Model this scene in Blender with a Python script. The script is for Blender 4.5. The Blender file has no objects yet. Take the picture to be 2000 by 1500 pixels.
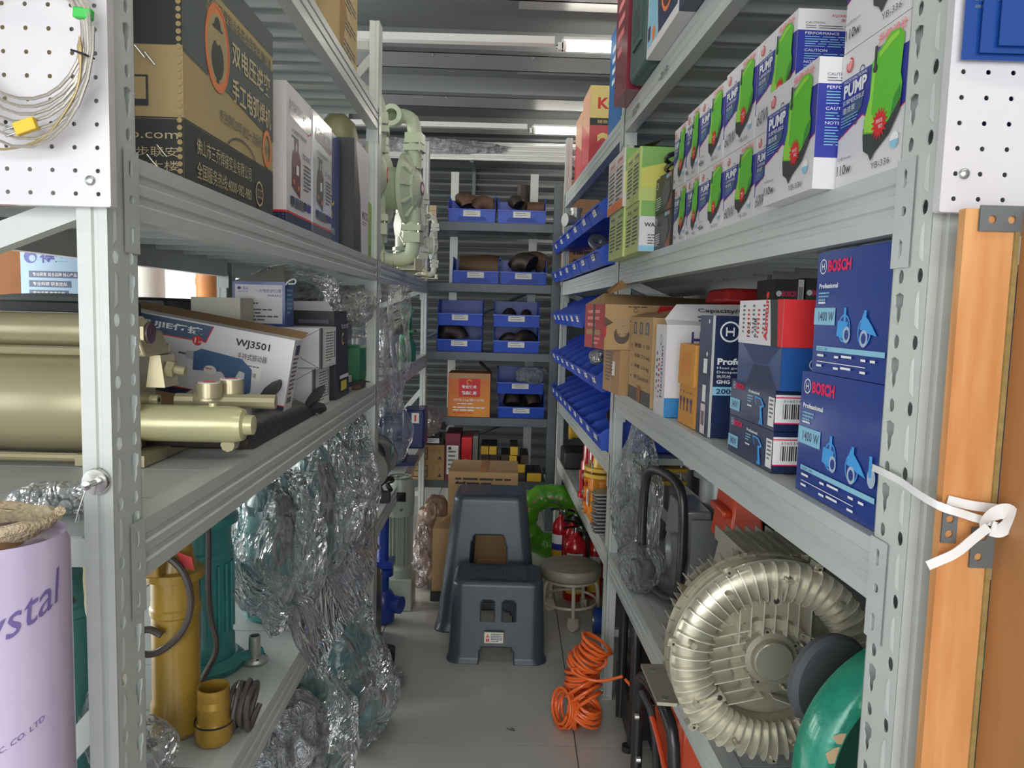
import bpy, math, random
from mathutils import Matrix, Vector, noise
SC = bpy.context.scene
COL = SC.collection
PI = math.pi
random.seed(7)

# ---------------------------------------------------------------- camera
F_PX, PITCH, ROLL, CAM_Z = 1500.84, 0.0937, 0.0270, 1.454
fw = Vector((0, math.cos(PITCH), -math.sin(PITCH)))
r0 = Vector((1, 0, 0))
u0 = r0.cross(fw)
rt = r0 * math.cos(ROLL) + u0 * math.sin(ROLL)
up = -r0 * math.sin(ROLL) + u0 * math.cos(ROLL)
cd = bpy.data.cameras.new('camera')
cd.sensor_width = 36
cd.lens = F_PX / 2000 * 36
cd.clip_start = 0.05
cd.clip_end = 100
cam = bpy.data.objects.new('camera', cd)
COL.objects.link(cam)
cam.matrix_world = Matrix(((rt.x, up.x, -fw.x, 0), (rt.y, up.y, -fw.y, 0), (rt.z, up.z, -fw.z, CAM_Z), (0, 0, 0, 1)))
SC.camera = cam

# ---------------------------------------------------------------- world, daylight, exposure
w = bpy.data.worlds.new('world')
SC.world = w
w.use_nodes = True
w.node_tree.nodes['Background'].inputs[0].default_value = (0.86, 0.93, 1.0, 1)
w.node_tree.nodes['Background'].inputs[1].default_value = 2.6
SC.view_settings.view_transform = 'Standard'
SC.view_settings.look = 'None'
SC.view_settings.exposure = 0.0
SC.view_settings.gamma = 1.0
SC.view_settings.use_curve_mapping = False
SC.cycles.use_denoising = True
SC.cycles.max_bounces = 7
SC.cycles.diffuse_bounces = 4
SC.cycles.transparent_max_bounces = 14
SC.cycles.caustics_reflective = False
SC.cycles.caustics_refractive = False


def area(name, loc, target, sx, sy, power, color):
    d = bpy.data.lights.new(name, 'AREA')
    d.shape = 'RECTANGLE'
    d.size, d.size_y, d.energy, d.color = sx, sy, power, color
    o = bpy.data.objects.new(name, d)
    COL.objects.link(o)
    o.location = loc
    o.rotation_euler = (Vector(target) - Vector(loc)).to_track_quat('-Z', 'Y').to_euler()
    return o


area('daylight_shop_front', (0.1, -2.9, 1.75), (0.0, 4.0, 1.0), 5.0, 2.4, 150, (1.0, 0.985, 0.96))
area('daylight_side_windows', (-5.6, 3.6, 1.7), (0.0, 3.4, 0.9), 4.6, 1.9, 260, (1.0, 0.95, 0.88))

# ---------------------------------------------------------------- materials
MATS = {}


def lin(c):
    c = c / 255.0
    return c / 12.92 if c <= 0.04045 else ((c + 0.055) / 1.055) ** 2.4


def mat(name, rgb, rough=0.5, metal=0.0, var=0.0, scale=8.0, bump=0.0, bscale=None, stretch=(1, 1, 1), alpha=1.0, spec=0.5, rgb2=None, coat=0.0, emit=0.0, trans=0.0):
    if name in MATS:
        return MATS[name]
    m = bpy.data.materials.new(name)
    m.use_nodes = True
    n, l = m.node_tree.nodes, m.node_tree.links
    b = n['Principled BSDF']
    col = tuple(lin(c) for c in rgb) + (1,)
    b.inputs['Base Color'].default_value = col
    b.inputs['Roughness'].default_value = rough
    b.inputs['Metallic'].default_value = metal
    b.inputs['Alpha'].default_value = alpha
    b.inputs['Specular IOR Level'].default_value = spec
    b.inputs['Coat Weight'].default_value = coat
    b.inputs['Coat Roughness'].default_value = 0.12
    if trans:
        b.inputs['Transmission Weight'].default_value = trans
    if emit:
        b.inputs['Emission Color'].default_value = col
        b.inputs['Emission Strength'].default_value = emit
    if var or bump:
        tc = n.new('ShaderNodeTexCoord')
        mp = n.new('ShaderNodeMapping')
        mp.inputs['Scale'].default_value = stretch
        l.new(tc.outputs['Object'], mp.inputs['Vector'])
        nz = n.new('ShaderNodeTexNoise')
        nz.inputs['Scale'].default_value = scale
        nz.inputs['Detail'].default_value = 5
        l.new(mp.outputs[0], nz.inputs['Vector'])
        if var:
            rp = n.new('ShaderNodeValToRGB')
            c2 = tuple(lin(c) for c in rgb2) + (1,) if rgb2 else tuple(max(0, x * (1 - var)) for x in col[:3]) + (1,)
            rp.color_ramp.elements[0].position = 0.3
            rp.color_ramp.elements[1].position = 0.7
            rp.color_ramp.elements[0].color = c2
            rp.color_ramp.elements[1].color = col
            l.new(nz.outputs['Fac'], rp.inputs[0])
            l.new(rp.outputs[0], b.inputs['Base Color'])
        if bump:
            n2 = nz
            if bscale:
                n2 = n.new('ShaderNodeTexNoise')
                n2.inputs['Scale'].default_value = bscale
                n2.inputs['Detail'].default_value = 3
                l.new(mp.outputs[0], n2.inputs['Vector'])
            bp = n.new('ShaderNodeBump')
            bp.inputs['Strength'].default_value = bump
            bp.inputs['Distance'].default_value = 0.01
            l.new(n2.outputs['Fac'], bp.inputs['Height'])
            l.new(bp.outputs[0], b.inputs['Normal'])
    MATS[name] = m
    return m


def film(name, tint=(215, 222, 222), dens=0.22, sc=14.0):
    """clear crumpled polythene: mostly transparent, milky at folds, crease highlights painted into the opacity, glossy"""
    if name in MATS:
        return MATS[name]
    m = bpy.data.materials.new(name)
    m.use_nodes = True
    n, l = m.node_tree.nodes, m.node_tree.links
    b = n['Principled BSDF']
    b.inputs['Base Color'].default_value = tuple(lin(c) for c in tint) + (1,)
    b.inputs['Roughness'].default_value = 0.13
    b.inputs['Specular IOR Level'].default_value = 1.0
    tc = n.new('ShaderNodeTexCoord')
    mp = n.new('ShaderNodeMapping')
    mp.inputs['Scale'].default_value = (1, 1, 0.55)
    l.new(tc.outputs['Object'], mp.inputs['Vector'])
    nz = n.new('ShaderNodeTexNoise')
    nz.inputs['Scale'].default_value = sc
    nz.inputs['Detail'].default_value = 4
    nz.inputs['Distortion'].default_value = 1.2
    l.new(mp.outputs[0], nz.inputs['Vector'])
    rp = n.new('ShaderNodeValToRGB')
    e = rp.color_ramp.elements
    e[0].position, e[0].color = 0.36, (dens * 0.45,) * 3 + (1,)
    e[1].position, e[1].color = 0.66, (min(1, dens * 2.2),) * 3 + (1,)
    l.new(nz.outputs['Fac'], rp.inputs[0])
    fr = n.new('ShaderNodeLayerWeight')
    fr.inputs['Blend'].default_value = 0.25
    ad = n.new('ShaderNodeMath')
    ad.operation = 'MULTIPLY_ADD'
    ad.use_clamp = True
    l.new(fr.outputs['Facing'], ad.inputs[0])
    ad.inputs[1].default_value = 0.30
    l.new(rp.outputs[0], ad.inputs[2])
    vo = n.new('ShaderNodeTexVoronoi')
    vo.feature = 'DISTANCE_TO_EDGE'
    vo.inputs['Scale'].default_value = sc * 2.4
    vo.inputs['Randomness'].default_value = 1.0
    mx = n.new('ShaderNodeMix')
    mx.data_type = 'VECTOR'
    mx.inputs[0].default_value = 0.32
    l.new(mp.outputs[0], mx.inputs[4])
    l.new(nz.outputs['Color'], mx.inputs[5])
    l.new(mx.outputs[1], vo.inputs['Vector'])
    cr = n.new('ShaderNodeMapRange')  # bright crinkle lines painted in as extra opacity along the cell edges
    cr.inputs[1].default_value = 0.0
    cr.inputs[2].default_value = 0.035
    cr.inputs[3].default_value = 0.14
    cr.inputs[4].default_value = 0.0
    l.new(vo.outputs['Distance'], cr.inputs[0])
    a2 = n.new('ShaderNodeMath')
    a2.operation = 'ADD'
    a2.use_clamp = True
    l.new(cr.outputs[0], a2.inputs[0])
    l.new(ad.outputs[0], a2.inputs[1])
    tr = n.new('ShaderNodeBsdfTransparent')
    b.inputs['Roughness'].default_value = 0.5
    b.inputs['Specular IOR Level'].default_value = 0.2
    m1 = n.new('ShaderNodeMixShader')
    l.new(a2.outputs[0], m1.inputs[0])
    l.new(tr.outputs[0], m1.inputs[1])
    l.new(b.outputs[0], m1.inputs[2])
    gl = n.new('ShaderNodeBsdfGlossy')
    gl.inputs['Roughness'].default_value = 0.2
    gl.inputs['Color'].default_value = (0.95, 0.97, 1.0, 1)
    f2 = n.new('ShaderNodeFresnel')
    f2.inputs['IOR'].default_value = 1.25
    m2 = n.new('ShaderNodeMixShader')
    l.new(f2.outputs[0], m2.inputs[0])
    l.new(m1.outputs[0], m2.inputs[1])
    l.new(gl.outputs[0], m2.inputs[2])
    l.new(m2.outputs[0], n['Material Output'].inputs['Surface'])
    bp = n.new('ShaderNodeBump')
    bp.inputs['Strength'].default_value = 1.0
    bp.inputs['Distance'].default_value = 0.035
    l.new(vo.outputs['Distance'], bp.inputs['Height'])
    l.new(bp.outputs[0], b.inputs['Normal'])
    l.new(bp.outputs[0], gl.inputs['Normal'])
    l.new(bp.outputs[0], f2.inputs['Normal'])
    MATS[name] = m
    return m


PAINT = mat('shelf_paint', (198, 203, 199), 0.36, var=0.06, scale=5, stretch=(1, 1, 6), bump=0.04, bscale=60)
BEAMP = mat('beam_paint', (192, 198, 195), 0.33, var=0.07, scale=7, stretch=(4, 0.6, 4), bump=0.05, bscale=50)
DECK = mat('deck_paint', (186, 192, 190), 0.42, var=0.08, scale=6)
DARKST = mat('dark_steel', (92, 99, 104), 0.42, metal=0.15, var=0.15, scale=9)
ZINC = mat('zinc', (196, 198, 196), 0.32, metal=0.85, var=0.15, scale=30)
STEEL = mat('bright_steel', (205, 205, 200), 0.2, metal=1.0)
KRAFT = mat('kraft_board', (178, 142, 98), 0.75, var=0.12, scale=6, bump=0.05, bscale=90)
KRAFT2 = mat('kraft_board_pale', (192, 158, 112), 0.75, var=0.1, scale=5, bump=0.05, bscale=90)
KRAFTIN = mat('kraft_board_inside', (150, 120, 84), 0.85)
ORANGEBD = mat('orange_board', (214, 150, 66), 0.6, var=0.1, scale=6)
TAPE = mat('packing_tape', (170, 126, 80), 0.15, alpha=0.75)
WHITEBD = mat('white_board', (220, 217, 220), 0.45, bump=0.02, bscale=30)
WHITEGL = mat('white_board_gloss', (232, 232, 236), 0.14, coat=0.6, bump=0.06, bscale=12)
NAVY = mat('navy_board', (30, 44, 82), 0.35, coat=0.3)
BLUEB = mat('blue_board', (30, 60, 140), 0.3, coat=0.4, bump=0.03, bscale=20)
BLUEB2 = mat('mid_blue_board', (36, 84, 152), 0.35, coat=0.3)
INK = mat('ink_black', (42, 42, 44), 0.6)
INKG = mat('ink_grey', (96, 98, 104), 0.6)
INKW = mat('ink_white', (236, 238, 240), 0.5)
INKR = mat('ink_red', (214, 44, 48), 0.5)
INKP = mat('ink_pink', (236, 140, 140), 0.5)
INKM = mat('ink_magenta', (224, 38, 90), 0.5)
INKV = mat('ink_violet', (66, 60, 130), 0.5)
INKB = mat('ink_blue', (46, 56, 150), 0.4)
INKSL = mat('ink_slate', (70, 92, 124), 0.5)
INKC = mat('ink_cyan', (140, 196, 222), 0.5)
INKO = mat('ink_orange', (232, 128, 60), 0.5)
INKY = mat('ink_yellow', (232, 210, 70), 0.5)
INKGR = mat('ink_green', (96, 190, 50), 0.45)
INKGR2 = mat('ink_green_light', (150, 214, 70), 0.45)
INKGR3 = mat('ink_green_dark', (58, 146, 52), 0.45)
PAPER = mat('label_paper', (232, 232, 230), 0.6)
BLACKP = mat('black_plastic', (38, 38, 40), 0.42)
BLACKG = mat('black_gloss', (26, 26, 28), 0.2)
RUBBER = mat('black_rubber', (34, 33, 33), 0.62)
CABLE = mat('grey_cable', (74, 68, 66), 0.45)
BINBLUE = mat('bin_blue', (44, 84, 196), 0.36, var=0.12, scale=4)
RUST = mat('rusty_iron', (116, 88, 70), 0.65, metal=0.25, var=0.35, scale=14)
DARKIRON = mat('dark_iron', (66, 58, 54), 0.5, metal=0.4, var=0.3, scale=12)
GOLD = mat('bronze_paint', (190, 180, 146), 0.27, metal=0.4, var=0.06, scale=6)
GOLDC = mat('pale_bronze_paint', (206, 202, 158), 0.3, metal=0.25)
CAST = mat('champagne_cast', (192, 187, 168), 0.3, metal=0.55, var=0.1, scale=20, bump=0.05, bscale=80)
RIBC = mat('champagne_rib_lit', (222, 217, 198), 0.3, metal=0.4)  # lighter copy of the cast colour: light catching the ribs painted in
CASTD = mat('champagne_cast_fins', (172, 167, 148), 0.38, metal=0.45)
TEAL = mat('teal_paint', (54, 136, 136), 0.34, var=0.12, scale=8, coat=0.2)
TEALD = mat('teal_hammer', (34, 150, 122), 0.28, metal=0.1, var=0.25, scale=40, bump=0.15, bscale=60, coat=0.4)
MUSTARD = mat('mustard_paint', (164, 132, 52), 0.33, var=0.1, scale=9, coat=0.2)
BRASS = mat('ochre_brass', (176, 140, 60), 0.3, metal=0.35, var=0.08, scale=8)
PP = mat('pump_plastic', (198, 208, 182), 0.4, var=0.06, scale=6, spec=0.4)
PPW = mat('pump_plastic_white', (218, 222, 208), 0.4)
PPY = mat('pump_plastic_cream', (214, 212, 170), 0.4)
BINLBL = mat('bin_label', (226, 226, 222), 0.55)
SILVER = mat('silver_cast', (168, 172, 172), 0.35, metal=0.6, var=0.1, scale=20)
REDP = mat('red_paint', (176, 26, 34), 0.22, coat=0.4)
ORANGEP = mat('orange_paint', (222, 136, 36), 0.32, coat=0.3, var=0.1, scale=8)
YELLOWP = mat('yellow_paint', (214, 176, 58), 0.35, coat=0.2)
GENR = mat('red_orange_plastic', (206, 72, 34), 0.3, coat=0.2)
STOOL = mat('slate_plastic', (60, 70, 80), 0.33, var=0.06, scale=5, bump=0.03, bscale=120)
HOSE = mat('orange_hose', (240, 110, 48), 0.32)
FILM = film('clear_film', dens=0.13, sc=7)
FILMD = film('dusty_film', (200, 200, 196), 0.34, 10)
FILMP = film('pinkish_film', (196, 178, 172), 0.7, 16)
FILMW = film('white_film', (225, 228, 235), 0.6, 16)


# ---------------------------------------------------------------- mesh building
_T = {}


def tgeo(t, bold=0.0):
    k = (t, bold)
    if k in _T:
        return _T[k]
    cu = bpy.data.curves.new('t', 'FONT')
    cu.body = t
    cu.size = 1
    cu.resolution_u = 2
    cu.offset = bold
    o = bpy.data.objects.new('t', cu)
    COL.objects.link(o)
    dg = bpy.context.evaluated_depsgraph_get()
    me = bpy.data.meshes.new_from_object(o.evaluated_get(dg))
    vs = [tuple(v.co) for v in me.vertices]
    fs = [tuple(p.vertices) for p in me.polygons]
    bpy.data.objects.remove(o)
    bpy.data.curves.remove(cu)
    bpy.data.meshes.remove(me)
    xs = [v[0] for v in vs] or [0, 1]
    ys = [v[1] for v in vs] or [0, 1]
    _T[k] = (vs, fs, min(xs), max(xs), min(ys), max(ys))
    return _T[k]


def perp(d):
    d = d.normalized()
    a = Vector((0, 0, 1)) if abs(d.z) < 0.9 else Vector((1, 0, 0))
    u = d.cross(a).normalized()
    return u, d.cross(u).normalized()


class MB:
    def __init__(s):
        s.v, s.f, s.mi, s.M = [], [], [], []
        s.T = Matrix()

    def at(s, x=0, y=0, z=0, rx=0, ry=0, rz=0):
        s.T = Matrix.Translation((x, y, z)) @ Matrix.Rotation(rz, 4, 'Z') @ Matrix.Rotation(ry, 4, 'Y') @ Matrix.Rotation(rx, 4, 'X')
        return s

    def add(s, vs, fs, m):
        if m not in s.M:
            s.M.append(m)
        k = s.M.index(m)
        n = len(s.v)
        T = s.T
        s.v += [tuple(T @ Vector(v)) for v in vs]
        s.f += [tuple(i + n for i in f) for f in fs]
        s.mi += [k] * len(fs)
        return s

    def box(s, x0, x1, y0, y1, z0, z1, m, tx=0, ty=0):
        """tx, ty: how much the top is drawn in on each side"""
        vs = [(x0, y0, z0), (x1, y0, z0), (x1, y1, z0), (x0, y1, z0),
              (x0 + tx, y0 + ty, z1), (x1 - tx, y0 + ty, z1), (x1 - tx, y1 - ty, z1), (x0 + tx, y1 - ty, z1)]
        return s.add(vs, [(3, 2, 1, 0), (4, 5, 6, 7), (0, 1, 5, 4), (1, 2, 6, 5), (2, 3, 7, 6), (3, 0, 4, 7)], m)

    def cyl(s, a, b, r, m, r2=None, seg=16, cap=True):
        a, b = Vector(a), Vector(b)
        r2 = r if r2 is None else r2
        u, w_ = perp(b - a)
        vs = []
        for c, q in ((a, r), (b, r2)):
            for i in range(seg):
                t = 2 * PI * i / seg
                vs.append(c + u * (q * math.cos(t)) + w_ * (q * math.sin(t)))
        fs = [(i, (i + 1) % seg, seg + (i + 1) % seg, seg + i) for i in range(seg)]
        if cap:
            fs += [tuple(range(seg))[::-1], tuple(range(seg, 2 * seg))]
        return s.add(vs, fs, m)

    def lathe(s, prof, m, seg=24, cap=True, sx=1, sy=1, lobes=0, amp=0):
        """prof: list of (radius, z) round the local z axis"""
        vs = []
        for r, z in prof:
            for i in range(seg):
                t = 2 * PI * i / seg
                q = r * (1 + (amp if lobes and (i * lobes * 2 // seg) % 2 else 0))
                vs.append((q * math.cos(t) * sx, q * math.sin(t) * sy, z))
        fs = []
        for k in range(len(prof) - 1):
            for i in range(seg):
                j = (i + 1) % seg
                fs.append((k * seg + i, k * seg + j, (k + 1) * seg + j, (k + 1) * seg + i))
        if cap:
            if prof[0][0] > 1e-5:
                fs.append(tuple(range(seg))[::-1])
            if prof[-1][0] > 1e-5:
                n = (len(prof) - 1) * seg
                fs.append(tuple(range(n, n + seg)))
        return s.add(vs, fs, m)

    def tube(s, pts, r, m, seg=8, closed=False, smooth=0):
        pts = [Vector(p) for p in pts]
        for _ in range(smooth):
            q = []
            n = len(pts)
            rng = range(n) if closed else range(n - 1)
            if not closed:
                q.append(pts[0])
            for i in rng:
                a, b = pts[i], pts[(i + 1) % n]
                q += [a * 0.75 + b * 0.25, a * 0.25 + b * 0.75]
            if not closed:
                q.append(pts[-1])
            pts = q
        n = len(pts)
        vs = []
        u = None
        for i, p in enumerate(pts):
            if closed:
                d = pts[(i + 1) % n] - pts[i - 1]
            else:
                d = pts[min(i + 1, n - 1)] - pts[max(i - 1, 0)]
            if d.length < 1e-9:
                d = Vector((0, 0, 1))
            d.normalize()
            if u is None:
                u, _w = perp(d)
            else:
                u = u - d * u.dot(d)
                u = u.normalized() if u.length > 1e-6 else perp(d)[0]
            w_ = d.cross(u)
            rr = r[i] if isinstance(r, list) and i < len(r) else (r if not isinstance(r, list) else r[-1])
            for k in range(seg):
                t = 2 * PI * k / seg
                vs.append(p + u * (rr * math.cos(t)) + w_ * (rr * math.sin(t)))
        fs = []
        for i in range(n if closed else n - 1):
            j = (i + 1) % n
            for k in range(seg):
                l = (k + 1) % seg
                fs.append((i * seg + k, i * seg + l, j * seg + l, j * seg + k))
        if not closed:
            fs += [tuple(range(seg))[::-1], tuple(range((n - 1) * seg, n * seg))]
        return s.add(vs, fs, m)

    def prism(s, pts, z0, z1, m):
        """extrude a flat xy outline (counter-clockwise) along local z"""
        n = len(pts)
        vs = [(x, y, z0) for x, y in pts] + [(x, y, z1) for x, y in pts]
        fs = [tuple(range(n))[::-1], tuple(range(n, 2 * n))]
        fs += [(i, (i + 1) % n, n + (i + 1) % n, n + i) for i in range(n)]
        return s.add(vs, fs, m)

    def strip(s, pts, th, z0, z1, m):
        """thin sheet: open xy profile thickened by th, extruded along z"""
        P = [Vector((x, y, 0)) for x, y in pts]
        o = []
        for i, p in enumerate(P):
            d = (P[min(i + 1, len(P) - 1)] - P[max(i - 1, 0)]).normalized()
            o.append(p + Vector((-d.y, d.x, 0)) * th)
        n = len(P)
        vs = [(p.x, p.y, z) for z in (z0, z1) for p in P + o]
        fs = []
        for i in range(n - 1):
            fs += [(i, i + 1, 2 * n + i + 1, 2 * n + i), (n + i + 1, n + i, 3 * n + i, 3 * n + i + 1),
                   (i + 1, i, n + i, n + i + 1), (2 * n + i, 2 * n + i + 1, 3 * n + i + 1, 3 * n + i)]
        fs += [(0, 2 * n, 3 * n, n), (n - 1, 2 * n - 1, 4 * n - 1, 3 * n - 1)]
        return s.add(vs, fs, m)

    def sph(s, c, r, m, seg=16, rings=10):
        rx, ry, rz = r if isinstance(r, tuple) else (r, r, r)
        vs = [(c[0], c[1], c[2] - rz)]
        for k in range(1, rings):
            a = -PI / 2 + PI * k / rings
            for i in range(seg):
                t = 2 * PI * i / seg
                vs.append((c[0] + rx * math.cos(a) * math.cos(t), c[1] + ry * math.cos(a) * math.sin(t), c[2] + rz * math.sin(a)))
        vs.append((c[0], c[1], c[2] + rz))
        e = len(vs) - 1
        fs = [(0, 1 + (i + 1) % seg, 1 + i) for i in range(seg)]
        for k in range(rings - 2):
            for i in range(seg):
                j = (i + 1) % seg
                fs.append((1 + k * seg + i, 1 + k * seg + j, 1 + (k + 1) * seg + j, 1 + (k + 1) * seg + i))
        fs += [(e - seg + i, e - seg + (i + 1) % seg, e) for i in range(seg)]
        return s.add(vs, fs, m)

    def cell(s, u0_, u1, v0, v1, cu, cv, hole, th, m):
        """rectangular sheet cell in local xy with a real hole; hole(angle)->radius; sheet from z=-th to 0"""
        ang = [2 * PI * i / 12 for i in range(12)]
        for x in (u0_, u1):
            for y in (v0, v1):
                ang.append(math.atan2(y - cv, x - cu) % (2 * PI))
        ang = sorted(set(round(a, 6) for a in ang))
        vs = []
        for a in ang:
            c, q = math.cos(a), math.sin(a)
            t = 1e9
            if abs(c) > 1e-9:
                t = min(t, ((u1 if c > 0 else u0_) - cu) / c)
            if abs(q) > 1e-9:
                t = min(t, ((v1 if q > 0 else v0) - cv) / q)
            r = hole(a)
            vs += [(cu + c * t, cv + q * t, 0), (cu + c * r, cv + q * r, 0), (cu + c * r, cv + q * r, -th), (cu + c * t, cv + q * t, -th)]
        n = len(ang)
        fs = []
        for i in range(n):
            j = (i + 1) % n
            for k in range(3):
                fs.append((4 * i + k, 4 * j + k, 4 * j + k + 1, 4 * i + k + 1)[::-1])
        return s.add(vs, fs, m)

    def build(s, name, parent=None, M=None, bev=0.0, smooth=35):
        me = bpy.data.meshes.new(name)
        me.from_pydata(s.v, [], s.f)
        for m in s.M:
            me.materials.append(m)
        me.polygons.foreach_set('material_index', s.mi)
        if smooth:
            me.polygons.foreach_set('use_smooth', [True] * len(me.polygons))
            me.set_sharp_from_angle(angle=math.radians(smooth))
        me.update()
        o = bpy.data.objects.new(name, me)
        COL.objects.link(o)
        if parent is not None:
            o.parent = parent
            if M is not None:
                o.matrix_basis = M
        elif M is not None:
            o.matrix_world = M
        if bev:
            b = o.modifiers.new('bevel', 'BEVEL')
            b.width = bev
            b.segments = 2
            b.limit_method = 'ANGLE'
            b.angle_limit = math.radians(50)
        return o


class Panel:
    """printing on a flat face; all coordinates are fractions of the face"""
    def __init__(s, mb, O, U, V, w_, h):
        s.mb, s.O, s.U, s.V, s.w, s.h = mb, Vector(O), Vector(U), Vector(V), w_, h
        s.N = s.U.cross(s.V)
        s.k = 1

    def p(s, u, v, k=None):
        return s.O + s.U * (u * s.w) + s.V * (v * s.h) + s.N * (0.00035 * (k or s.k))

    def poly(s, pts, m):
        s.mb.add([s.p(u, v) for u, v in pts], [tuple(range(len(pts)))], m)
        s.k += 0.25
        return s

    def rect(s, a, b, c, d, m):
        return s.poly([(a, b), (c, b), (c, d), (a, d)], m)

    def disc(s, u, v, r, m, n=20, e=1.0, a0=0, a1=2 * PI):
        """r is a fraction of the face height"""
        q = r * s.h / s.w
        return s.poly([(u + q * e * math.cos(a0 + (a1 - a0) * i / n), v + r * math.sin(a0 + (a1 - a0) * i / n)) for i in range(n if a1 - a0 > 6.2 else n + 1)], m)

    def ring(s, u, v, r, t, m, n=20, e=1.0, a0=0, a1=2 * PI):
        q = s.h / s.w
        for i in range(n):
            x, y = a0 + (a1 - a0) * i / n, a0 + (a1 - a0) * (i + 1) / n
            s.mb.add([s.p(u + q * e * R_ * math.cos(z), v + R_ * math.sin(z)) for R_, z in ((r - t, x), (r, x), (r, y), (r - t, y))], [(0, 1, 2, 3)], m)
        s.k += 0.25
        return s

    def star(s, u, v, r, m, n=16, q=0.62):
        f = s.h / s.w
        return s.poly([(u + f * (r if i % 2 else r * q) * math.cos(PI * i / n), v + (r if i % 2 else r * q) * math.sin(PI * i / n)) for i in range(2 * n)], m)

    def txt(s, u, v, h, t, m, w_=None, bold=0.0, al='L', rot=0.0, shear=0.0):
        """baseline-left at (u, v), height h and optional width w_ as fractions"""
        vs, fs, x0, x1, y0, y1 = tgeo(t, bold)
        k = h * s.h / (y1 - y0)
        kx = k if w_ is None else w_ * s.w / (x1 - x0)
        W = (x1 - x0) * kx
        off = {'L': 0, 'C': -W / 2, 'R': -W}[al]
        ca, sa = math.cos(rot), math.sin(rot)
        out = []
        for x, y, z in vs:
            X, Y = (x - x0) * kx + off, (y - y0) * k
            X += Y * shear
            X, Y = X * ca - Y * sa, X * sa + Y * ca
            out.append(s.O + s.U * (u * s.w + X) + s.V * (v * s.h + Y) + s.N * (0.00035 * s.k))
        s.mb.add(out, fs, m)
        s.k += 0.25
        return s

    def lines(s, u, v, w_, n, dv, m, t=None, seed=1):
        """rows of small print"""
        rn = random.Random(seed)
        t = t or dv * 0.45
        for i in range(n):
            y = v - i * dv
            x = u
            e = u + w_ * (1 if i < n - 1 else 0.65)
            while x < e - w_ * 0.03:
                q = min(e, x + w_ * rn.uniform(0.08, 0.3))
                s.mb.add([s.p(a, b) for a, b in ((x, y), (q, y), (q, y + t), (x, y + t))], [(0, 1, 2, 3)], m)
                x = q + w_ * 0.03
        s.k += 0.25
        return s

    def barcode(s, u, v, w_, h, m=None, seed=3):
        rn = random.Random(seed)
        x = u
        while x < u + w_:
            q = w_ * rn.choice((0.012, 0.02, 0.035))
            s.mb.add([s.p(a, b) for a, b in ((x, v), (x + q, v), (x + q, v + h), (x, v + h))], [(0, 1, 2, 3)], m or INK)
            x += q + w_ * rn.choice((0.015, 0.025, 0.03))
        s.k += 0.25
        return s


# ---------------------------------------------------------------- frames: each shelf row has its own slightly turned frame
ROW = {
    'L': Matrix.Translation((-0.4827, 0.9194, 0)) @ Matrix.Rotation(0.0186, 4, 'Z'),
    'R': Matrix.Translation((0.4582, 0.8601, 0)) @ Matrix.Rotation(0.0436, 4, 'Z'),
    'W': Matrix(),
}
SG = {'L': -1, 'R': 1, 'W': 1}


def at(F, o, s_, z=0.0, rz=0.0, rx=0.0, ry=0.0):
    """o: distance behind the aisle face, s_: distance along the row"""
    return ROW[F] @ Matrix.Translation((o * SG[F], s_, z)) @ Matrix.Rotation(rz, 4, 'Z') @ Matrix.Rotation(ry, 4, 'Y') @ Matrix.Rotation(rx, 4, 'X')


def tag(o, label, cat, group=None, kind=None):
    o['label'] = label
    o['category'] = cat
    if group:
        o['group'] = group
    if kind:
        o['kind'] = kind
    return o


def thing(name, label, cat, M, group=None):
    o = bpy.data.objects.new(name, None)
    o.empty_display_size = 0.05
    COL.objects.link(o)
    o.matrix_world = M
    return tag(o, label, cat, group)


NTH = ['first', 'second', 'third', 'fourth', 'fifth', 'sixth', 'seventh', 'eighth', 'ninth', 'tenth', 'eleventh', 'twelfth']


def struct(mb, name, **k):
    o = mb.build(name, **k)
    o['kind'] = 'structure'
    return o


def lab(o, label):
    o['label'] = label
    return o


def copy_tree(o, M, label, group=None):
    r = o.copy()
    COL.objects.link(r)
    r.matrix_world = M
    r['label'] = label
    if group:
        r['group'] = group
    for ch in list(o.children):
        c = ch.copy()
        COL.objects.link(c)
        c.parent = r
        c.matrix_basis = ch.matrix_basis.copy()
        for g in list(ch.children):
            d = g.copy()
            COL.objects.link(d)
            d.parent = c
            d.matrix_basis = g.matrix_basis.copy()
    return r


class Box:
    """a carton: one mesh with its printing; F row frame, s along the row, o behind the aisle face"""
    def __init__(s, F, s0, s1, o0, o1, z0, z1, m, rz=0.0, rx=0.0, ry=0.0, tx=0, ty=0):
        s.F = F
        s.dx, s.dy, s.dz = o1 - o0, s1 - s0, z1 - z0
        s.mb = MB()
        s.mb.box(-s.dx / 2, s.dx / 2, -s.dy / 2, s.dy / 2, 0, s.dz, m, tx, ty)
        s.M = at(F, (o0 + o1) / 2, (s0 + s1) / 2, z0, rz, rx, ry)

    def aisle(s):
        if s.F == 'L':
            return Panel(s.mb, (s.dx / 2, -s.dy / 2, 0), (0, 1, 0), (0, 0, 1), s.dy, s.dz)
        return Panel(s.mb, (-s.dx / 2, s.dy / 2, 0), (0, -1, 0), (0, 0, 1), s.dy, s.dz)

    def near(s):
        return Panel(s.mb, (-s.dx / 2, -s.dy / 2, 0), (1, 0, 0), (0, 0, 1), s.dx, s.dz)

    def top(s):
        return Panel(s.mb, (-s.dx / 2, -s.dy / 2, s.dz), (1, 0, 0), (0, 1, 0), s.dx, s.dy)

    def done(s, name, label, cat='box', group=None, bev=0.0025):
        o = s.mb.build(name, M=s.M, bev=0, smooth=0)
        return tag(o, label, cat, group)


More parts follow.
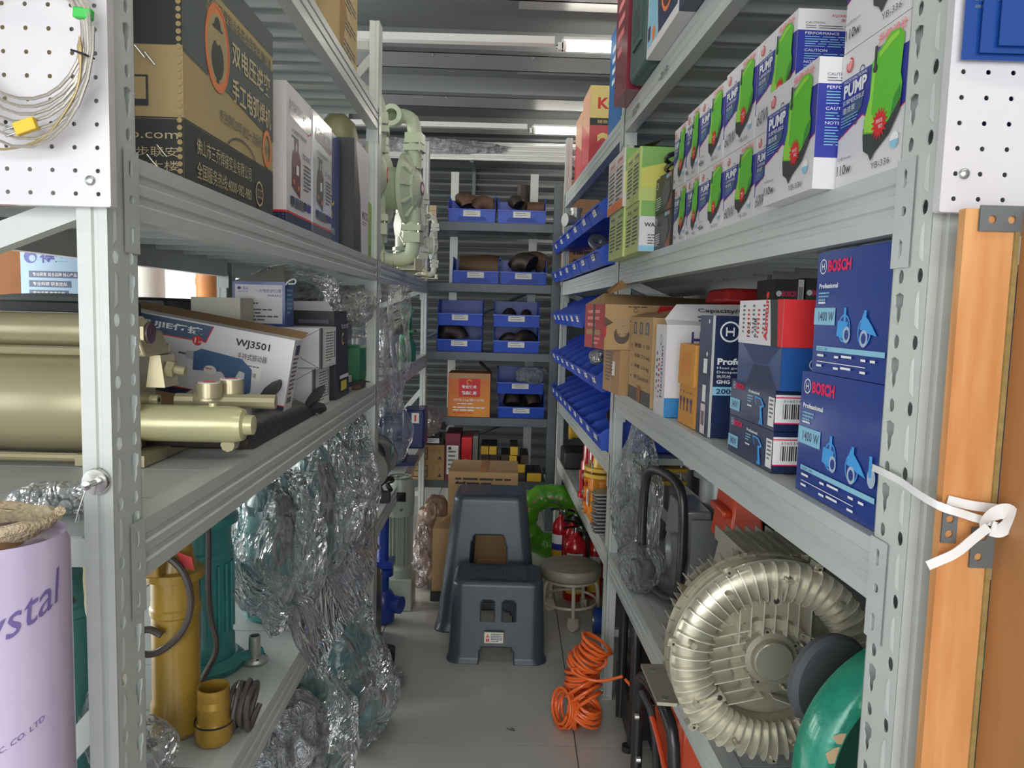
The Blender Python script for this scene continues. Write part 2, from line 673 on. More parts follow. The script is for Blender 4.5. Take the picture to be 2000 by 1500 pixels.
def crumple(mb, c, r, m, amp=0.25, sub=4, seed=0, fold=0.5, top=None, freq=3.0):
    """crumpled bag: a folded, ridged blob round c with radii r"""
    import bmesh
    bm = bmesh.new()
    bmesh.ops.create_icosphere(bm, subdivisions=sub, radius=1)
    vs = []
    for v in bm.verts:
        p = v.co.copy()
        q = p * freq * 0.5 + Vector((seed * 3.1, seed * 1.7, seed * 5.3))
        n1 = noise.noise(q)
        rid = 1 - abs(noise.noise(q * 2.3)) * 2
        rid2 = 1 - abs(noise.noise(q * 5.1)) * 2
        d = 1 + amp * (n1 * 0.9 + rid * 0.35 * fold + rid2 * 0.16 * fold)
        p = p * d
        if top and p.z > 0.2:                      # gathered neck
            k = (p.z - 0.2) / 0.9
            g = 1 - top * min(1, k) ** 0.7
            p.x *= g
            p.y *= g
            p.z += 0.35 * k * top
        vs.append((c[0] + p.x * r[0], c[1] + p.y * r[1], max(c[2] + p.z * r[2], c[2] - r[2] * 0.93)))
    fs = [tuple(v.index for v in f.verts) for f in bm.faces]
    bm.free()
    mb.add(vs, fs, m)
    return mb


# ================================================================ the setting
FLOORM = mat('floor_tile', (190, 190, 184), 0.2, var=0.1, scale=1.6, bump=0.015, bscale=2.5, coat=0.2)
GROUT = mat('floor_joint', (104, 104, 100), 0.7)
mb = MB()
TILE = 0.8
Rf = Matrix.Rotation(0.04, 4, 'Z')
x_lines = [0.203 + 0.045 + TILE * k for k in range(-9, 5)]
y_lines = [2.47 + TILE * k for k in range(-8, 8)]
g = 0.0022
mb.box(-7.5, 3.2, -3.4, 7.6, -0.12, -0.004, GROUT)
for i in range(len(x_lines) - 1):
    for j in range(len(y_lines) - 1):
        mb.box(x_lines[i] + g, x_lines[i + 1] - g, y_lines[j] + g, y_lines[j + 1] - g, -0.05, 0.0, FLOORM)
struct(mb, 'floor', smooth=0)

CEILM = mat('ceiling_sheet', (112, 118, 120), 0.45, var=0.08, scale=3)
PURL = mat('purlin_paint', (138, 143, 144), 0.38, var=0.06, scale=4, bump=0.03, bscale=120)
mb = MB()
mb.box(-6.2, 2.2, -3.2, 7.4, 3.16, 3.26, CEILM)
struct(mb, 'ceiling', smooth=0)
for i, y in enumerate((1.3, 2.6, 3.75, 4.9, 5.85, 7.05)):     # steel beams: flat soffit with folded lips and gusset plates
    mb = MB().at(0, y, 0, rz=0.03)
    mb.box(-6.0, 2.1, -0.02, 0.30, 3.02, 3.045, PURL)
    mb.box(-6.0, 2.1, -0.02, -0.005, 3.02, 3.16, PURL)
    mb.box(-6.0, 2.1, 0.285, 0.30, 3.02, 3.16, PURL)
    for x in (-0.9 - 0.1 * i, 1.2):
        mb.prism([(x - 0.004, 0.30), (x + 0.004, 0.30), (x + 0.004, 0.50), (x - 0.004, 0.50)], 3.06, 3.16, PURL)
        mb.box(x - 1.2, x - 0.004, 0.32, 0.62, 3.10, 3.108, PURL)
    for k in range(12):
        mb.cyl((-5.5 + 0.62 * k, 0.02, 3.012), (-5.5 + 0.62 * k, 0.02, 3.02), 0.008, PURL, seg=6)
    struct(mb, 'trim_%d' % (i + 1), smooth=0)

SHUT = mat('shutter_grey', (78, 82, 84), 0.34, metal=0.25, var=0.1, scale=3)
WALLD = mat('wall_grey', (120, 122, 122), 0.7, var=0.06, scale=2)
WALLL = mat('wall_light', (206, 204, 198), 0.7, var=0.05, scale=2)
mb = MB()
zs = 0.0
vs, fs = [], []
n = 0
z = 0.02
while z < 2.98:                                               # half-round shutter slats, a real corrugation
    for k in range(6):
        a = PI * k / 5
        vs += [(-1.5, 6.98 - 0.028 * math.sin(a), z + 0.094 * k / 5), (2.1, 6.98 - 0.028 * math.sin(a), z + 0.094 * k / 5)]
    z += 0.1
k = len(vs) // 2
fs = [(2 * i, 2 * i + 1, 2 * i + 3, 2 * i + 2) for i in range(k - 1)]
mb.add(vs, fs, SHUT)
mb.box(-1.5, 2.1, 7.0, 7.06, 0, 3.16, WALLD)
struct(mb, 'wall_back', smooth=25)
mb = MB()
mb.box(1.42, 1.5, -3.2, 7.06, 0, 3.16, WALLD)
struct(mb, 'wall_right', smooth=0)


def window_wall(name, n0, p0, p1, zs0, zs1, posts, m=WALLL):
    """wall from p0 to p1 with a glazed band; returns after building wall and windows"""
    (x0, y0), (x1, y1) = p0, p1
    L_ = math.hypot(x1 - x0, y1 - y0)
    M_ = Matrix.Translation((x0, y0, 0)) @ Matrix.Rotation(math.atan2(y1 - y0, x1 - x0), 4, 'Z')
    mb = MB()
    mb.box(0, L_, -0.05, 0.05, 0, zs0, m)
    mb.box(0, L_, -0.05, 0.05, zs1, 3.16, m)
    struct(mb, name, M=M_, smooth=0)
    fr = mat('window_alu', (188, 190, 188), 0.4, metal=0.3)
    for i in range(len(posts) - 1):
        a, b = posts[i] * L_, posts[i + 1] * L_
        f = MB()
        for u, v in ((a, a + 0.06), (b - 0.06, b)):
            f.box(u, v, -0.04, 0.04, zs0, zs1, fr)
        f.box(a, b, -0.04, 0.04, zs0, zs0 + 0.05, fr)
        f.box(a, b, -0.04, 0.04, zs1 - 0.05, zs1, fr)
        o = struct(f, 'window_%d' % (n0 + i), M=M_, smooth=0)
        gl = MB()
        gl.box(a + 0.06, b - 0.06, -0.004, 0.004, zs0 + 0.05, zs1 - 0.05, mat('window_glass', (240, 246, 248), 0.03, alpha=0.12))
        gl.build('glass_pane', parent=o, smooth=0)


window_wall('wall_left_back', 1, (-6.0, 7.0), (-1.5, 7.0), 0.25, 2.75, [0, 0.28, 0.5, 0.75, 1.0])
window_wall('wall_left', 5, (-6.0, -3.2), (-6.0, 7.0), 0.4, 2.7, [0, 0.25, 0.5, 0.75, 1.0])
window_wall('wall_front', 9, (2.1, -3.2), (-6.0, -3.2), 0.1, 2.75, [0, 0.2, 0.4, 0.6, 0.8, 1.0])


# ================================================================ fluorescent lamps, added unseen fill lamps, white cable trunking
TUBE = mat('lamp_glow', (255, 250, 236), 0.3, emit=26.0)
WPLAS = mat('white_plastic', (228, 228, 224), 0.4)
TROW = [(4.56, 0.24), (6.62, 0.12), (2.35, -0.6), (0.2, -0.6), (2.35, 0.7), (0.2, 0.7)]  # entries after the farther lamp are unseen fill lamps added to brighten the aisle
for i, (y, xs) in enumerate(TROW):
    t = thing('fluorescent_lamp', ('nearer lit white tube lamp on the ceiling behind the right shelves', 'farther lit white tube lamp on the ceiling by the shutter', 'unseen fill tube lamp added overhead above the front of the aisle')[min(i, 2)], 'lamp', Matrix.Translation((xs, y, 3.0)), 'lit tube lamps on the ceiling' if i < 2 else 'added unseen fill lamps')
    b = MB()
    b.box(0, 1.2, -0.035, 0.035, 0.0, 0.018, WPLAS)
    b.box(-0.01, 0.02, -0.02, 0.02, -0.05, 0.01, WPLAS)
    b.box(1.18, 1.21, -0.02, 0.02, -0.05, 0.01, WPLAS)
    b.build('lamp_housing', t, bev=0.003)
    c = MB()
    c.cyl((0.02, 0, -0.033), (1.18, 0, -0.033), 0.020, TUBE, seg=16)
    c.build('lamp_tube', t)
    k = MB()
    k.box(-0.03, 0.0, -0.02, 0.02, -0.05, -0.01, WPLAS)
    k.cyl((-0.04, 0, -0.03), (-0.03, 0, -0.03), 0.012, STEEL, seg=8)
    k.build('end_cap', t)
for i, (y, xs) in enumerate(TROW[:2]):
    b = MB()
    b.box(-5.2, xs - 0.05, y - 0.03, y + 0.03, 2.978, 3.018, WPLAS)
    o = b.build('cable_trunking', smooth=0)
    tag(o, 'white trunking running to the %s tube lamp on the ceiling' % ('nearer' if i == 0 else 'farther'), 'trunking', 'white trunking on the ceiling')


# ================================================================ boltless shelving
PW, PD = 0.0752, 0.036          # post: width along the row, depth


def slot(a):                     # teardrop slot 15 x 40 mm
    c, q = abs(math.cos(a)), math.sin(a)
    wd = 0.0095 if q > 0 else 0.0055
    return min(wd / max(c, 1e-3), 0.020 / max(abs(q), 1e-3))


def oval(a):
    return 1 / math.sqrt((math.cos(a) / 0.0068) ** 2 + (math.sin(a) / 0.0086) ** 2)


def post_mesh(sg, holes, H=2.5, zlo=0.0, zhi=9, z0h=1.431):
    """sg +1: shelf body on +x side of the aisle face. Local: aisle face at x=0, width along +y"""
    b = MB()
    face = Matrix(((0, 0, -sg, 0), (sg * -1, 0, 0, PW if sg > 0 else 0), (0, 1, 0, 0), (0, 0, 0, 1)))
    # local uv: u 0..PW, v = z
    if sg > 0:
        face = Matrix(((0, 0, -1, 0), (-1, 0, 0, PW), (0, 1, 0, 0), (0, 0, 0, 1)))
    else:
        face = Matrix(((0, 0, 1, 0), (1, 0, 0, 0), (0, 1, 0, 0), (0, 0, 0, 1)))
    if not holes:
        b.box(min(0, sg * 0.002), max(0, sg * 0.002), 0, PW, 0, H, PAINT)
    else:
        P = 0.0762
        b.T = face
        ua = PW * 0.24 if sg < 0 else PW * 0.76           # ovals nearer the front edge
        ub = PW - ua
        mid = PW * 0.5
        zk = z0h - P * int((z0h - zlo) / P) - P / 2
        b.add([(0, 0, 0), (PW, 0, 0), (PW, zk, 0), (0, zk, 0)], [(0, 1, 2, 3)], PAINT)
        while zk < min(H - P, zhi):
            zc = zk + P / 2
            lo, hi = (0, mid) if ua < mid else (mid, PW)
            b.cell(lo, hi, zk, zk + P, ua, zc, oval, 0.002, PAINT)
            lo, hi = (0, mid) if ub < mid else (mid, PW)
            b.cell(lo, hi, zk, zk + P / 2, ub, zc - P / 4 - 0.005, oval, 0.002, PAINT) if False else None
            b.cell(lo, hi, zk - P * 0.30, zk + P * 0.30, ub, zk, slot, 0.002, PAINT)
            b.cell(lo, hi, zk + P * 0.30, zk + P * 0.70, ub, zc, oval, 0.002, PAINT)
            zk += P
        b.add([(0, zk - P * 0.3, 0), (PW, zk - P * 0.3, 0), (PW, H, 0), (0, H, 0)], [(0, 1, 2, 3)], PAINT)
        b.T = Matrix()
        # pressed teardrops between the ovals
        z = z0h - P * int((z0h - zlo) / P)
        yc = PW * 0.24
        while z < H - 0.1:
            b.add([(-sg * 0.0002, yc - 0.006, z + 0.014), (-sg * 0.0016, yc, z + 0.02), (-sg * 0.0002, yc + 0.007, z + 0.026), (-sg * 0.0014, yc, z + 0.055), (-sg * 0.0002, yc - 0.003, z + 0.06)], [(0, 1, 3, 4), (1, 2, 3)] if sg < 0 else [(4, 3, 1, 0), (3, 2, 1)], PAINT)
            z += P
    # front and rear returns with a folded groove
    for yy, sy in ((0.0, 1), (PW, -1)):
        pr = [(0, 0), (0.011, 0), (0.013, 0.003), (0.017, 0.003), (0.019, 0), (PD, 0), (PD, 0.012)]
        pts = [(sg * x, yy + sy * y) for x, y in pr]
        b.strip(pts, 0.0018 * (1 if sg * sy > 0 else -1), 0, H, PAINT)
    for z in ():
        pass
    return b


def shelf_bay(F, s0, s1, levels, label, near=True, holes=(True, False), H=2.5, depth=0.6, name='shelving_unit'):
    sg = SG[F]
    root = thing(name, label, 'shelving', at(F, 0, s0, 0))
    L_ = s1 - s0
    pj = [0.0, L_] if near else [L_]
    cache = {}
    for j, s_ in enumerate(pj):
        for k, xo in enumerate((0, depth)):
            hol = holes[j] if near else False
            hol = hol and k == 0
            sgn = sg if k == 0 else -sg
            key = (hol, sgn)
            if key not in cache:
                o = post_mesh(sgn, hol, H).build('post', root, smooth=30)
                cache[key] = o
            else:
                o = cache[key].copy()
                COL.objects.link(o)
                o.parent = root
            o.matrix_basis = Matrix.Translation((sg * xo, s_, 0))
            f = MB()
            f.box(-0.03 if sgn < 0 else -0.004, 0.004 if sgn < 0 else 0.03, -0.004, PW + 0.004, 0, 0.008, PAINT)
            for yy in (0.012, 0.05):
                f.cyl((sgn * 0.012, yy, 0.03), (-sgn * 0.004, yy, 0.03), 0.007, ZINC, seg=8)
            fo = f.build('foot_plate', o)
    beam = None
    for z in levels:
        for k, xo in enumerate((0, depth)):
            sx_ = sg if k == 0 else -sg
            b = MB()
            hb = 0.0793
            # stepped face, in (x, z), run along the row
            pr = [(0.0, 0), (0.0, -0.020), (0.003, -0.023), (0.003, -0.031), (0.0, -0.034), (0.0, -0.046), (0.003, -0.049), (0.003, -0.057), (0.0, -0.060), (0.0, -hb), (0.034, -hb), (0.034, -0.012), (0.040, -0.012), (0.040, 0.0)]
            y0, y1 = PW * 0.96, L_ + 0.002
            vs = [(sx_ * (0.001 + x), y, z + q) for y in (y0, y1) for x, q in pr]
            n = len(pr)
            fs = [(i, (i + 1) % n, n + (i + 1) % n, n + i) for i in range(n)] + [tuple(range(n)), tuple(range(n, 2 * n))[::-1]]
            if sx_ > 0:
                fs = [tuple(reversed(f)) for f in fs]
            b.add(vs, fs, BEAMP)
            o = b.build('beam', root, Matrix.Translation((sg * xo, 0, 0)), smooth=20)
            # hooked connector plates, pressed over the posts
            for e, yy in ((0, PW * 0.5), (1, L_)):
                c = MB()
                wd = 0.040
                if sx_ > 0:
                    c.T = Matrix(((0, 0, -1, -0.0025), (-1, 0, 0, yy + wd), (0, 1, 0, z - 0.122), (0, 0, 0, 1)))
                else:
                    c.T = Matrix(((0, 0, 1, 0.0025), (1, 0, 0, yy), (0, 1, 0, z - 0.122), (0, 0, 0, 1)))
                hh = 0.127
                rr = lambda a: min(0.0045 / max(abs(math.cos(a)), 1e-3), 0.012 / max(abs(math.sin(a)), 1e-3))
                rc = lambda a: 0.006
                c.cell(0, wd, 0, 0.042, wd * 0.45, 0.022, rr, 0.002, BEAMP)
                c.cell(0, wd, 0.042, 0.085, wd * 0.5, 0.066, rc, 0.002, BEAMP)
                c.cell(0, wd, 0.085, hh, wd * 0.45, 0.104, rr, 0.002, BEAMP)
                c.T = Matrix()
                # edge return folded onto the post side facing the bay
                ye = PW if e == 0 else yy
                x0, x1 = sorted((0, sx_ * 0.045))
                c.box(x0, x1, ye - 0.001, ye + 0.001, z - 0.122, z - 0.075, BEAMP)
                co = c.build('beam_connector', o, smooth=0)
        # deck panels
        nP = max(1, round(L_ / 0.2))
        pw = (L_ - 0.01) / nP
        pm = None
        for i in range(nP):
            if pm is None:
                d = MB()
                x0, x1 = 0.042, depth - 0.042
                d.box(sg * x0 if sg > 0 else -x1, x1 if sg > 0 else -x0, 0.0015, pw - 0.0015, -0.0035, -0.0015, DECK)
                for a, c_ in ((0.0015, 0.0035), (pw - 0.0035, pw - 0.0015), (pw * 0.33, pw * 0.33 + 0.05)):
                    if c_ - a > 0.01:
                        d.box(sg * x0 if sg > 0 else -x1, x1 if sg > 0 else -x0, a, c_, -0.018, -0.016, DECK)
                        d.box(sg * x0 if sg > 0 else -x1, x1 if sg > 0 else -x0, a, a + 0.002, -0.016, -0.0035, DECK)
                        d.box(sg * x0 if sg > 0 else -x1, x1 if sg > 0 else -x0, c_ - 0.002, c_, -0.016, -0.0035, DECK)
                    else:
                        d.box(sg * x0 if sg > 0 else -x1, x1 if sg > 0 else -x0, a, c_, -0.026, -0.0035, DECK)
                pm = d.build('deck_panel', root, smooth=0)
                pm.matrix_basis = Matrix.Translation((0, 0.005, z))
            else:
                o = pm.copy()
                COL.objects.link(o)
                o.parent = root
                o.matrix_basis = Matrix.Translation((0, 0.005 + i * pw, z))
    # end frames: struts and diagonals between front and back posts
    for s_ in pj:
        y = s_ + PW / 2
        for z in (0.25, 2.42):
            b = MB()
            x0, x1 = sorted((sg * 0.03, sg * (depth - 0.03)))
            b.box(x0, x1, y - 0.012, y + 0.012, z - 0.015, z + 0.015, PAINT)
            b.build('frame_strut', root, smooth=0)
        for i in range(3):
            z0_, z1_ = ((0.28, 0.93), (1.36, 1.575), (1.75, 2.38))[i]
            d = MB()
            p0 = Vector((sg * 0.03, y, z1_ if i != 1 else z1_))
            p1 = Vector((sg * (depth - 0.03), y, z0_))
            dr = (p1 - p0).normalized()
            nr = Vector((-dr.z, 0, dr.x))
            vs = []
            for p in (p0, p1):
                for a, c_ in ((-0.015, -0.012), (0.015, -0.012), (0.015, 0.012), (-0.015, 0.012)):
                    vs.append(p + nr * a + Vector((0, c_, 0)))
            d.add(vs, [(0, 1, 5, 4), (1, 2, 6, 5), (2, 3, 7, 6), (3, 0, 4, 7), (3, 2, 1, 0), (4, 5, 6, 7)], PAINT)
            d.build('frame_diagonal', root, smooth=0)
    return root


LV_L = [0.6165, 1.1654, 1.6362, 2.19]
LV_L2 = [0.6165, 1.1654, 1.6362]
LV_R = [0.5718, 1.1845, 1.6397, 2.1745]
LV_R2 = [0.5718, 0.930, 1.6397, 2.165]
LR = 1.9305
shelf_bay('L', 0, 2.0, LV_L, 'grey painted boltless shelving bay at the left front, perforated post nearest the camera')
shelf_bay('L', 2.0, 4.0, LV_L2, 'grey painted boltless shelving bay farther back on the left, holding the pale plastic pumps', near=False)
shelf_bay('R', 0, LR, LV_R, 'grey painted boltless shelving bay at the right front, holding the pump cartons')
shelf_bay('R', LR, 2 * LR, LV_R2, 'grey painted boltless shelving bay farther back on the right, with tilted blue bins', near=False)

# end cross bar below the deck on the left bay, seen beside the near post
b = MB()
b.box(-0.56, -0.034, 0.006, 0.030, 1.125, 1.161, PAINT)
o = b.build('end_bar', M=at('L', 0, 0, 0), smooth=0)
tag(o, 'pale grey flat end bar under the middle deck beside the near left post', 'bar')

# dark steel rack across the far end of the aisle
root = thing('dark_rack', 'dark grey steel rack across the far end of the aisle, full of blue bins', 'shelving', Matrix.Translation((-0.62, 5.005, 0)) @ Matrix.Rotation(0.012, 4, 'Z'))
RX = 0.86
for x, y, h, m in ((RX, 0, 2.27, DARKST), (-0.30, 0, 2.27, DARKST), (0.16, 0.5, 2.42, PAINT), (0.72, 0.5, 2.42, PAINT)):
    b = MB()
    b.strip([(x, y + 0.045), (x, y), (x + 0.055, y)], 0.003, 0, h, m)
    if m is DARKST:
        b.box(x + 0.003, x + 0.055, y + 0.003, y + 0.04, 0, h, m)
    else:
        b.box(x, x + 0.04, y + 0.002, y + 0.03, 0, h, m)
    b.build('post', root, smooth=0)
RLV = [0.335, 0.755, 1.185, 1.63, 2.02]
for z in RLV:
    b = MB()
    b.box(-0.30, RX, 0.0, 0.03, z - 0.055, z, DARKST)
    b.box(-0.30, RX + 0.35, 0.48, 0.50, z - 0.05, z, DARKST)
    b.build('beam', root, bev=0.002, smooth=0)
    b = MB()
    b.box(-0.30, RX, 0.031, 0.479, z - 0.03, z - 0.002, DARKST)
    b.build('deck_panel', root, smooth=0)
for z0_, z1_ in ((0.40, 0.70), (1.25, 1.58)):
    b = MB()
    b.cyl((0.0, 0.49, z0_), (0.7, 0.49, z1_), 0.014, DARKST, seg=6)
    b.build('diagonal_brace', root)


# ================================================================ LEFT ROW, upper deck (z 1.636)
ZA = 1.6365
INKD = mat('ink_slate_dark', (58, 62, 62), 0.6)
KR_OL = mat('kraft_board_olive', (190, 168, 122), 0.7, var=0.1, scale=7, bump=0.05, bscale=90)
CSL = mat('ink_carton_slate', (82, 92, 92), 0.6)
b = Box('L', 0.275, 0.735, 0.02, 0.42, ZA, ZA + 0.375, KR_OL)
P = b.aisle()
P.rect(0, 0.0, 1, 0.25, INKD)
P.rect(0, 0.252, 1, 0.258, INKD)
P.rect(0, 0.88, 1, 1, CSL)
P.txt(0.22, 0.78, 0.075, '本公司焊割设备符合国家检测标准', CSL, w_=0.75)
P.poly([(0.0, 0.84), (0.0, 0.52), (0.22, 0.50), (0.19, 0.66), (0.22, 0.82)], CSL)
P.poly([(0.36, 0.80), (1, 0.80), (1, 0.42), (0.36, 0.50), (0.41, 0.65)], CSL)
P.disc(0.31, 0.65, 0.19, INKO, e=0.8)
P.disc(0.31, 0.65, 0.15, KR_OL, e=0.8)
P.disc(0.31, 0.60, 0.085, INKD, e=0.9)                       # welder badge: overalls, arm, helmet
P.rect(0.295, 0.50, 0.325, 0.68, INKD)
P.disc(0.31, 0.71, 0.045, KR_OL, e=0.8)
P.disc(0.31, 0.735, 0.05, INKD, e=0.85, a0=0, a1=PI)
P.rect(0.26, 0.73, 0.36, 0.742, INKD)
P.ring(0.31, 0.65, 0.19, 0.012, INKO, e=0.8)
KTX = mat('ink_kraft', (206, 190, 150), 0.6)
P.txt(0.46, 0.64, 0.115, '双电压逆变', KTX, w_=0.49, bold=0.02)
P.txt(0.46, 0.47, 0.115, '手工电弧焊机', KTX, w_=0.5, bold=0.02)
P.txt(0.32, 0.34, 0.06, '专注焊机20年 树立一流品质!', INKG, w_=0.5, shear=0.2)
P.ring(0.57, 0.20, 0.12, 0.008, INKG, e=2.0, a0=0.5, a1=2.6)
P.txt(0.10, 0.14, 0.07, '佛山市三乔焊接实业有限公司', KTX, w_=0.58)
P.txt(0.10, 0.04, 0.07, '全国服务热线:4000-982-980', KTX, w_=0.58)
P.ring(0.79, 0.10, 0.065, 0.01, KTX)
P.txt(0.757, 0.075, 0.05, 'CCC', KTX, w_=0.07)
P.ring(0.90, 0.36, 0.10, 0.03, INKO, e=0.8, n=14)
P.txt(0.87, 0.34, 0.04, '金鑫', INKG, w_=0.06)
P = b.near()
P.rect(0, 0.0, 1, 0.25, INKD)
P.rect(0, 0.252, 1, 0.258, INKD)
P.poly([(0.45, 0.80), (1, 0.79), (1, 0.54), (0.42, 0.54), (0.62, 0.60), (0.66, 0.68), (0.62, 0.75)], INKD)
P.rect(0.66, 0.86, 0.80, 0.93, INKD)
P.rect(0.675, 0.87, 0.785, 0.92, KR_OL)
for u, t in ((0.58, '↻'), (0.74, '3')):
    P.rect(u, 0.30, u + 0.13, 0.42, INKD)
    P.rect(u + 0.008, 0.325, u + 0.122, 0.412, KR_OL)
    P.txt(u + 0.065, 0.335, 0.065, t, INKD, al='C', bold=0.02)
P.txt(0.98, 0.16, 0.045, 'www.sanqiaoco.com', KTX, al='R', w_=0.62)
P.txt(0.98, 0.10, 0.04, '佛山市南海区盐步联安', KTX, al='R', w_=0.55)
P.txt(0.98, 0.045, 0.04, '工业区东大楼', KTX, al='R', w_=0.34)
o = b.done('welder_carton', 'big tan carton with slate print and an orange welder badge on the left upper shelf', 'carton')
f = MB()
for k in range(34):                                            # scalloped open edge of the board at the corner
    z = 0.006 + k * 0.0108
    f.cyl((0.0, 0, z), (0.0, 0.0015, z), 0.004, KR_OL, seg=10)
lab(f.build('board_edge', o, Matrix.Translation((0.1945, -0.2315, 0))), 'pale scalloped cut edge of the board')
f = MB()
for du, dz in ((-0.045, 0.04), (-0.03, 0.055), (-0.06, 0.20), (-0.045, 0.19)):
    f.cyl((0.19 + du, -0.232, 0.0 + dz), (0.19 + du + 0.015, -0.232, dz - 0.018), 0.0012, STEEL, seg=5)
f.build('staples', o)


def wujie_box(s0, s1, o0, h, gloss, label):
    b = Box('L', s0, s1, o0, o0 + 0.30, ZA, ZA + h, WHITEGL if gloss else WHITEBD)
    P = b.aisle()
    P.rect(0, 0, 1, 0.10, NAVY).rect(0, 0.10, 1, 0.115, INKR)
    P.poly([(0.10, 0.90), (1.0, 0.90), (1.0, 0.80), (0.85, 0.76), (0.10, 0.79)], NAVY)
    P.poly([(0.85, 0.76), (1.0, 0.80), (1.0, 0.785), (0.85, 0.745)], INKR)
    P.txt(0.15, 0.825, 0.055, 'WUJIE伍捷', INKW, w_=0.6, bold=0.02)
    P.txt(0.20, 0.68, 0.035, '手工电弧焊机 气体保护焊机', INKG, w_=0.6)
    P.lines(0.20, 0.65, 0.4, 1, 0.03, INKG)
    P.txt(0.62, 0.55, 0.04, 'ZX7-4030S', INKV, w_=0.33)
    PLUM = mat('ink_plum' if not gloss else 'ink_charcoal', (96, 44, 62) if not gloss else (50, 54, 56), 0.4)
    P.poly([(0.20, 0.30), (0.52, 0.24), (0.54, 0.52), (0.46, 0.57), (0.24, 0.56), (0.20, 0.48)], PLUM)
    P.rect(0.30, 0.56, 0.34, 0.65, PLUM).rect(0.42, 0.56, 0.45, 0.65, PLUM).rect(0.30, 0.63, 0.45, 0.66, PLUM)
    P.rect(0.36, 0.40, 0.46, 0.47, INKW)
    P.disc(0.27, 0.34, 0.02, INKO).disc(0.45, 0.31, 0.02, INKO)
    P.lines(0.66, 0.50, 0.3, 7, 0.03, INKG)
    P.lines(0.16, 0.155, 0.8, 1, 0.025, INKG)
    for k in range(5):
        P.rect(0.14 + k * 0.17, 0.17, 0.28 + k * 0.17, 0.23, (NAVY, INKSL, INKG, NAVY, INKB)[k])
    P = b.near()
    P.rect(0, 0, 1, 0.10, NAVY).rect(0, 0.10, 1, 0.115, INKR)
    for k in range(16):
        for j in range(4):
            P.disc(0.50 + k * 0.032, 0.015 + j * 0.022, 0.006, INKG, n=6)
    P.txt(0.5, 0.55, 0.06, 'MIG/TIG', INK, w_=0.25, bold=0.02).txt(0.55, 0.49, 0.04, 'WELDER', INK, w_=0.2)
    P.rect(0.40, 0.62, 0.55, 0.85, INKR)
    return b.done('welder_box', label)


wujie_box(0.875, 1.105, 0.03, 0.325, False, 'white welding-machine box with a plum machine pictured, beside the big tan carton')
o = wujie_box(1.125, 1.345, 0.03, 0.325, True, 'white welding-machine box shrunk in shiny film, charcoal machine pictured, before the blue one')
f = MB()
f.box(-0.152, 0.1515, -0.112, 0.112, 0.0, 0.327, mat('shrink_film', (240, 243, 245), 0.1, alpha=0.16, bump=0.5, bscale=9, var=0.01))
lab(f.build('shrink_wrap', o, bev=0.003), 'shiny clear shrink wrap')

b = Box('L', 1.37, 1.60, 0.06, 0.34, ZA, ZA + 0.35, mat('blue_board_dusk', (52, 74, 136), 0.35, coat=0.3))
P = b.aisle()
for k in range(3):
    P.rect(0.15 + k * 0.02, 0.62 + k * 0.08, 0.5, 0.66 + k * 0.08, INKSL)
P.rect(0.30, 0.58, 0.44, 0.82, INKG).rect(0.34, 0.60, 0.40, 0.80, INKW)
P.ring(0.25, 0.45, 0.07, 0.02, INKY, a0=0.4, a1=5.4, e=1.3)
P.ring(0.55, 0.43, 0.06, 0.02, INKY, a0=2.0, a1=6.0, e=1.4)
P.txt(0.25, 0.25, 0.07, 'LEAPD', INKY, w_=0.3, bold=0.03)
P.txt(0.5, 0.12, 0.06, '焊割', INKW, w_=0.2)
b.done('equipment_box', 'dusky blue box with yellow flame scribble standing behind the shrink-wrapped box')

b = Box('L', 1.63, 1.90, 0.018, 0.20, ZA, ZA + 0.365, mat('charcoal_board', (62, 62, 64), 0.4))
P = b.aisle()
P.poly([(0, 0), (0, 0), (0.55, 0.0), (1, 0), (1, 1), (0.12, 1)], WHITEBD)
P.poly([(0, 0), (0.5, 0), (0.42, 0.5), (0.10, 0.98), (0, 1)], mat('charcoal_board', (62, 62, 64)))
P.txt(0.55, 0.34, 0.075, 'MIG/TIG', INK, w_=0.40, bold=0.02)
P.lines(0.56, 0.31, 0.38, 2, 0.02, INKG)
P.tube = None
b.mb.T = Matrix()
b.done('torch_box', 'thin charcoal and white box lettered MIG TIG beside the second left post')
b = Box('L', 1.925, 1.985, 0.02, 0.12, ZA, ZA + 0.20, mat('lime_board', (140, 176, 60), 0.4))
b.aisle().lines(0.1, 0.2, 0.8, 3, 0.05, INKGR3)
b.done('lime_box', 'small lime green box squeezed against the second left post')
b = Box('L', 0.92, 1.34, 0.36, 0.56, ZA, ZA + 0.36, mat('grey_board', (176, 178, 182), 0.5))
b.near().rect(0.2, 0.75, 0.9, 0.9, INKD).txt(0.25, 0.78, 0.08, 'W-ARC', INKW, w_=0.4)
b.done('grey_carton', 'grey carton with a dark top label behind the white welding-machine boxes')

# cartons on the top deck
ZT = 2.1905
b = Box('L', 1.50, 1.78, 0.04, 0.36, ZT, ZT + 0.42, KR_OL)
P = b.aisle()
for k in range(5):
    P.lines(0.1, 0.9 - k * 0.17, 0.8, 3, 0.035, INKD, seed=k)
o = b.done('kraft_carton', 'tall printed kraft carton at the far end of the left top shelf', 'carton')
f = MB()
f.add([(0.162, -0.142, 0.30), (0.172, -0.10, 0.16), (0.166, -0.142, 0.02), (0.160, -0.146, 0.1)], [(0, 1, 2, 3)], KRAFTIN)
f.build('torn_flap', o)
b = Box('L', 1.17, 1.46, 0.10, 0.42, ZT, ZT + 0.40, KR_OL)
b.aisle().lines(0.2, 0.4, 0.6, 5, 0.06, INKD)
b.done('kraft_carton', 'plain kraft carton on the left top shelf, nearer and set back', 'carton')

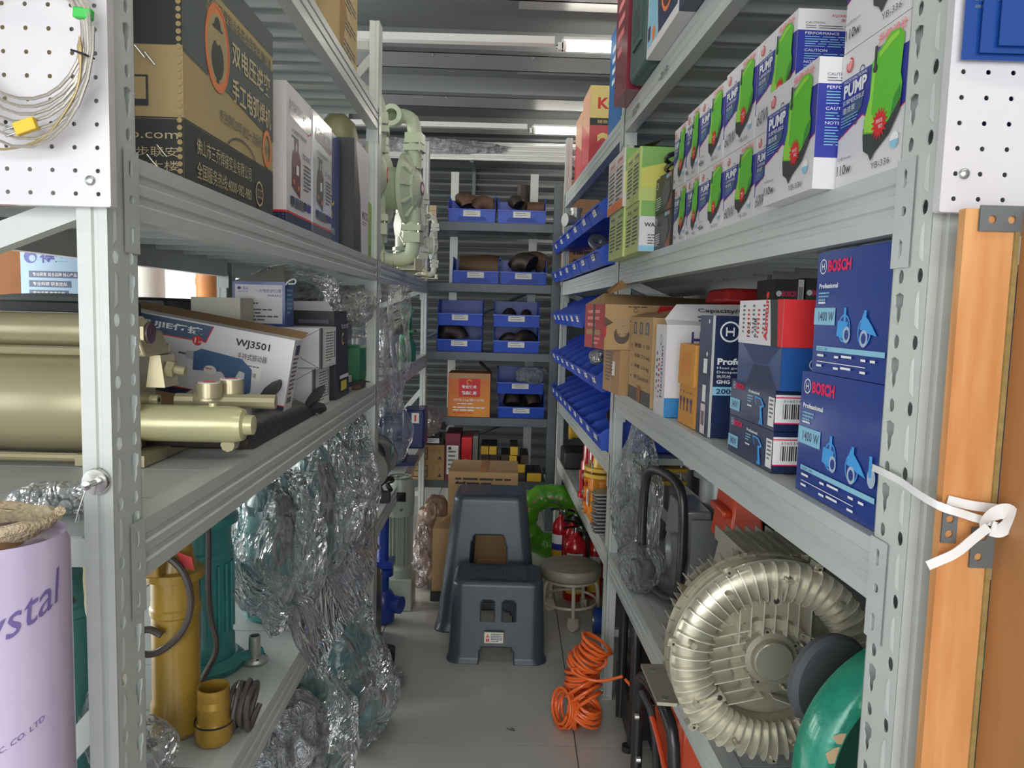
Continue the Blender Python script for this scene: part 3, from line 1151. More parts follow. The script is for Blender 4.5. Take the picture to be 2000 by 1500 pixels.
# jugs behind the second post
def jug(M, m, capm, label, h=0.6, r=0.11):
    t = thing('plastic_jug', label, 'jug', M)
    b = MB()
    b.lathe([(r * 0.92, 0), (r, 0.02), (r, h * 0.72), (r * 0.8, h * 0.84), (r * 0.32, h * 0.91), (r * 0.3, h * 0.97)], m, seg=20)
    b.build('jug_body', t)
    b = MB()
    b.lathe([(r * 0.34, h * 0.93), (r * 0.34, h), (r * 0.3, h * 1.005)], capm, seg=16, lobes=8, amp=0.06)
    b.build('cap', t)
    return t


jug(at('L', 0.20, 2.155, ZA), mat('olive_plastic', (150, 150, 112), 0.4), BLACKP, 'olive plastic jug with a black cap behind the second left post', 0.63, 0.105)
jug(at('L', 0.42, 2.50, ZA), mat('cream_plastic', (216, 212, 196), 0.4), mat('cap_red', (204, 60, 48), 0.4), 'cream plastic jug with a red cap behind the olive jug', 0.70, 0.12)


# ---------------------------------------------------------------- diaphragm pumps
def diaphragm_pump(M, k, m, label, logo=None):
    """k: disc radius; axis towards the aisle (+x local)"""
    t = thing('diaphragm_pump', label, 'pump', M, 'pale plastic diaphragm pumps')
    H = k * 2.35                                              # axis height
    c = MB()
    for sx_ in (1, -1):
        c.T = Matrix.Translation((sx_ * k * 0.28, 0, H)) @ Matrix.Rotation(sx_ * PI / 2, 4, 'Y')
        c.lathe([(k, 0), (k, k * 0.12), (k * 0.82, k * 0.2), (k * 0.45, k * 0.42), (k * 0.25, k * 0.5), (0.0001, k * 0.5)], m, seg=32)
        for i in range(12):
            a = 2 * PI * i / 12
            c.T = Matrix.Translation((sx_ * k * 0.28, 0, H)) @ Matrix.Rotation(sx_ * PI / 2, 4, 'Y') @ Matrix.Rotation(a, 4, 'Z')
            c.add([(k * 0.2, -0.004, k * 0.5), (k * 0.2, 0.004, k * 0.5), (k * 0.98, 0.004, k * 0.24), (k * 0.98, -0.004, k * 0.24),
                   (k * 0.2, -0.004, k * 0.3), (k * 0.2, 0.004, k * 0.3), (k * 0.98, 0.004, 0.08 * k), (k * 0.98, -0.004, 0.08 * k)],
                  [(0, 1, 2, 3), (0, 3, 7, 4), (2, 1, 5, 6), (3, 2, 6, 7)], m)
        c.T = Matrix.Translation((sx_ * k * 0.28, 0, H)) @ Matrix.Rotation(sx_ * PI / 2, 4, 'Y')
        c.lathe([(k * 0.64, k * 0.28), (k * 0.64, k * 0.38), (k * 0.6, k * 0.38), (k * 0.6, k * 0.28)], m, seg=24, cap=False)
        o = c.build('outer_cover', t)
        c = MB()
    c.T = Matrix.Translation((0, 0, H)) @ Matrix.Rotation(PI / 2, 4, 'Y')
    c.lathe([(k * 0.6, -k * 0.28), (k * 0.6, k * 0.28)], m, seg=20)
    c.build('centre_block', t)
    for sz, nm in ((1, 'upper_manifold'), (-1, 'lower_manifold')):
        c = MB()
        zt = H + sz * k * 1.85
        for sx_ in (1, -1):
            x = sx_ * k * 0.55
            c.tube([(x, 0, H + sz * k * 0.55), (x, 0, zt), (x * 0.55, 0, zt + sz * k * 0.18), (0, 0, zt + sz * k * 0.20)], k * 0.20, m, seg=14, smooth=2)
            c.box(x - k * 0.27, x + k * 0.27, -k * 0.27, k * 0.27, H + sz * k * 1.12 - k * 0.08, H + sz * k * 1.12 + k * 0.08, m)
            c.box(x - k * 0.24, x + k * 0.24, -k * 0.24, k * 0.24, H + sz * k * 1.40 - k * 0.14, H + sz * k * 1.40 + k * 0.14, m)
        c.build(nm, t)
    c = MB()                                                 # outlet ring facing along the row
    zt = H + k * 1.95
    c.T = Matrix.Translation((0.0, 0, zt)) @ Matrix.Rotation(PI / 2, 4, 'X')
    c.lathe([(k * 0.17, -k * 0.1), (k * 0.20, k * 0.3), (k * 0.30, k * 0.3), (k * 0.30, k * 0.55), (k * 0.17, k * 0.55), (k * 0.17, k * 0.34)], m, seg=20, cap=False)
    c.build('outlet', t)
    for sx_ in (1, -1):
        for sy in (1, -1):
            for z in (H + k * 1.2, H - k * 1.2):
                c = MB()
                c.cyl((sx_ * k * 0.55 + k * 0.2, sy * k * 0.2, z - k * 0.2), (sx_ * k * 0.55 + k * 0.2, sy * k * 0.2, z + k * 0.2), k * 0.03, STEEL, seg=6)
                c.build('bolt', t)
    c = MB()
    c.box(-k * 0.75, k * 0.75, -k * 0.5, k * 0.5, 0, 0.006, PPY)
    for sx_ in (-1, 1):
        c.box(sx_ * k * 0.7 - 0.003, sx_ * k * 0.7 + 0.003, -k * 0.4, k * 0.4, 0.0, k * 0.35, PPY)
    c.build('base_bracket', t)
    if logo:
        c = MB()
        c.T = Matrix.Translation((k * 0.785, 0, H)) @ Matrix.Rotation(PI / 2, 4, 'Y')
        c.lathe([(k * 0.2, 0), (k * 0.2, 0.002), (0.0001, 0.002)], logo, seg=18)
        c.lathe([(k * 0.12, 0.002), (k * 0.12, 0.003), (0.0001, 0.003)], INKW, seg=14)
        c.build('round_badge', t)
    return t


diaphragm_pump(at('L', 0.16, 2.44, ZA, rz=0.1), 0.165, PP, 'large pale green diaphragm pump right behind the second left post, red badge', INKR)
diaphragm_pump(at('L', 0.045, 2.82, ZA, rz=-0.15), 0.165, PP, 'large pale green diaphragm pump in the open bay past the second left post, violet badge', mat('ink_plumv', (136, 60, 110)))
diaphragm_pump(at('L', 0.03, 3.34, ZA, rz=0.4), 0.115, PPW, 'milky diaphragm pump between the large pale green one and the third left post')
diaphragm_pump(at('L', -0.02, 3.74, ZA, rz=0.25), 0.085, PPW, 'smallest milky white diaphragm pump, at the far end past the third left post')
for k in range(3):
    b = Box('W', 5.05, 5.12, -0.60, -0.52, 2.025 + 0.034 * k, 2.057 + 0.034 * k, mat('pale_wood', (206, 184, 150), 0.6))
    b.done('wooden_block', 'pale wooden block on the dark rack behind the pumps, %s of three' % ('lowest', 'middle', 'topmost')[k], 'block', 'pale wooden blocks')

# ================================================================ LEFT ROW, middle deck (z 1.165)
ZB = 1.166
# bronze pneumatic booster lying across the shelf, pistons towards the aisle
t = thing('booster_pump', 'bronze painted air booster pump with long cylinders lying across the left middle shelf', 'pump', Matrix.Translation((-0.70, 1.42, ZB)) @ Matrix.Rotation(0.02, 4, 'Z'))
RX90 = Matrix.Rotation(PI / 2, 4, 'Y')


def xlathe(mb, x, y, z, prof, m, seg=28, **k):
    mb.T = Matrix.Translation((x, y, z)) @ RX90
    mb.lathe(prof, m, seg, **k)
    mb.T = Matrix()


c = MB()
xlathe(c, -0.42, 0, 0.103, [(0.094, 0), (0.096, 0.004), (0.096, 0.385), (0.0, 0.385)], GOLD, seg=40)
c.build('main_cylinder', t)
c = MB()
xlathe(c, -0.42, -0.02, 0.234, [(0.031, 0.0), (0.031, 0.36), (0.02, 0.365)], GOLD, seg=24)
xlathe(c, -0.42, -0.02, 0.234, [(0.042, 0.0), (0.042, 0.075), (0.032, 0.095)], GOLD, seg=24)
c.build('upper_cylinder', t)
c = MB()
c.box(-0.03, -0.005, -0.10, 0.10, 0.0, 0.21, GOLD)
c.box(-0.05, 0.045, -0.055, 0.05, 0.19, 0.235, GOLD, tx=0.015)
c.build('end_plate', t, bev=0.004)
for y, z in ((-0.085, 0.20), (-0.085, 0.012), (0.085, 0.20), (0.085, 0.012)):
    c = MB()
    c.cyl((-0.42, y, z), (0.0, y, z), 0.008, GOLD, seg=10)
    c.cyl((-0.004, y, z), (0.012, y, z), 0.016, GOLD, seg=6)
    c.cyl((0.012, y, z), (0.028, y, z), 0.008, GOLD, seg=10)
    c.build('tie_rod', t)
c = MB()                                                     # aisle-side cylinder with its cap
xlathe(c, 0.015, -0.02, 0.067, [(0.034, 0), (0.034, 0.175), (0.029, 0.192), (0.019, 0.195), (0.018, 0.21), (0.0001, 0.213)], GOLDC, seg=32)
c.cyl((0.15, -0.02, 0.10), (0.15, -0.02, 0.106), 0.007, GOLDC, seg=10)
c.build('high_pressure_cylinder', t)
c = MB()
c.box(-0.005, 0.018, -0.075, 0.035, 0.018, 0.118, GOLD)
c.build('cylinder_flange', t, bev=0.003)
for y, z in ((-0.062, 0.032), (-0.062, 0.104), (0.022, 0.032), (0.022, 0.104)):
    c = MB()
    c.cyl((0.015, y, z), (0.034, y, z), 0.0105, GOLDC, seg=14)
    c.cyl((0.034, y, z), (0.0342, y, z), 0.005, DARKIRON, seg=6)
    c.build('socket_screw', t)
c = MB()                                                     # sight glass fitting
xlathe(c, -0.01, -0.03, 0.232, [(0.030, 0), (0.030, 0.04), (0.024, 0.044), (0.024, 0.050), (0.018, 0.050)], GOLD, seg=6, cap=True)
xlathe(c, 0.041, -0.03, 0.232, [(0.019, 0), (0.019, 0.004), (0.0001, 0.004)], mat('sight_glass', (110, 84, 82), 0.1), seg=16)
c.build('sight_fitting', t)
c = MB()
c.box(0.02, 0.055, 0.0, 0.06, 0.13, 0.19, GOLD, tx=0.008)
c.cyl((0.05, 0.02, 0.165), (0.085, 0.02, 0.16), 0.009, GOLD, seg=10)
c.cyl((0.052, 0.02, 0.165), (0.066, 0.02, 0.163), 0.016, GOLD, seg=6)
c.build('side_port', t)
for x, y, z in ((0.118, 0.05, 0.108), (0.146, 0.09, 0.112)):
    g_ = MB()
    g_.cyl((x, y, z), (x, y, z + 0.028), 0.024, DARKIRON if 0 else GOLD, seg=20)
    g_.cyl((x, y, z - 0.03), (x, y, z), 0.008, GOLD, seg=8)
    go = g_.build('pressure_gauge', t)
    d = MB()
    d.cyl((x, y, z + 0.028), (x, y, z + 0.0295), 0.021, PAPER, seg=20)
    d.cyl((x - 0.012, y, z + 0.030), (x + 0.010, y + 0.006, z + 0.030), 0.001, INKR, seg=4)
    lab(d.build('gauge_dial', go), 'white dial with a red needle')
c = MB()
c.cyl((0.05, 0.06, 0.10), (0.24, 0.07, 0.10), 0.014, GOLD, seg=10)
c.cyl((0.02, 0.01, 0.03), (0.20, 0.03, 0.025), 0.013, DARKIRON, seg=10)
c.cyl((0.18, -0.0, 0.03), (0.18, -0.03, 0.03), 0.013, GOLD, seg=8)
c.sph((0.11, 0.07, 0.10), (0.035, 0.03, 0.03), GOLD)
c.build('pipework', t)
c = MB()
c.tube([(0.06, 0.10, 0.10), (0.10, 0.14, 0.12), (0.16, 0.13, 0.09), (0.17, 0.10, 0.06)], 0.013, mat('braided_hose', (150, 148, 140), 0.5, var=0.3, scale=160), smooth=2)
c.build('braided_hose', t)
for x, q in ((-0.36, 0.03), (-0.06, 0.12)):
    c = MB()
    c.box(x, x + q, -0.10, 0.10, 0.0, 0.02, GOLD)
    c.build('foot', t)

# tilted vibrator box
b = Box('W', 1.76, 1.84, -0.925, -0.50, 1.232, 1.404, WHITEBD)
b.M = Matrix.Translation((-0.742, 1.80, 1.240)) @ Matrix.Rotation(0.05, 4, 'Z') @ Matrix.Rotation(0.165, 4, 'Y')
P = b.near()
P.rect(0, 0, 1, 0.085, NAVY).rect(0, 0.085, 1, 0.10, INKR)
P.poly([(0.10, 0.98), (0.56, 0.98), (0.53, 0.76), (0.10, 0.76)], INKSL)
P.poly([(0.56, 0.98), (0.566, 0.98), (0.536, 0.745), (0.10, 0.745), (0.10, 0.76), (0.53, 0.76)], INKR)
P.txt(0.13, 0.82, 0.11, 'WUJIE伍捷', INKW, w_=0.38, bold=0.03)
P.disc(0.49, 0.755, 0.065, INKR).txt(0.475, 0.72, 0.07, '1', INKW, bold=0.03).txt(0.495, 0.73, 0.03, '台装', INKW)
for k, tx in enumerate(('拆换方便', '外观美观', '稳定可靠')):
    v = 0.57 - k * 0.125
    P.poly([(0.14, v), (0.305 - k * 0.008, v), (0.315 - k * 0.008, v + 0.105), (0.14, v + 0.105)], INKR)
    P.txt(0.20, v + 0.025, 0.055, tx, INKW, w_=0.085)
P.txt(0.69, 0.76, 0.125, 'WJ3501', INK, w_=0.185, bold=0.02)
P.txt(0.71, 0.62, 0.085, '手持式振动器', INK, w_=0.16)
P.rect(0.70, 0.36, 0.85, 0.59, PAPER).lines(0.715, 0.54, 0.12, 2, 0.035, INKG).barcode(0.71, 0.40, 0.11, 0.06)
DRB = mat('ink_drill_blue', (66, 100, 142), 0.5)
P.rect(0.40, 0.545, 0.47, 0.57, INKG)
P.poly([(0.44, 0.50), (0.50, 0.50), (0.50, 0.62), (0.44, 0.60)], mat('ink_silver', (180, 184, 186), 0.4))
P.poly([(0.49, 0.36), (0.70, 0.42), (0.79, 0.38), (0.80, 0.48), (0.74, 0.62), (0.52, 0.66), (0.48, 0.60)], DRB)
P.poly([(0.74, 0.62), (0.80, 0.50), (0.81, 0.20), (0.75, 0.10), (0.70, 0.16), (0.66, 0.36), (0.62, 0.45)], DRB)
P.poly([(0.735, 0.46), (0.765, 0.44), (0.765, 0.24), (0.735, 0.20), (0.715, 0.34)], WHITEBD)
P.disc(0.58, 0.40, 0.06, PAPER, e=1.4).lines(0.55, 0.41, 0.06, 1, 0.03, INKR)
if True:                                                      # aisle-side end of the box
    Q = Panel(b.mb, (b.dx / 2, -b.dy / 2, 0), (0, 1, 0), (0, 0, 1), b.dy, b.dz)
    Q.rect(0.3, 0.78, 0.8, 0.92, NAVY).lines(0.2, 0.72, 0.6, 9, 0.06, INKG).barcode(0.2, 0.12, 0.5, 0.08)
b.M = Matrix.Translation((-0.742, 1.80, 1.240)) @ Matrix.Rotation(0.05, 4, 'Z') @ Matrix.Rotation(0.165, 4, 'Y')
o = b.done('vibrator_box', 'white box with a blue hand tool picture, tilted behind the bronze pump')
f = MB()
f.add([(-0.2, 0.04, 0.172), (0.212, 0.04, 0.172), (0.212, 0.10, 0.186), (-0.2, 0.10, 0.186)], [(0, 1, 2, 3)], KRAFTIN)
f.build('box_flap', o)


def end_box(s0, s1, o0, o1, z0, h, label):
    b = Box('L', s0, s1, o0, o1, z0, z0 + h, WHITEBD)
    P = b.near()
    P.rect(0.985, 0, 1, 1, INKG)
    for q in (((0.55, 0.0), (1.0, 0.02)), ((0.62, 0.48), (1.0, 0.98)), ((0.62, 0.48), (0.98, 0.02))):
        (a, c_), (d, e) = q
        P.poly([(a, c_), (d, e), (d, e + 0.015), (a, c_ + 0.015)], INKG)
    Q = b.aisle()
    Q.rect(0, 0, 0.12, 1, INKG)
    Q.rect(0.25, 0.06, 0.95, 0.95, PAPER).lines(0.32, 0.85, 0.5, 11, 0.07, INKG).rect(0.88, 0.2, 0.93, 0.9, INK)
    return b.done('white_carton', label, 'box')


end_box(1.20, 1.40, 0.045, 0.30, ZB, 0.114, 'lower of two white cartons with folded ends at the shelf edge, left row')
end_box(1.22, 1.42, 0.03, 0.30, ZB + 0.1142, 0.114, 'upper of two white cartons with folded ends, under the mask box')
b = Box('L', 1.225, 1.315, 0.13, 0.275, ZB + 0.2285, ZB + 0.2285 + 0.124, BLUEB)
P = b.near()
P.rect(0.05, 0.07, 0.95, 0.93, WHITEBD)
P.disc(0.13, 0.85, 0.035, INKB, e=1.2).txt(0.19, 0.81, 0.07, '莲旺', INKB, w_=0.12).txt(0.10, 0.76, 0.03, 'LIAN WANG', INKB, w_=0.2)
P.txt(0.93, 0.76, 0.075, '一次性防护口罩', INKB, al='R', w_=0.5)
P.txt(0.93, 0.67, 0.045, 'MASKS', INKB, al='R', w_=0.26, shear=0.3)
P.lines(0.13, 0.50, 0.36, 2, 0.075, INKG).lines(0.13, 0.36, 0.62, 2, 0.075, INKG).lines(0.13, 0.21, 0.74, 2, 0.075, INKG)
Q = b.aisle()
Q.rect(0.1, 0.1, 0.9, 0.9, BLUEB2).lines(0.2, 0.8, 0.6, 6, 0.1, INKC)
o = b.done('mask_box', 'small blue and white face mask box with its lid open, on the stacked white cartons')
f = MB()
f.add([(-0.0725, -0.045, 0.124), (0.0725, -0.045, 0.124), (0.045, 0.03, 0.172), (-0.0725, 0.02, 0.132)], [(0, 1, 2, 3)], mat('grey_board_in', (168, 160, 150), 0.8))
f.add([(0.0725, -0.045, 0.124), (0.0725, 0.045, 0.124), (0.045, 0.03, 0.172)], [(0, 1, 2)], mat('grey_board_in', (168, 160, 150), 0.8))
lab(f.build('lid', o), 'open grey inner side of the lid')
f = MB()
f.tube([(0.07, -0.04, 0.115), (0.085, -0.045, 0.13), (0.10, -0.04, 0.135), (0.10, -0.035, 0.12), (0.08, -0.04, 0.12)], 0.0022, INKW, seg=6, smooth=2)
lab(f.build('ear_loop', o), 'white elastic loop')

# black cartons and soft tool roll
b = Box('L', 1.46, 1.66, 0.035, 0.30, ZB, ZB + 0.275, mat('black_board', (44, 44, 46), 0.45), tx=0.01)
P = b.aisle()
P.ring(0.45, 0.68, 0.07, 0.025, INKY, a0=1.0, a1=5.5).txt(0.3, 0.80, 0.05, 'TOOLS 100% COPPER', INKW, w_=0.55)
P.rect(0.2, 0.22, 0.9, 0.26, INKW).rect(0.3, 0.08, 0.75, 0.19, INKY)
Q = b.near()
Q.rect(0.55, 0.86, 0.9, 0.90, INKG)
o = b.done('black_carton', 'black carton with yellow print beyond the stacked white cartons')
f = MB()
f.add([(-0.13, -0.1, 0.275), (0.12, -0.1, 0.275), (0.11, -0.13, 0.305), (-0.11, -0.13, 0.30)], [(0, 1, 2, 3)], WHITEBD)
f.build('box_flap', o)
b = Box('L', 1.60, 1.78, 0.05, 0.2, ZB, ZB + 0.05, WHITEBD)
b.done('white_tray', 'crumpled white paper tray beside the black carton', 'tray')

c = MB()                                                     # tool roll: soft black sleeve with pointed tail
SOFT = mat('black_nylon', (46, 45, 45), 0.5, bump=0.3, bscale=40)
ss = [0.60, 0.66, 0.80, 0.95, 1.05, 1.12]
hh = [0.055, 0.075, 0.066, 0.058, 0.045, 0.012]
ww = [0.16, 0.19, 0.17, 0.13, 0.08, 0.02]
vs = []
for s_, h_, w_ in zip(ss, hh, ww):
    for k in range(12):
        a = PI * k / 11
        vs.append((-0.02 - w_ / 2 - math.cos(a) * w_ / 2 * -1, s_, h_ * math.sin(a) ** 0.6 if 0 < k < 11 else 0.0))
fs = []
for i in range(len(ss) - 1):
    for k in range(11):
        fs.append((i * 12 + k, (i + 1) * 12 + k, (i + 1) * 12 + k + 1, i * 12 + k + 1))
fs += [tuple(range(12)), tuple(range(len(vs) - 12, len(vs)))[::-1]]
c.add(vs, fs, SOFT)
o = c.build('tool_roll', M=at('L', 0.0, 0, ZB), smooth=50)
tag(o, 'long soft black tool sleeve lying along the front edge of the left middle shelf', 'tool roll')
for pts in ([(-0.05, 0.72, 0.07), (-0.04, 0.80, 0.10), (-0.035, 0.86, 0.12), (-0.04, 0.84, 0.09), (-0.06, 0.78, 0.065)], [(-0.03, 1.06, 0.03), (-0.02, 1.16, 0.055), (-0.02, 1.24, 0.07), (-0.035, 1.2, 0.03), (-0.04, 1.1, 0.01)], [(-0.035, 1.08, 0.02), (-0.01, 1.13, 0.02), (0.0, 1.17, 0.01), (-0.01, 1.12, 0.005)]):
    f = MB()
    f.tube(pts, [0.004, 0.012, 0.016, 0.012, 0.004], SOFT, seg=6, smooth=1)
    f.build('strap', o)
f = MB()
f.box(-0.15, -0.055, 0.62, 0.72, 0.070, 0.094, BLACKG)
f.build('gloss_panel', o, bev=0.004)

# pliers poking over the edge
t = thing('pliers', 'black handled pliers sticking out over the shelf edge near the second left post', 'pliers', at('L', 0.02, 1.70, ZB + 0.012))
for dx in (-0.008, 0.008):
    f = MB()
    f.tube([(-0.06, -0.10, 0.008), (dx * 2 - 0.03, -0.03, 0.012), (dx * 0.6, 0.08, 0.016), (0.0, 0.14, 0.014)], [0.010, 0.012, 0.010, 0.005], BLACKP, seg=8, smooth=2)
    f.build('handle', t)
f = MB()
f.tube([(0.0, 0.13, 0.014), (0.01, 0.24, 0.0)], [0.005, 0.001], DARKIRON, seg=8)
f.build('jaw', t)

# film bundles on the middle deck
def bag(M, r, m, label, amp=0.28, sub=5, seed=1, fold=0.6, top=None, freq=3.0, name='plastic_bag', cat='bag', group=None):
    c = MB()
    crumple(c, (0, 0, r[2]), r, m, amp, sub, seed, fold, top, freq)
    o = c.build(name, M=M, smooth=0 if sub < 4 else 28)
    return tag(o, label, cat, group)


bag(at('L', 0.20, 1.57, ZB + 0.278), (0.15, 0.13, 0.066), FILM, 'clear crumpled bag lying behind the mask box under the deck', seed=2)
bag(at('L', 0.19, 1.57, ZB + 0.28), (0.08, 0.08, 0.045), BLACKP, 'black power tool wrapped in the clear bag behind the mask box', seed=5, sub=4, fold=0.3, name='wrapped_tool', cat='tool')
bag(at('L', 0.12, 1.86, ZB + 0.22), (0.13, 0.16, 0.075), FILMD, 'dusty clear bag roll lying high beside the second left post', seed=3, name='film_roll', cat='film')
b = MB()
b.box(-0.12, 0.12, -0.14, 0.14, 0.0, 0.12, mat('black_case', (50, 52, 54), 0.35))
b.box(-0.10, 0.10, -0.142, -0.139, 0.03, 0.09, INKG)
b.box(-0.09, 0.09, -0.143, -0.140, 0.04, 0.08, mat('black_case', (50, 52, 54)))
o = b.build('tool_case', M=at('L', 0.22, 1.90, ZB + 0.12), bev=0.012)
tag(o, 'black plastic case under the dusty film roll by the second left post', 'case')
b = MB()
b.lathe([(0.045, 0), (0.05, 0.01), (0.05, 0.12), (0.04, 0.13)], mat('green_plastic', (44, 104, 72), 0.35), seg=8)
o = b.build('green_canister', M=at('L', 0.06, 1.83, ZB + 0.025))
tag(o, 'dark green angular canister on the left middle shelf beside the second post', 'canister')
b = MB()
b.box(-0.08, 0.08, -0.06, 0.06, 0, 0.024, mat('brown_tray', (110, 78, 60), 0.6))
o = b.build('brown_tray', M=at('L', 0.10, 1.84, ZB), bev=0.003)
tag(o, 'low brown tray under the green canister', 'tray')
c = MB()                                                     # film sheet hanging down from the deck into the aisle
vs, fs = [], []
nx, nz = 15, 40
for j in range(nz + 1):
    v = j / nz
    wd = 0.15 * (1 - 0.75 * max(0, v - 0.55) / 0.45) if v > 0.55 else 0.15
    for i in range(nx + 1):
        u = i / nx - 0.5
        q = noise.noise(Vector((u * 5, v * 4, 1.3))) * 0.03 + 0.012 * math.sin(u * 26 + v * 5)
        vs.append((0.02 + q + 0.03 * math.sin(v * 3), u * wd + 0.03 * math.sin(v * 4), -v * 0.52))
for j in range(nz):
    for i in range(nx):
        a = j * (nx + 1) + i
        fs.append((a, a + 1, a + nx + 2, a + nx + 1))
c.add(vs, fs, FILMD)
o = c.build('hanging_film', M=at('L', -0.03, 2.20, 1.55, rz=1.0), smooth=60)
tag(o, 'long clear plastic sheet hanging in front of the left shelf past the second post', 'film')

# bay 2, middle deck: pump parts
bag(at('L', 0.14, 2.38, ZB), (0.10, 0.12, 0.15), FILM, 'clear bag with metal strainer on the left middle shelf past the post', seed=8)
b = MB()
b.lathe([(0.045, 0), (0.045, 0.16), (0.03, 0.17)], ZINC, seg=20)
for z in (0.04, 0.08, 0.12):
    b.lathe([(0.046, z), (0.049, z + 0.006), (0.046, z + 0.012)], ZINC, seg=20, cap=False)
o = b.build('metal_strainer', M=at('L', 0.14, 2.36, ZB))
tag(o, 'shiny ribbed metal cylinder standing in the clear bag past the second post', 'cylinder')
t = thing('electric_motor', 'dark grey motor with a round port behind the green valve, left middle shelf', 'motor', at('L', 0.12, 2.95, ZB))
b = MB()
b.lathe([(0.075, 0.0), (0.08, 0.02), (0.08, 0.22), (0.06, 0.27), (0.0, 0.28)], SILVER, seg=24, lobes=12, amp=0.05)
b.build('motor_body', t)
b = MB()
b.cyl((0.06, -0.03, 0.20), (0.115, -0.05, 0.20), 0.04, DARKIRON, seg=18)
b.cyl((0.113, -0.05, 0.20), (0.118, -0.052, 0.20), 0.03, BLACKP, seg=18)
b.build('port', t)
GV = mat('valve_green', (36, 116, 84), 0.3, coat=0.3)
t = thing('green_valve', 'bright green foot valve with a hexagonal top port near the third left post', 'valve', at('L', 0.05, 3.36, ZB))
b = MB()
b.lathe([(0.05, 0.0), (0.055, 0.01), (0.055, 0.09), (0.04, 0.12), (0.03, 0.16)], GV, seg=20)
b.build('valve_body', t)
b = MB()
b.box(-0.05, 0.05, -0.045, 0.045, 0.155, 0.175, GV)
b.lathe([(0.03, 0.17), (0.032, 0.20), (0.03, 0.24)], GV, seg=16)
b.build('valve_neck', t, bev=0.003)
b = MB()
b.T = Matrix.Translation((0, 0, 0.275)) @ Matrix.Rotation(PI / 2, 4, 'X')
b.lathe([(0.024, -0.03), (0.042, -0.03), (0.042, 0.03), (0.026, 0.03), (0.024, -0.03)], GV, seg=6, cap=False)
b.build('hex_port', t)
b = MB()
b.lathe([(0.03, 0.0), (0.03, 0.09), (0.022, 0.10), (0.022, 0.13)], GV, seg=14)
b.build('side_branch', t, Matrix.Translation((-0.09, -0.10, 0)))

# ================================================================ LEFT ROW, low deck (z 0.6165)
ZC = 0.617


def sub_pump(M, k, h, m, label, cat='pump', group=None, handle=True, cablepts=None, flange=True):
    t = thing('submersible_pump', label, cat, M, group)
    b = MB()
    b.lathe([(k * 0.85, 0.0), (k, 0.01), (k, h * 0.16), (k * 0.92, h * 0.18), (k * 0.92, h * 0.62), (k * 0.98, h * 0.63), (k * 0.98, h * 0.66), (k * 0.92, h * 0.67), (k * 0.90, h * 0.86)], m, seg=24)
    b.build('pump_body', t)
    b = MB()
    if flange:
        b.lathe([(k * 0.92, h * 0.80), (k * 1.12, h * 0.81), (k * 1.12, h * 0.85), (k * 0.86, h * 0.86), (k * 0.70, h * 0.93), (k * 0.66, h * 0.99), (k * 0.3, h)], m, seg=24)
    else:
        b.lathe([(k * 0.90, h * 0.86), (k * 0.80, h * 0.92), (k * 0.5, h), (0.001, h)], m, seg=24)
    b.build('pump_head', t)
    if handle:
        b = MB()
        b.tube([(-k * 0.6, 0, h * 0.95), (-k * 0.5, 0, h * 1.10), (k * 0.5, 0, h * 1.10), (k * 0.6, 0, h * 0.95)], 0.008, m, smooth=2)
        b.build('carry_handle', t)
    if cablepts:
        b = MB()
        b.tube(cablepts, 0.0065, CABLE, smooth=3)
        lab(b.build('power_cable', t), 'grey rubber power cable')
    return t


t = sub_pump(Matrix.Translation((-0.640, 1.44, ZC)), 0.048, 0.385, MUSTARD, 'mustard yellow submersible pump standing at the near end of the left low shelf', handle=False,
             cablepts=[(-0.03, -0.02, 0.36), (0.0, -0.05, 0.375), (0.045, -0.055, 0.34), (0.055, -0.05, 0.27), (0.03, -0.05, 0.21), (-0.03, -0.055, 0.17), (-0.07, -0.05, 0.2), (-0.03, -0.06, 0.235), (0.0, -0.06, 0.22)])
f = MB()
f.box(-0.06, 0.0, -0.07, 0.03, 0.33, 0.365, MUSTARD)
f.build('terminal_box', t, bev=0.004)
f = MB()
f.add([(0.02, -0.035, 0.372), (0.045, -0.03, 0.36), (0.05, -0.03, 0.335), (0.028, -0.04, 0.345)], [(0, 1, 2, 3)], INKR)
lab(f.build('red_sticker', t), 'small round red sticker')
t = sub_pump(Matrix.Translation((-0.80, 1.31, ZC)), 0.085, 0.47, mat('teal_dull', (60, 112, 108), 0.4), 'dull teal pump at the back of the left low shelf beside the near post', handle=False,  # greyer, duller teal than the other pumps
             cablepts=[(0.0, -0.10, 0.40), (0.05, -0.12, 0.42), (0.09, -0.11, 0.38), (0.06, -0.12, 0.34), (0.03, -0.11, 0.38), (0.08, -0.12, 0.40), (0.10, -0.11, 0.35)])
t = thing('pump_outlet', 'ochre ribbed hose outlet standing in front of the mustard pump', 'pipe fitting', Matrix.Translation((-0.556, 1.41, ZC)))
b = MB()
b.lathe([(0.031, 0.0), (0.035, 0.008), (0.035, 0.038), (0.031, 0.042), (0.030, 0.055), (0.031, 0.057), (0.030, 0.07), (0.031, 0.072), (0.029, 0.085), (0.030, 0.087), (0.030, 0.108), (0.027, 0.108), (0.026, 0.02), (0.0, 0.02)], BRASS, seg=28)
b.build('hose_tail', t)
b = MB()
b.lathe([(0.0355, 0.037), (0.0362, 0.038), (0.0362, 0.0405), (0.0355, 0.041)], RUBBER, seg=28, cap=False)
b.build('seal_ring', t)
t = thing('cable_coil', 'grey rubber cable coiled behind the ochre outlet on the left low shelf', 'cable', Matrix.Translation((-0.515, 1.455, ZC)))
b = MB()
pts = []
for i in range(64):
    a = 2 * PI * i / 16
    r_ = 0.042 + 0.004 * math.sin(i * 1.3)
    pts.append((0.012 * (i / 16 - 2) + 0.006 * math.sin(a), r_ * math.cos(a) * 0.9, 0.048 + r_ * math.sin(a)))
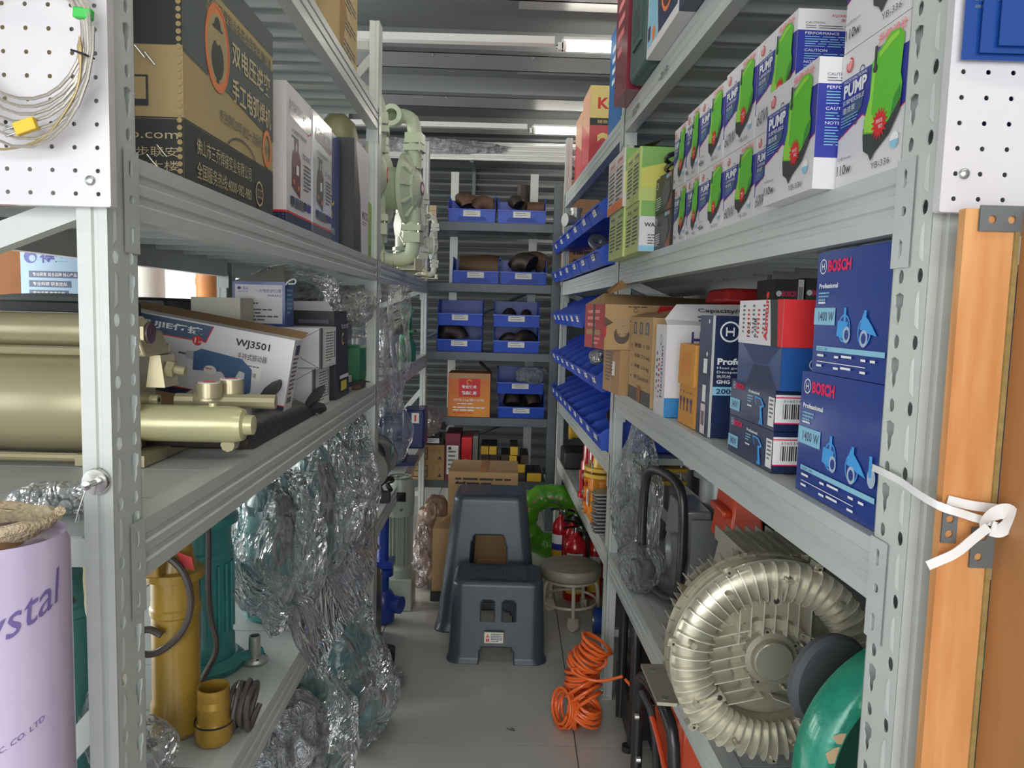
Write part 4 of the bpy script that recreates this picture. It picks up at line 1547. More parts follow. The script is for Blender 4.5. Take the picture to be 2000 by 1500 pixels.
b.tube(pts, 0.0058, CABLE, seg=8)
b.build('coil', t)

t = sub_pump(Matrix.Translation((-0.705, 1.72, ZC)), 0.074, 0.42, TEAL, 'tall teal submersible pump with a grey cable, standing unwrapped on the left low shelf', handle=True,
             cablepts=[(0.0, -0.03, 0.41), (0.03, -0.06, 0.42), (0.05, -0.075, 0.36), (0.05, -0.085, 0.22), (0.055, -0.085, 0.14), (0.075, -0.09, 0.08), (0.05, -0.10, 0.03), (0.04, -0.10, 0.01)])
f = MB()
for i in range(20):
    a = 2 * PI * i / 20
    f.cyl((0.0705 * math.cos(a), 0.0705 * math.sin(a), 0.09), (0.0705 * math.cos(a), 0.0705 * math.sin(a), 0.25), 0.0035, TEAL, seg=6)
f.lathe([(0.095, 0.0), (0.098, 0.012), (0.08, 0.03)], TEAL, seg=26)
f.build('ribbed_jacket', t)
f = MB()
f.add([(0.02, -0.076, 0.40), (0.055, -0.07, 0.395), (0.06, -0.07, 0.345), (0.025, -0.077, 0.35)], [(0, 1, 2, 3)], PAPER)
f.build('hang_tag', t, Matrix.Translation((-0.10, -0.03, -0.02)))
f = MB()
f.tube([(0.02, -0.06, 0.02), (0.05, -0.02, 0.01), (0.1, 0.02, 0.012), (0.12, 0.05, 0.012)], 0.016, TEAL, smooth=2)
f.build('outlet_foot', t)

t = thing('flange_fitting', 'bright steel tube flange standing on the left low shelf beside the teal pump', 'pipe fitting', Matrix.Translation((-0.590, 1.745, ZC)))
b = MB()
b.lathe([(0.031, 0), (0.032, 0.004), (0.028, 0.010), (0.014, 0.014), (0.0135, 0.062), (0.011, 0.062), (0.011, 0.03), (0, 0.03)], ZINC, seg=24)
b.build('flange_tube', t)
for k in range(4):
    f = MB()
    a = k * PI / 2 + 0.6
    f.cyl((0.022 * math.cos(a), 0.022 * math.sin(a), 0.009), (0.022 * math.cos(a), 0.022 * math.sin(a), 0.012), 0.004, DARKIRON, seg=6)
    f.build('bolt_hole', t)

BAGT = [(-0.64, 2.02, 0.070, 0.36, 0.0, 'nearest'), (-0.60, 2.30, 0.072, 0.38, 0.0, 'second'), (-0.62, 2.58, 0.07, 0.38, 0.0, 'third'), (-0.62, 2.82, 0.065, 0.36, 0.0, 'farthest')]
for i, (x, y, k, h, dz, w_) in enumerate(BAGT):
    t = sub_pump(Matrix.Translation((x, y, ZC)), k, h, TEAL, 'teal submersible pump wrapped in clear film on the left low shelf, %s of the row' % w_, handle=True,
                 cablepts=[(0.03, -0.06, h), (0.06, -k - 0.01, h * 0.7), (0.055, -k - 0.015, h * 0.4), (0.03, -k - 0.01, h * 0.6), (0.07, -k, h * 0.9)], group='film wrapped teal pumps')
    f = MB()
    f.tube([(0.05, -0.05, h * 0.98), (0.075, -k, h * 0.75), (0.07, -k - 0.02, h * 0.45), (0.072, -k, h * 0.75)], [0.02, 0.022, 0.02, 0.012], RUBBER, smooth=1)
    f.build('cable_bundle', t)
    c = MB()
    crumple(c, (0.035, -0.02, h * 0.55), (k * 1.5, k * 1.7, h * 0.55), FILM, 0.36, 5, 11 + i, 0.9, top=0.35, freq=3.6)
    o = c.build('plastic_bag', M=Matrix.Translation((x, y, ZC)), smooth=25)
    tag(o, 'clear crumpled bag round the %s film wrapped teal pump on the left low shelf' % w_, 'bag', 'clear bags round the teal pumps')
c = MB()                                                     # loose film spilling over the deck edge
vs, fs = [], []
nx, ny = 60, 18
for j in range(ny + 1):
    for i in range(nx + 1):
        s_ = 0.78 + 1.12 * i / nx
        u = j / ny
        n_ = noise.noise(Vector((s_ * 6, u * 5, 2.2)))
        n2 = noise.noise(Vector((s_ * 17, u * 11, 5.2)))
        over = 0.06 + 0.07 * noise.noise(Vector((s_ * 2.5, 0, 9)))
        x = -0.17 + u * (0.17 + over)
        z = 0.03 + 0.16 * (1 - u) ** 1.2 + 0.035 * n_ + 0.02 * n2
        if u > 0.72:
            z -= (u - 0.72) * 0.30
        vs.append((x, s_ + 0.03 * n_, max(z, 0.012 if x < 0.0 else -1)))
for j in range(ny):
    for i in range(nx):
        a = j * (nx + 1) + i
        fs.append((a, a + 1, a + nx + 2, a + nx + 1))
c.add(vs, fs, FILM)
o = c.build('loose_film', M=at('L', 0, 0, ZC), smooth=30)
tag(o, 'loose clear film spilling over the edge of the left low shelf', 'film')
bag(Matrix.Translation((-0.625, 1.27, ZC)), (0.055, 0.06, 0.055), FILM, 'small clear bag holding a threaded coupling at the near end of the left low shelf', seed=21)
b = MB()
b.lathe([(0.022, 0.0), (0.022, 0.05), (0.026, 0.052), (0.026, 0.075), (0.021, 0.078), (0.018, 0.078), (0.018, 0.04), (0, 0.04)], ZINC, seg=20)
o = b.build('threaded_coupling', M=Matrix.Translation((-0.612, 1.26, ZC)))
tag(o, 'zinc threaded coupling inside the small clear bag', 'pipe fitting')
bag(Matrix.Translation((-0.70, 1.30, ZC)), (0.045, 0.05, 0.10), FILM, 'upright clear bag leaning at the foot of the mustard pump', seed=23, top=0.4)

# bay 2 low deck: bench grinder and blue motor
t = thing('bench_grinder', 'dark bench grinder with grey wheel guards just past the second left post', 'grinder', at('L', 0.10, 2.42, ZC))
b = MB()
b.box(-0.07, 0.07, -0.09, 0.09, 0, 0.05, BLACKP, tx=0.02, ty=0.02)
b.build('base', t, bev=0.006)
b = MB()
b.cyl((0, -0.11, 0.17), (0, 0.11, 0.17), 0.065, BLACKP, seg=20)
b.build('motor_body', t)
for y, m_ in ((-0.15, SILVER), (0.13, mat('guard_grey', (84, 88, 92), 0.4, metal=0.3))):
    b = MB()
    b.cyl((0.01, y - 0.015, 0.17), (0.01, y + 0.02, 0.17), 0.095, mat('guard_grey', (84, 88, 92), 0.4, metal=0.3), seg=28)
    b.build('wheel_guard', t)
    b = MB()
    b.cyl((0.03, y - 0.018, 0.16), (0.03, y + 0.016, 0.16), 0.085, mat('abrasive', (128, 126, 122), 0.9, var=0.3, scale=200), seg=28)
    b.build('grinding_wheel', t)
b = MB()
b.box(0.096, 0.099, 0.06, 0.12, 0.17, 0.23, mat('label_teal', (60, 130, 146), 0.4))
b.box(0.099, 0.1, 0.07, 0.10, 0.19, 0.22, PAPER)
b.build('rating_label', t)
b = MB()
b.tube([(0.05, -0.05, 0.06), (0.10, -0.02, 0.10), (0.11, 0.05, 0.07), (0.07, 0.09, 0.05), (0.10, 0.03, 0.03)], 0.011, BLACKP, smooth=2)
b.box(0.04, 0.11, -0.09, -0.04, 0.0, 0.045, BLACKP)
b.build('cable_and_rest', t)
MBLU = mat('motor_blue', (36, 42, 96), 0.35, coat=0.3)
t = thing('blue_motor', 'navy blue electric motor with a square fan cover, partly bagged, near the third left post', 'motor', at('L', 0.02, 3.25, ZC))
b = MB()
b.cyl((-0.16, 0, 0.19), (0.0, 0, 0.19), 0.09, MBLU, seg=24)
for i in range(14):
    a = 2 * PI * i / 14
    b.box(-0.15, -0.01, 0.088 * math.cos(a) - 0.002, 0.088 * math.cos(a) + 0.002, 0.19 + 0.088 * math.sin(a) - 0.008, 0.19 + 0.088 * math.sin(a) + 0.008, MBLU)
b.build('motor_body', t)
b = MB()
b.box(-0.02, 0.10, -0.10, 0.10, 0.09, 0.30, MBLU)
b.build('fan_cover', t, bev=0.012)
b = MB()
b.box(0.03, 0.07, -0.1025, -0.1, 0.23, 0.285, PAPER)
b.box(0.045, 0.055, -0.1035, -0.1025, 0.24, 0.275, INKR)
b.build('rating_label', t)
b = MB()
b.cyl((0.02, -0.101, 0.14), (0.02, -0.106, 0.14), 0.008, STEEL, seg=8)
b.build('screw', t)
b = MB()
b.box(-0.15, 0.05, -0.11, 0.11, 0.0, 0.02, MBLU)
b.box(-0.12, 0.0, -0.08, 0.08, 0.0, 0.12, MBLU, tx=0.02, ty=0.02)
b.build('mounting_foot', t, bev=0.003)
bag(at('L', 0.10, 3.08, ZC), (0.11, 0.16, 0.19), FILM, 'clear bag slumped round the navy motor on the left low shelf', seed=31, top=0.3)
bag(at('L', -0.06, 3.50, ZC + 0.10), (0.08, 0.07, 0.09), FILMP, 'beige dusty bag bulging past the third left post', seed=33)

# ================================================================ floor, left side
for i, (x, y, k, h, w_) in enumerate(((-0.62, 2.20, 0.085, 0.36, 'nearer'), (-0.55, 2.52, 0.085, 0.38, 'farther'))):
    t = sub_pump(Matrix.Translation((x, y, 0.0)), k, h, TEAL, '%s teal pump in clear film standing on the floor under the left shelf' % w_.capitalize(), handle=False,
                 cablepts=[(0.0, -0.05, h), (0.07, -0.08, h * 0.8), (0.10, -0.06, h * 0.4), (0.06, -0.1, h * 0.2), (0.1, -0.02, h * 0.6)])
    f = MB()
    f.cyl((0.05, -0.03, 0.08), (0.13, -0.06, 0.10), 0.045, TEAL, seg=16)
    f.build('discharge_port', t)
    c = MB()
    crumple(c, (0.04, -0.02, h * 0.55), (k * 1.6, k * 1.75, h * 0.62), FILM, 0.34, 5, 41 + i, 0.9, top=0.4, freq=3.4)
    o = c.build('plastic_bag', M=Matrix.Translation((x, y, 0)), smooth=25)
    tag(o, 'clear crumpled bag round the %s teal pump on the floor' % w_, 'bag')
bag(Matrix.Translation((-0.60, 1.98, 0.12)), (0.11, 0.12, 0.14), FILMW, 'whitish crumpled film bundle under the left low shelf, nearest the camera', seed=45, fold=1.0, amp=0.34)
b = MB()
b.box(-0.14, 0.12, -0.16, 0.16, 0.0, 0.12, BLACKP)
o = b.build('black_crate', M=Matrix.Translation((-0.62, 1.98, 0)), bev=0.006)
tag(o, 'low black crate under the whitish film bundle', 'crate')
for k, (x, y, a, b_, h) in enumerate(((-0.64, 2.79, 0.10, 0.09, 0.42), (-0.66, 3.12, 0.12, 0.12, 0.34))):
    b = MB()
    b.box(-a, a, -b_, b_, 0, h, mat('black_case', (50, 52, 54)), tx=0.008, ty=0.008)
    b.box(-a * 0.8, a * 0.8, -b_ - 0.002, -b_ + 0.001, h * 0.5, h * 0.9, BLACKG)
    o = b.build('battery_case', M=Matrix.Translation((x, y, 0)), bev=0.008)
    tag(o, ('tall' if k == 0 else 'shorter') + ' black battery case on the floor by the second left post', 'case')
c = MB()                                                     # black hose elbow
c.tube([(-0.10, 0.0, 0.035), (-0.04, 0, 0.035), (0.0, 0, 0.045), (0.018, 0, 0.08), (0.02, 0, 0.15)], 0.032, RUBBER, seg=18, smooth=2)
o = c.build('rubber_elbow', M=Matrix.Translation((-0.475, 2.86, 0)))
tag(o, 'black rubber pipe elbow on the floor beside the foot of the second left post', 'pipe fitting')
bag(Matrix.Translation((-0.44, 2.86, 0)), (0.06, 0.07, 0.03), FILM, 'flattened clear bag on the floor under the rubber elbow', seed=47, sub=4)

GRG = mat('motor_grey_green', (150, 158, 144), 0.4, coat=0.1)
t = thing('vertical_motor', 'grey green vertical motor with a fan cowl on the floor past the second left post', 'motor', Matrix.Translation((-0.53, 3.66, 0)))
b = MB()
b.box(-0.075, 0.075, -0.075, 0.075, 0.0, 0.16, GRG)
b.build('pump_base', t, bev=0.006)
b = MB()
b.lathe([(0.07, 0.16), (0.07, 0.20), (0.055, 0.22), (0.055, 0.47), (0.06, 0.48)], GRG, seg=24)
b.build('motor_body', t)
b = MB()
for i in range(20):
    a = 2 * PI * i / 20
    b.T = Matrix.Rotation(a, 4, 'Z')
    b.box(0.05, 0.068, -0.002, 0.002, 0.22, 0.47, GRG)
b.build('cooling_fins', t)
b = MB()
b.lathe([(0.069, 0.46), (0.072, 0.52), (0.072, 0.60), (0.06, 0.64), (0.06, 0.64)], GRG, seg=28)
b.build('fan_cowl', t)
b = MB()
for i in range(14):
    a = 2 * PI * i / 14
    b.cyl((0.02 * math.cos(a), 0.02 * math.sin(a), 0.645), (0.056 * math.cos(a), 0.056 * math.sin(a), 0.645), 0.003, GRG, seg=5)
b.lathe([(0.05, 0.642), (0.056, 0.65), (0.05, 0.65)], GRG, seg=20, cap=False)
b.build('fan_grille', t)
b = MB()
b.box(-0.04, 0.04, -0.0735, -0.070, 0.54, 0.585, BLACKG)
b.cyl((0.02, -0.07, 0.50), (0.02, -0.075, 0.50), 0.008, STEEL, seg=8)
b.build('name_plate', t)
BLV = mat('valve_blue', (34, 62, 150), 0.32, coat=0.3)
t = thing('blue_valve', 'blue painted pump valve standing on the floor before the grey green motor', 'valve', Matrix.Translation((-0.575, 3.46, 0)))
b = MB()
b.lathe([(0.035, 0), (0.055, 0.01), (0.06, 0.05), (0.06, 0.12), (0.045, 0.15), (0.03, 0.16), (0.03, 0.22), (0.05, 0.225), (0.05, 0.26), (0.028, 0.27), (0.028, 0.52), (0.035, 0.55)], BLV, seg=20)
b.build('valve_body', t)
b = MB()
b.cyl((0.04, 0, 0.09), (0.09, -0.02, 0.09), 0.04, BLV, seg=16)
b.build('side_port', t)
b = MB()
b.box(-0.05, 0.05, -0.045, 0.045, 0.27, 0.30, BLV)
b.build('flange', t)
b = Box('W', 3.15, 3.35, -0.80, -0.56, 0.0, 0.29, mat('grey_paint', (140, 140, 132), 0.5))
b.near().rect(0.1, 0.75, 0.9, 0.95, PAPER).disc(0.75, 0.4, 0.25, BLACKP)
b.done('control_box', 'grey beige metal box on the floor between the battery cases and the blue valve')
bag(Matrix.Translation((-0.435, 3.93, 0)), (0.085, 0.09, 0.165), FILMP, 'big pinkish crumpled plastic bag on the floor at the left', seed=51, top=0.35, fold=0.8)
bag(Matrix.Translation((-0.40, 4.12, 0.10)), (0.09, 0.07, 0.17), mat('brown_film', (128, 100, 82), 0.25, alpha=0.8), 'brownish film bag behind the pinkish bag on the floor', seed=53)

# ================================================================ beyond the left row: things seen through the shelves
t = thing('power_tool', 'grey long-handled battery tool on the far side of the left middle shelf', 'tool', Matrix.Translation((-1.15, 1.66, ZB)))
GT = mat('grey_tool', (104, 108, 108), 0.4)
b = MB()
b.tube([(-0.2, 0.0, 0.22), (0.0, 0.0, 0.275), (0.20, 0.0, 0.285), (0.33, 0, 0.275)], [0.02, 0.018, 0.018, 0.02], GT, seg=10, smooth=2)
b.build('handle', t)
b = MB()
b.box(0.10, 0.30, -0.05, 0.05, 0.18, 0.27, GT, tx=0.012)
b.box(0.08, 0.32, -0.06, 0.06, 0.26, 0.285, BLACKP)
b.build('battery_pack', t, bev=0.004)
b = MB()
b.box(0.08, 0.28, -0.06, 0.06, 0.0, 0.18, GT, tx=0.02)
b.build('tool_base', t, bev=0.006)
t = thing('toolbox', 'dark grey flat tool chest on the left middle shelf behind the tilted box', 'toolbox', Matrix.Translation((-1.05, 2.16, ZB)))
b = MB()
b.box(-0.14, 0.13, -0.15, 0.15, 0.0, 0.26, GT, tx=0.02)
b.build('chest_body', t, bev=0.008)
b = MB()
b.box(-0.17, 0.16, -0.17, 0.17, 0.26, 0.30, BLACKP, tx=0.01)
b.build('chest_lid', t, bev=0.008)
b = MB()
b.lathe([(0.05, 0), (0.05, 0.30), (0.045, 0.305)], mat('bone_plastic', (196, 192, 176), 0.5), seg=20)
b.box(-0.05, 0.08, -0.05, 0.05, 0.20, 0.305, mat('bone_plastic', (196, 192, 176), 0.5))
o = b.build('white_fan_heater', M=Matrix.Translation((-0.80, 2.08, ZB)))
tag(o, 'bone coloured round appliance between the tool chest and the mask box', 'appliance')
b = MB()
b.box(-0.08, 0.08, -0.07, 0.07, 0, 0.21, KRAFT)
b.add([(-0.08, -0.07, 0.21), (0.08, -0.07, 0.21), (0.07, -0.02, 0.255), (-0.08, -0.02, 0.235)], [(0, 1, 2, 3)], KRAFTIN)
o = b.build('open_carton', M=at('L', 0.345, 0.99, ZB), smooth=0)
tag(o, 'open kraft carton with a raised flap behind the tilted white box', 'carton')

# poster, pillar and timber posts by the windows
b = MB()
PSK = mat('poster_sky', (150, 186, 214), 0.5)
b.box(-0.42, 0.42, -0.01, 0.01, 0.0, 1.3, PSK)
P = Panel(b, (-0.42, -0.01, 0), (1, 0, 0), (0, 0, 1), 0.84, 1.3)
P.rect(0, 0.82, 1, 1, mat('poster_teal', (70, 150, 160), 0.5)).rect(0.0, 0.0, 1, 0.35, mat('poster_sand', (214, 190, 160), 0.6))
P.txt(0.35, 0.88, 0.05, '品牌中国专利电机 | 官方', INKW, w_=0.6)
P.disc(0.14, 0.66, 0.045, INKB).disc(0.16, 0.65, 0.022, PSK)
P.txt(0.24, 0.62, 0.09, '得鲨', INKB, w_=0.32, bold=0.03)
P.txt(0.72, 0.62, 0.08, 'A', INKO, bold=0.04)
for k, (a, t_) in enumerate(((0.55, '专业研发 自主品牌 核心产品'), (0.45, '专业科研 研发团队'), (0.42, '实力品质 值得信赖'))):
    P.rect(0.12, 0.52 - k * 0.065, 0.12 + a, 0.565 - k * 0.065, INKSL)
    P.txt(0.16, 0.53 - k * 0.065, 0.025, t_, INKW, w_=a - 0.08)
P.disc(0.88, 0.36, 0.08, INKO).disc(0.88, 0.50, 0.04, mat('poster_skin', (222, 186, 160), 0.6))
o = b.build('window_poster', M=Matrix.Translation((-4.03, 6.94, 0.97)), smooth=0)
tag(o, 'sky blue advertising poster by the windows seen under the left shelf', 'poster')
for k, (x, y, r, m, lb) in enumerate(((-2.50, 6.3, 0.09, mat('orange_timber', (214, 140, 80), 0.5, var=0.2, scale=4), 'orange wooden post by the back windows left of the shutter'),
                                      (-3.02, 6.4, 0.12, WALLL, 'thick pale round pillar by the back windows'))):
    b = MB()
    b.cyl((0, 0, 0), (0, 0, 3.01), r, m, seg=24)
    if k == 0:
        b.cyl((0, 0, 1.6), (0, 0, 1.66), r * 1.06, m, seg=24)
    o = b.build('post' if k == 0 else 'pillar', M=Matrix.Translation((x, y, 0)))
    tag(o, lb, 'post' if k == 0 else 'pillar')
b = MB()
b.box(-0.22, 0.22, -0.2, 0.2, 0, 2.2, mat('orange_timber', (214, 140, 80)))
o = b.build('timber_cabinet', M=Matrix.Translation((-4.3, 6.2, 0)), bev=0.01)
tag(o, 'orange timber cabinet by the windows at the far left', 'cabinet')

# ================================================================ near left: pegboard, cable coil, film roll, magnet hook
def pegboard(M, w_, h, label, flip=1):
    t = thing('pegboard', label, 'pegboard', M)
    b = MB()
    Pt = 0.0262
    b.T = Matrix(((1, 0, 0, 0), (0, 0, -1, 0), (0, 1, 0, 0), (0, 0, 0, 1)))
    nx_, nz_ = int(w_ / Pt), int(h / Pt)
    hole = lambda a: 0.0026
    m0 = mat('pegboard_white', (212, 208, 212), 0.25, coat=0.3, bump=0.02, bscale=20)
    for i in range(nx_):
        for j in range(nz_):
            u = (w_ - (i + 1) * Pt) if flip < 0 else i * Pt
            b.cell(u, u + Pt, j * Pt, (j + 1) * Pt, u + Pt / 2, j * Pt + Pt / 2, hole, 0.0012, m0)
    b.T = Matrix()
    x0, x1 = (w_ - nx_ * Pt, w_) if flip < 0 else (0, nx_ * Pt)
    H = nz_ * Pt
    b.box(x0, x1, 0, 0.012, -0.0012, 0, m0)
    xe = x1 if flip < 0 else x0
    b.box(min(xe, xe + 0.0012 * (1 if flip < 0 else -1)), max(xe, xe + 0.0012 * (1 if flip < 0 else -1)), 0, 0.014, 0, H, m0)
    o = b.build('perforated_panel', t, smooth=0)
    s_ = MB()
    xs = x1 - 0.022 if flip < 0 else x0 + 0.022
    s_.sph((xs, -0.001, Pt * 1.08 if flip < 0 else Pt * 1.5), (0.0058, 0.003, 0.0058), ZINC, seg=14)
    lab(s_.build('screw_head', t), 'zinc plated screw head')
    return t


pegboard(Matrix.Translation((-0.995, 0.905, 1.5635)), 0.5235, 0.42, 'white perforated pegboard on the near left post, steel cable hanging on it', -1)
tp = thing('probe_cable', 'silver thermocouple cable coiled on the left pegboard with a yellow plug', 'cable', Matrix.Translation((-0.552, 0.885, 1.742)))
CB = mat('braided_steel', (186, 180, 170), 0.35, metal=0.55, var=0.2, scale=300)
b = MB()
pts = []
rn = random.Random(4)
for k in range(7):
    R_ = 0.062 + 0.003 * k
    for i in range(24):
        a = 2 * PI * i / 24 + 0.4
        sag = 0.006 * k * max(0, -math.sin(a))
        pts.append((R_ * math.cos(a) * 1.04 + 0.002 * math.sin(k * 2 + a), -0.0016 * k + 0.002 * math.sin(3 * a + k), R_ * math.sin(a) * 1.05 - sag))
b.tube(pts, 0.0019, CB, seg=6)
b.build('coil', tp)
b = MB()
b.tube([(0.067, -0.01, 0.0), (0.066, -0.008, -0.05), (0.045, -0.008, -0.085), (0.02, -0.006, -0.113), (-0.03, -0.005, -0.125), (-0.07, -0.004, -0.115)], [0.0012, 0.0012, 0.003, 0.003, 0.0014, 0.0014], mat('probe_sheath', (176, 156, 112), 0.4, metal=0.4), seg=7, smooth=2)
b.build('probe_lead', tp)
b = MB()
b.at(0.006, -0.012, -0.098, ry=-0.35).box(-0.012, 0.012, -0.004, 0.004, -0.007, 0.007, mat('plug_yellow', (226, 186, 44), 0.4))
for q in (-0.003, 0.004):
    b.box(-0.026, -0.012, -0.001, 0.001, q - 0.0012, q + 0.0012, STEEL)
b.T = Matrix()
lab(b.build('yellow_plug', tp, bev=0.001), 'yellow two pin plug')
b = MB()
b.at(0.069, -0.006, 0.026, ry=0.1).box(-0.010, 0.010, -0.004, 0.006, -0.006, 0.006, mat('tag_green', (60, 186, 76), 0.4))
b.T = Matrix()
lab(b.build('green_tag', tp, bev=0.002), 'bright green tape tag')
b = MB()
b.tube([(0.06, -0.016, -0.016), (0.075, -0.014, -0.020), (0.079, -0.004, -0.021), (0.075, -0.018, -0.021)], 0.0012, BLACKP, seg=5)
b.build('cable_tie', tp)
b = MB()
b.cyl((0.001, 0.02, 0.066), (0.001, -0.028, 0.058), 0.0045, STEEL, seg=12)
b.cyl((-0.018, -0.002, 0.070), (0.022, -0.002, 0.070), 0.004, STEEL, seg=10)
o = b.build('peg_hook', M=Matrix.Translation((-0.552, 0.885, 1.742)))
tag(o, 'steel peg hook in the left pegboard holding the coiled cable', 'hook')

t = thing('magnet_hook', 'round nickel magnet hook stuck on the near left post', 'hook', Matrix.Translation((-0.5005, 0.918, 1.2355)))
b = MB()
b.T = Matrix.Rotation(PI / 2, 4, 'X')
b.lathe([(0.0155, 0), (0.0165, 0.003), (0.0155, 0.0075), (0.004, 0.008), (0.0036, 0.022), (0.0055, 0.023), (0.0055, 0.027), (0.0, 0.028)], STEEL, seg=28)
b.build('magnet', t)
b = MB()
b.tube([(-0.002, -0.02, -0.003), (-0.008, -0.021, -0.02), (-0.014, -0.02, -0.036), (-0.017, -0.02, -0.048), (-0.013, -0.02, -0.046), (-0.012, -0.02, -0.036)], 0.0008, ZINC, seg=5, smooth=2)
b.build('wire_loop', t)

RR = 0.066
t = thing('film_roll', 'upright roll of lilac plastic film with violet lettering at the lower left corner', 'film roll', Matrix.Translation((-0.522, 0.765, 0.0)))
LILAC = mat('lilac_film', (200, 188, 212), 0.16, var=0.14, scale=9, stretch=(6, 6, 0.3), rgb2=(186, 172, 206), coat=0.5)
b = MB()
b.lathe([(RR - 0.003, 0.42), (RR - 0.001, 0.43), (RR, 1.205), (RR - 0.003, 1.214), (RR - 0.005, 1.206), (0.024, 1.203)], LILAC, seg=64)
VT = mat('ink_lilac', (112, 98, 158), 0.4)


def wrap_text(b, s, r, a0, z0, h, m, shear=0.0, rise=0.0, bold=0.0, wk=1.0):
    vs, fs, x0, x1, y0, y1 = tgeo(s, bold)
    k = h / (y1 - y0)
    out = []
    for x, y, z in vs:
        X, Y = (x - x0) * k * wk, (y - y0) * k
        X += Y * shear
        Y += X * rise
        a = a0 + X / r
        out.append((r * math.cos(a), r * math.sin(a), z0 + Y))
    b.add(out, fs, m)


wrap_text(b, 'Crystal', RR + 0.0008, -PI / 2 - 0.30, 1.084, 0.046, VT, shear=0.12, rise=0.46, wk=0.82)
wrap_text(b, 'PLASTIC. CO. LTD', RR + 0.0008, -PI / 2 + 0.16, 1.000, 0.0058, VT, rise=0.5)
b.build('film_body', t, smooth=60)
b = MB()
b.lathe([(0.0238, 0.42), (0.0238, 1.21), (0.021, 1.21), (0.021, 0.42)], KRAFT, seg=24, cap=False)
b.build('cardboard_core', t)
b = MB()
b.box(-0.085, 0.085, -0.085, 0.085, 0.0, 0.419, KRAFT)
o = b.build('kraft_carton', M=Matrix.Translation((-0.522, 0.765, 0.0)), bev=0.004)
tag(o, 'kraft carton on the floor under the lilac film roll', 'carton')
t = thing('jute_rope', 'loose ring of jute rope lying on top of the lilac film roll', 'rope', Matrix.Translation((-0.527, 0.768, 1.212)))
JU = mat('jute', (204, 186, 156), 0.9, var=0.35, scale=160, bump=0.6, bscale=220)
for q in range(3):
    b = MB()
    pts = []
    for i in range(40):
        a = 2 * PI * i / 38 - 0.4
        r_ = 0.043 + 0.005 * q + 0.003 * math.sin(3 * a + q)
        pts.append((r_ * math.cos(a), r_ * math.sin(a) * 1.0, 0.0055 + 0.005 * q + 0.002 * math.sin(5 * a + q * 2)))
    if q == 2:
        pts += [(0.060, 0.012, 0.020), (0.066, 0.005, 0.026)]
    b.tube(pts, 0.0055, JU, seg=7)
    b.build('rope_strand', t)
b = MB()                                                     # pale cloth behind the roll
vs, fs = [], []
for j in range(25):
    v = j / 24
    for i in range(9):
        u = i / 8
        n_ = noise.noise(Vector((u * 3, v * 6, 4)))
        wd = 0.075 * (1 - 0.3 * v)
        vs.append((u * wd + 0.02 * v + 0.006 * n_, 0.015 * n_ + 0.01 * math.sin(u * 9 + v * 4), -v * 0.28 - 0.02 * math.sin(u * 6) * v))
for j in range(24):
    for i in range(8):
        a = j * 9 + i
        fs.append((a, a + 9, a + 10, a + 1))
b.add(vs, fs, mat('cream_cloth', (214, 206, 178), 0.8, bump=0.2, bscale=300))
o = b.build('cloth', M=Matrix.Translation((-0.575, 1.0, 1.115)), smooth=60)
tag(o, 'cream cloth hanging between the lilac roll and the near left post', 'cloth')
bag(Matrix.Translation((-0.60, 1.03, ZB)), (0.075, 0.05, 0.02), FILM, 'small clear bag of bolts at the near edge of the left middle shelf', seed=61, sub=4)
for k, x in enumerate((-0.625, -0.595)):
    b = MB()
    b.cyl((0, 0, 0.012), (0, 0.03, 0.012), 0.009, ZINC, seg=12)
    o = b.build('bolt', M=Matrix.Translation((x, 1.01, ZB)))
    tag(o, ('left', 'right')[k] + ' zinc bolt in the small clear bag beside the near left post', 'bolt', 'bolts in the small bag')


# ================================================================ RIGHT ROW, upper deck: pump cartons
ZRA = 1.640


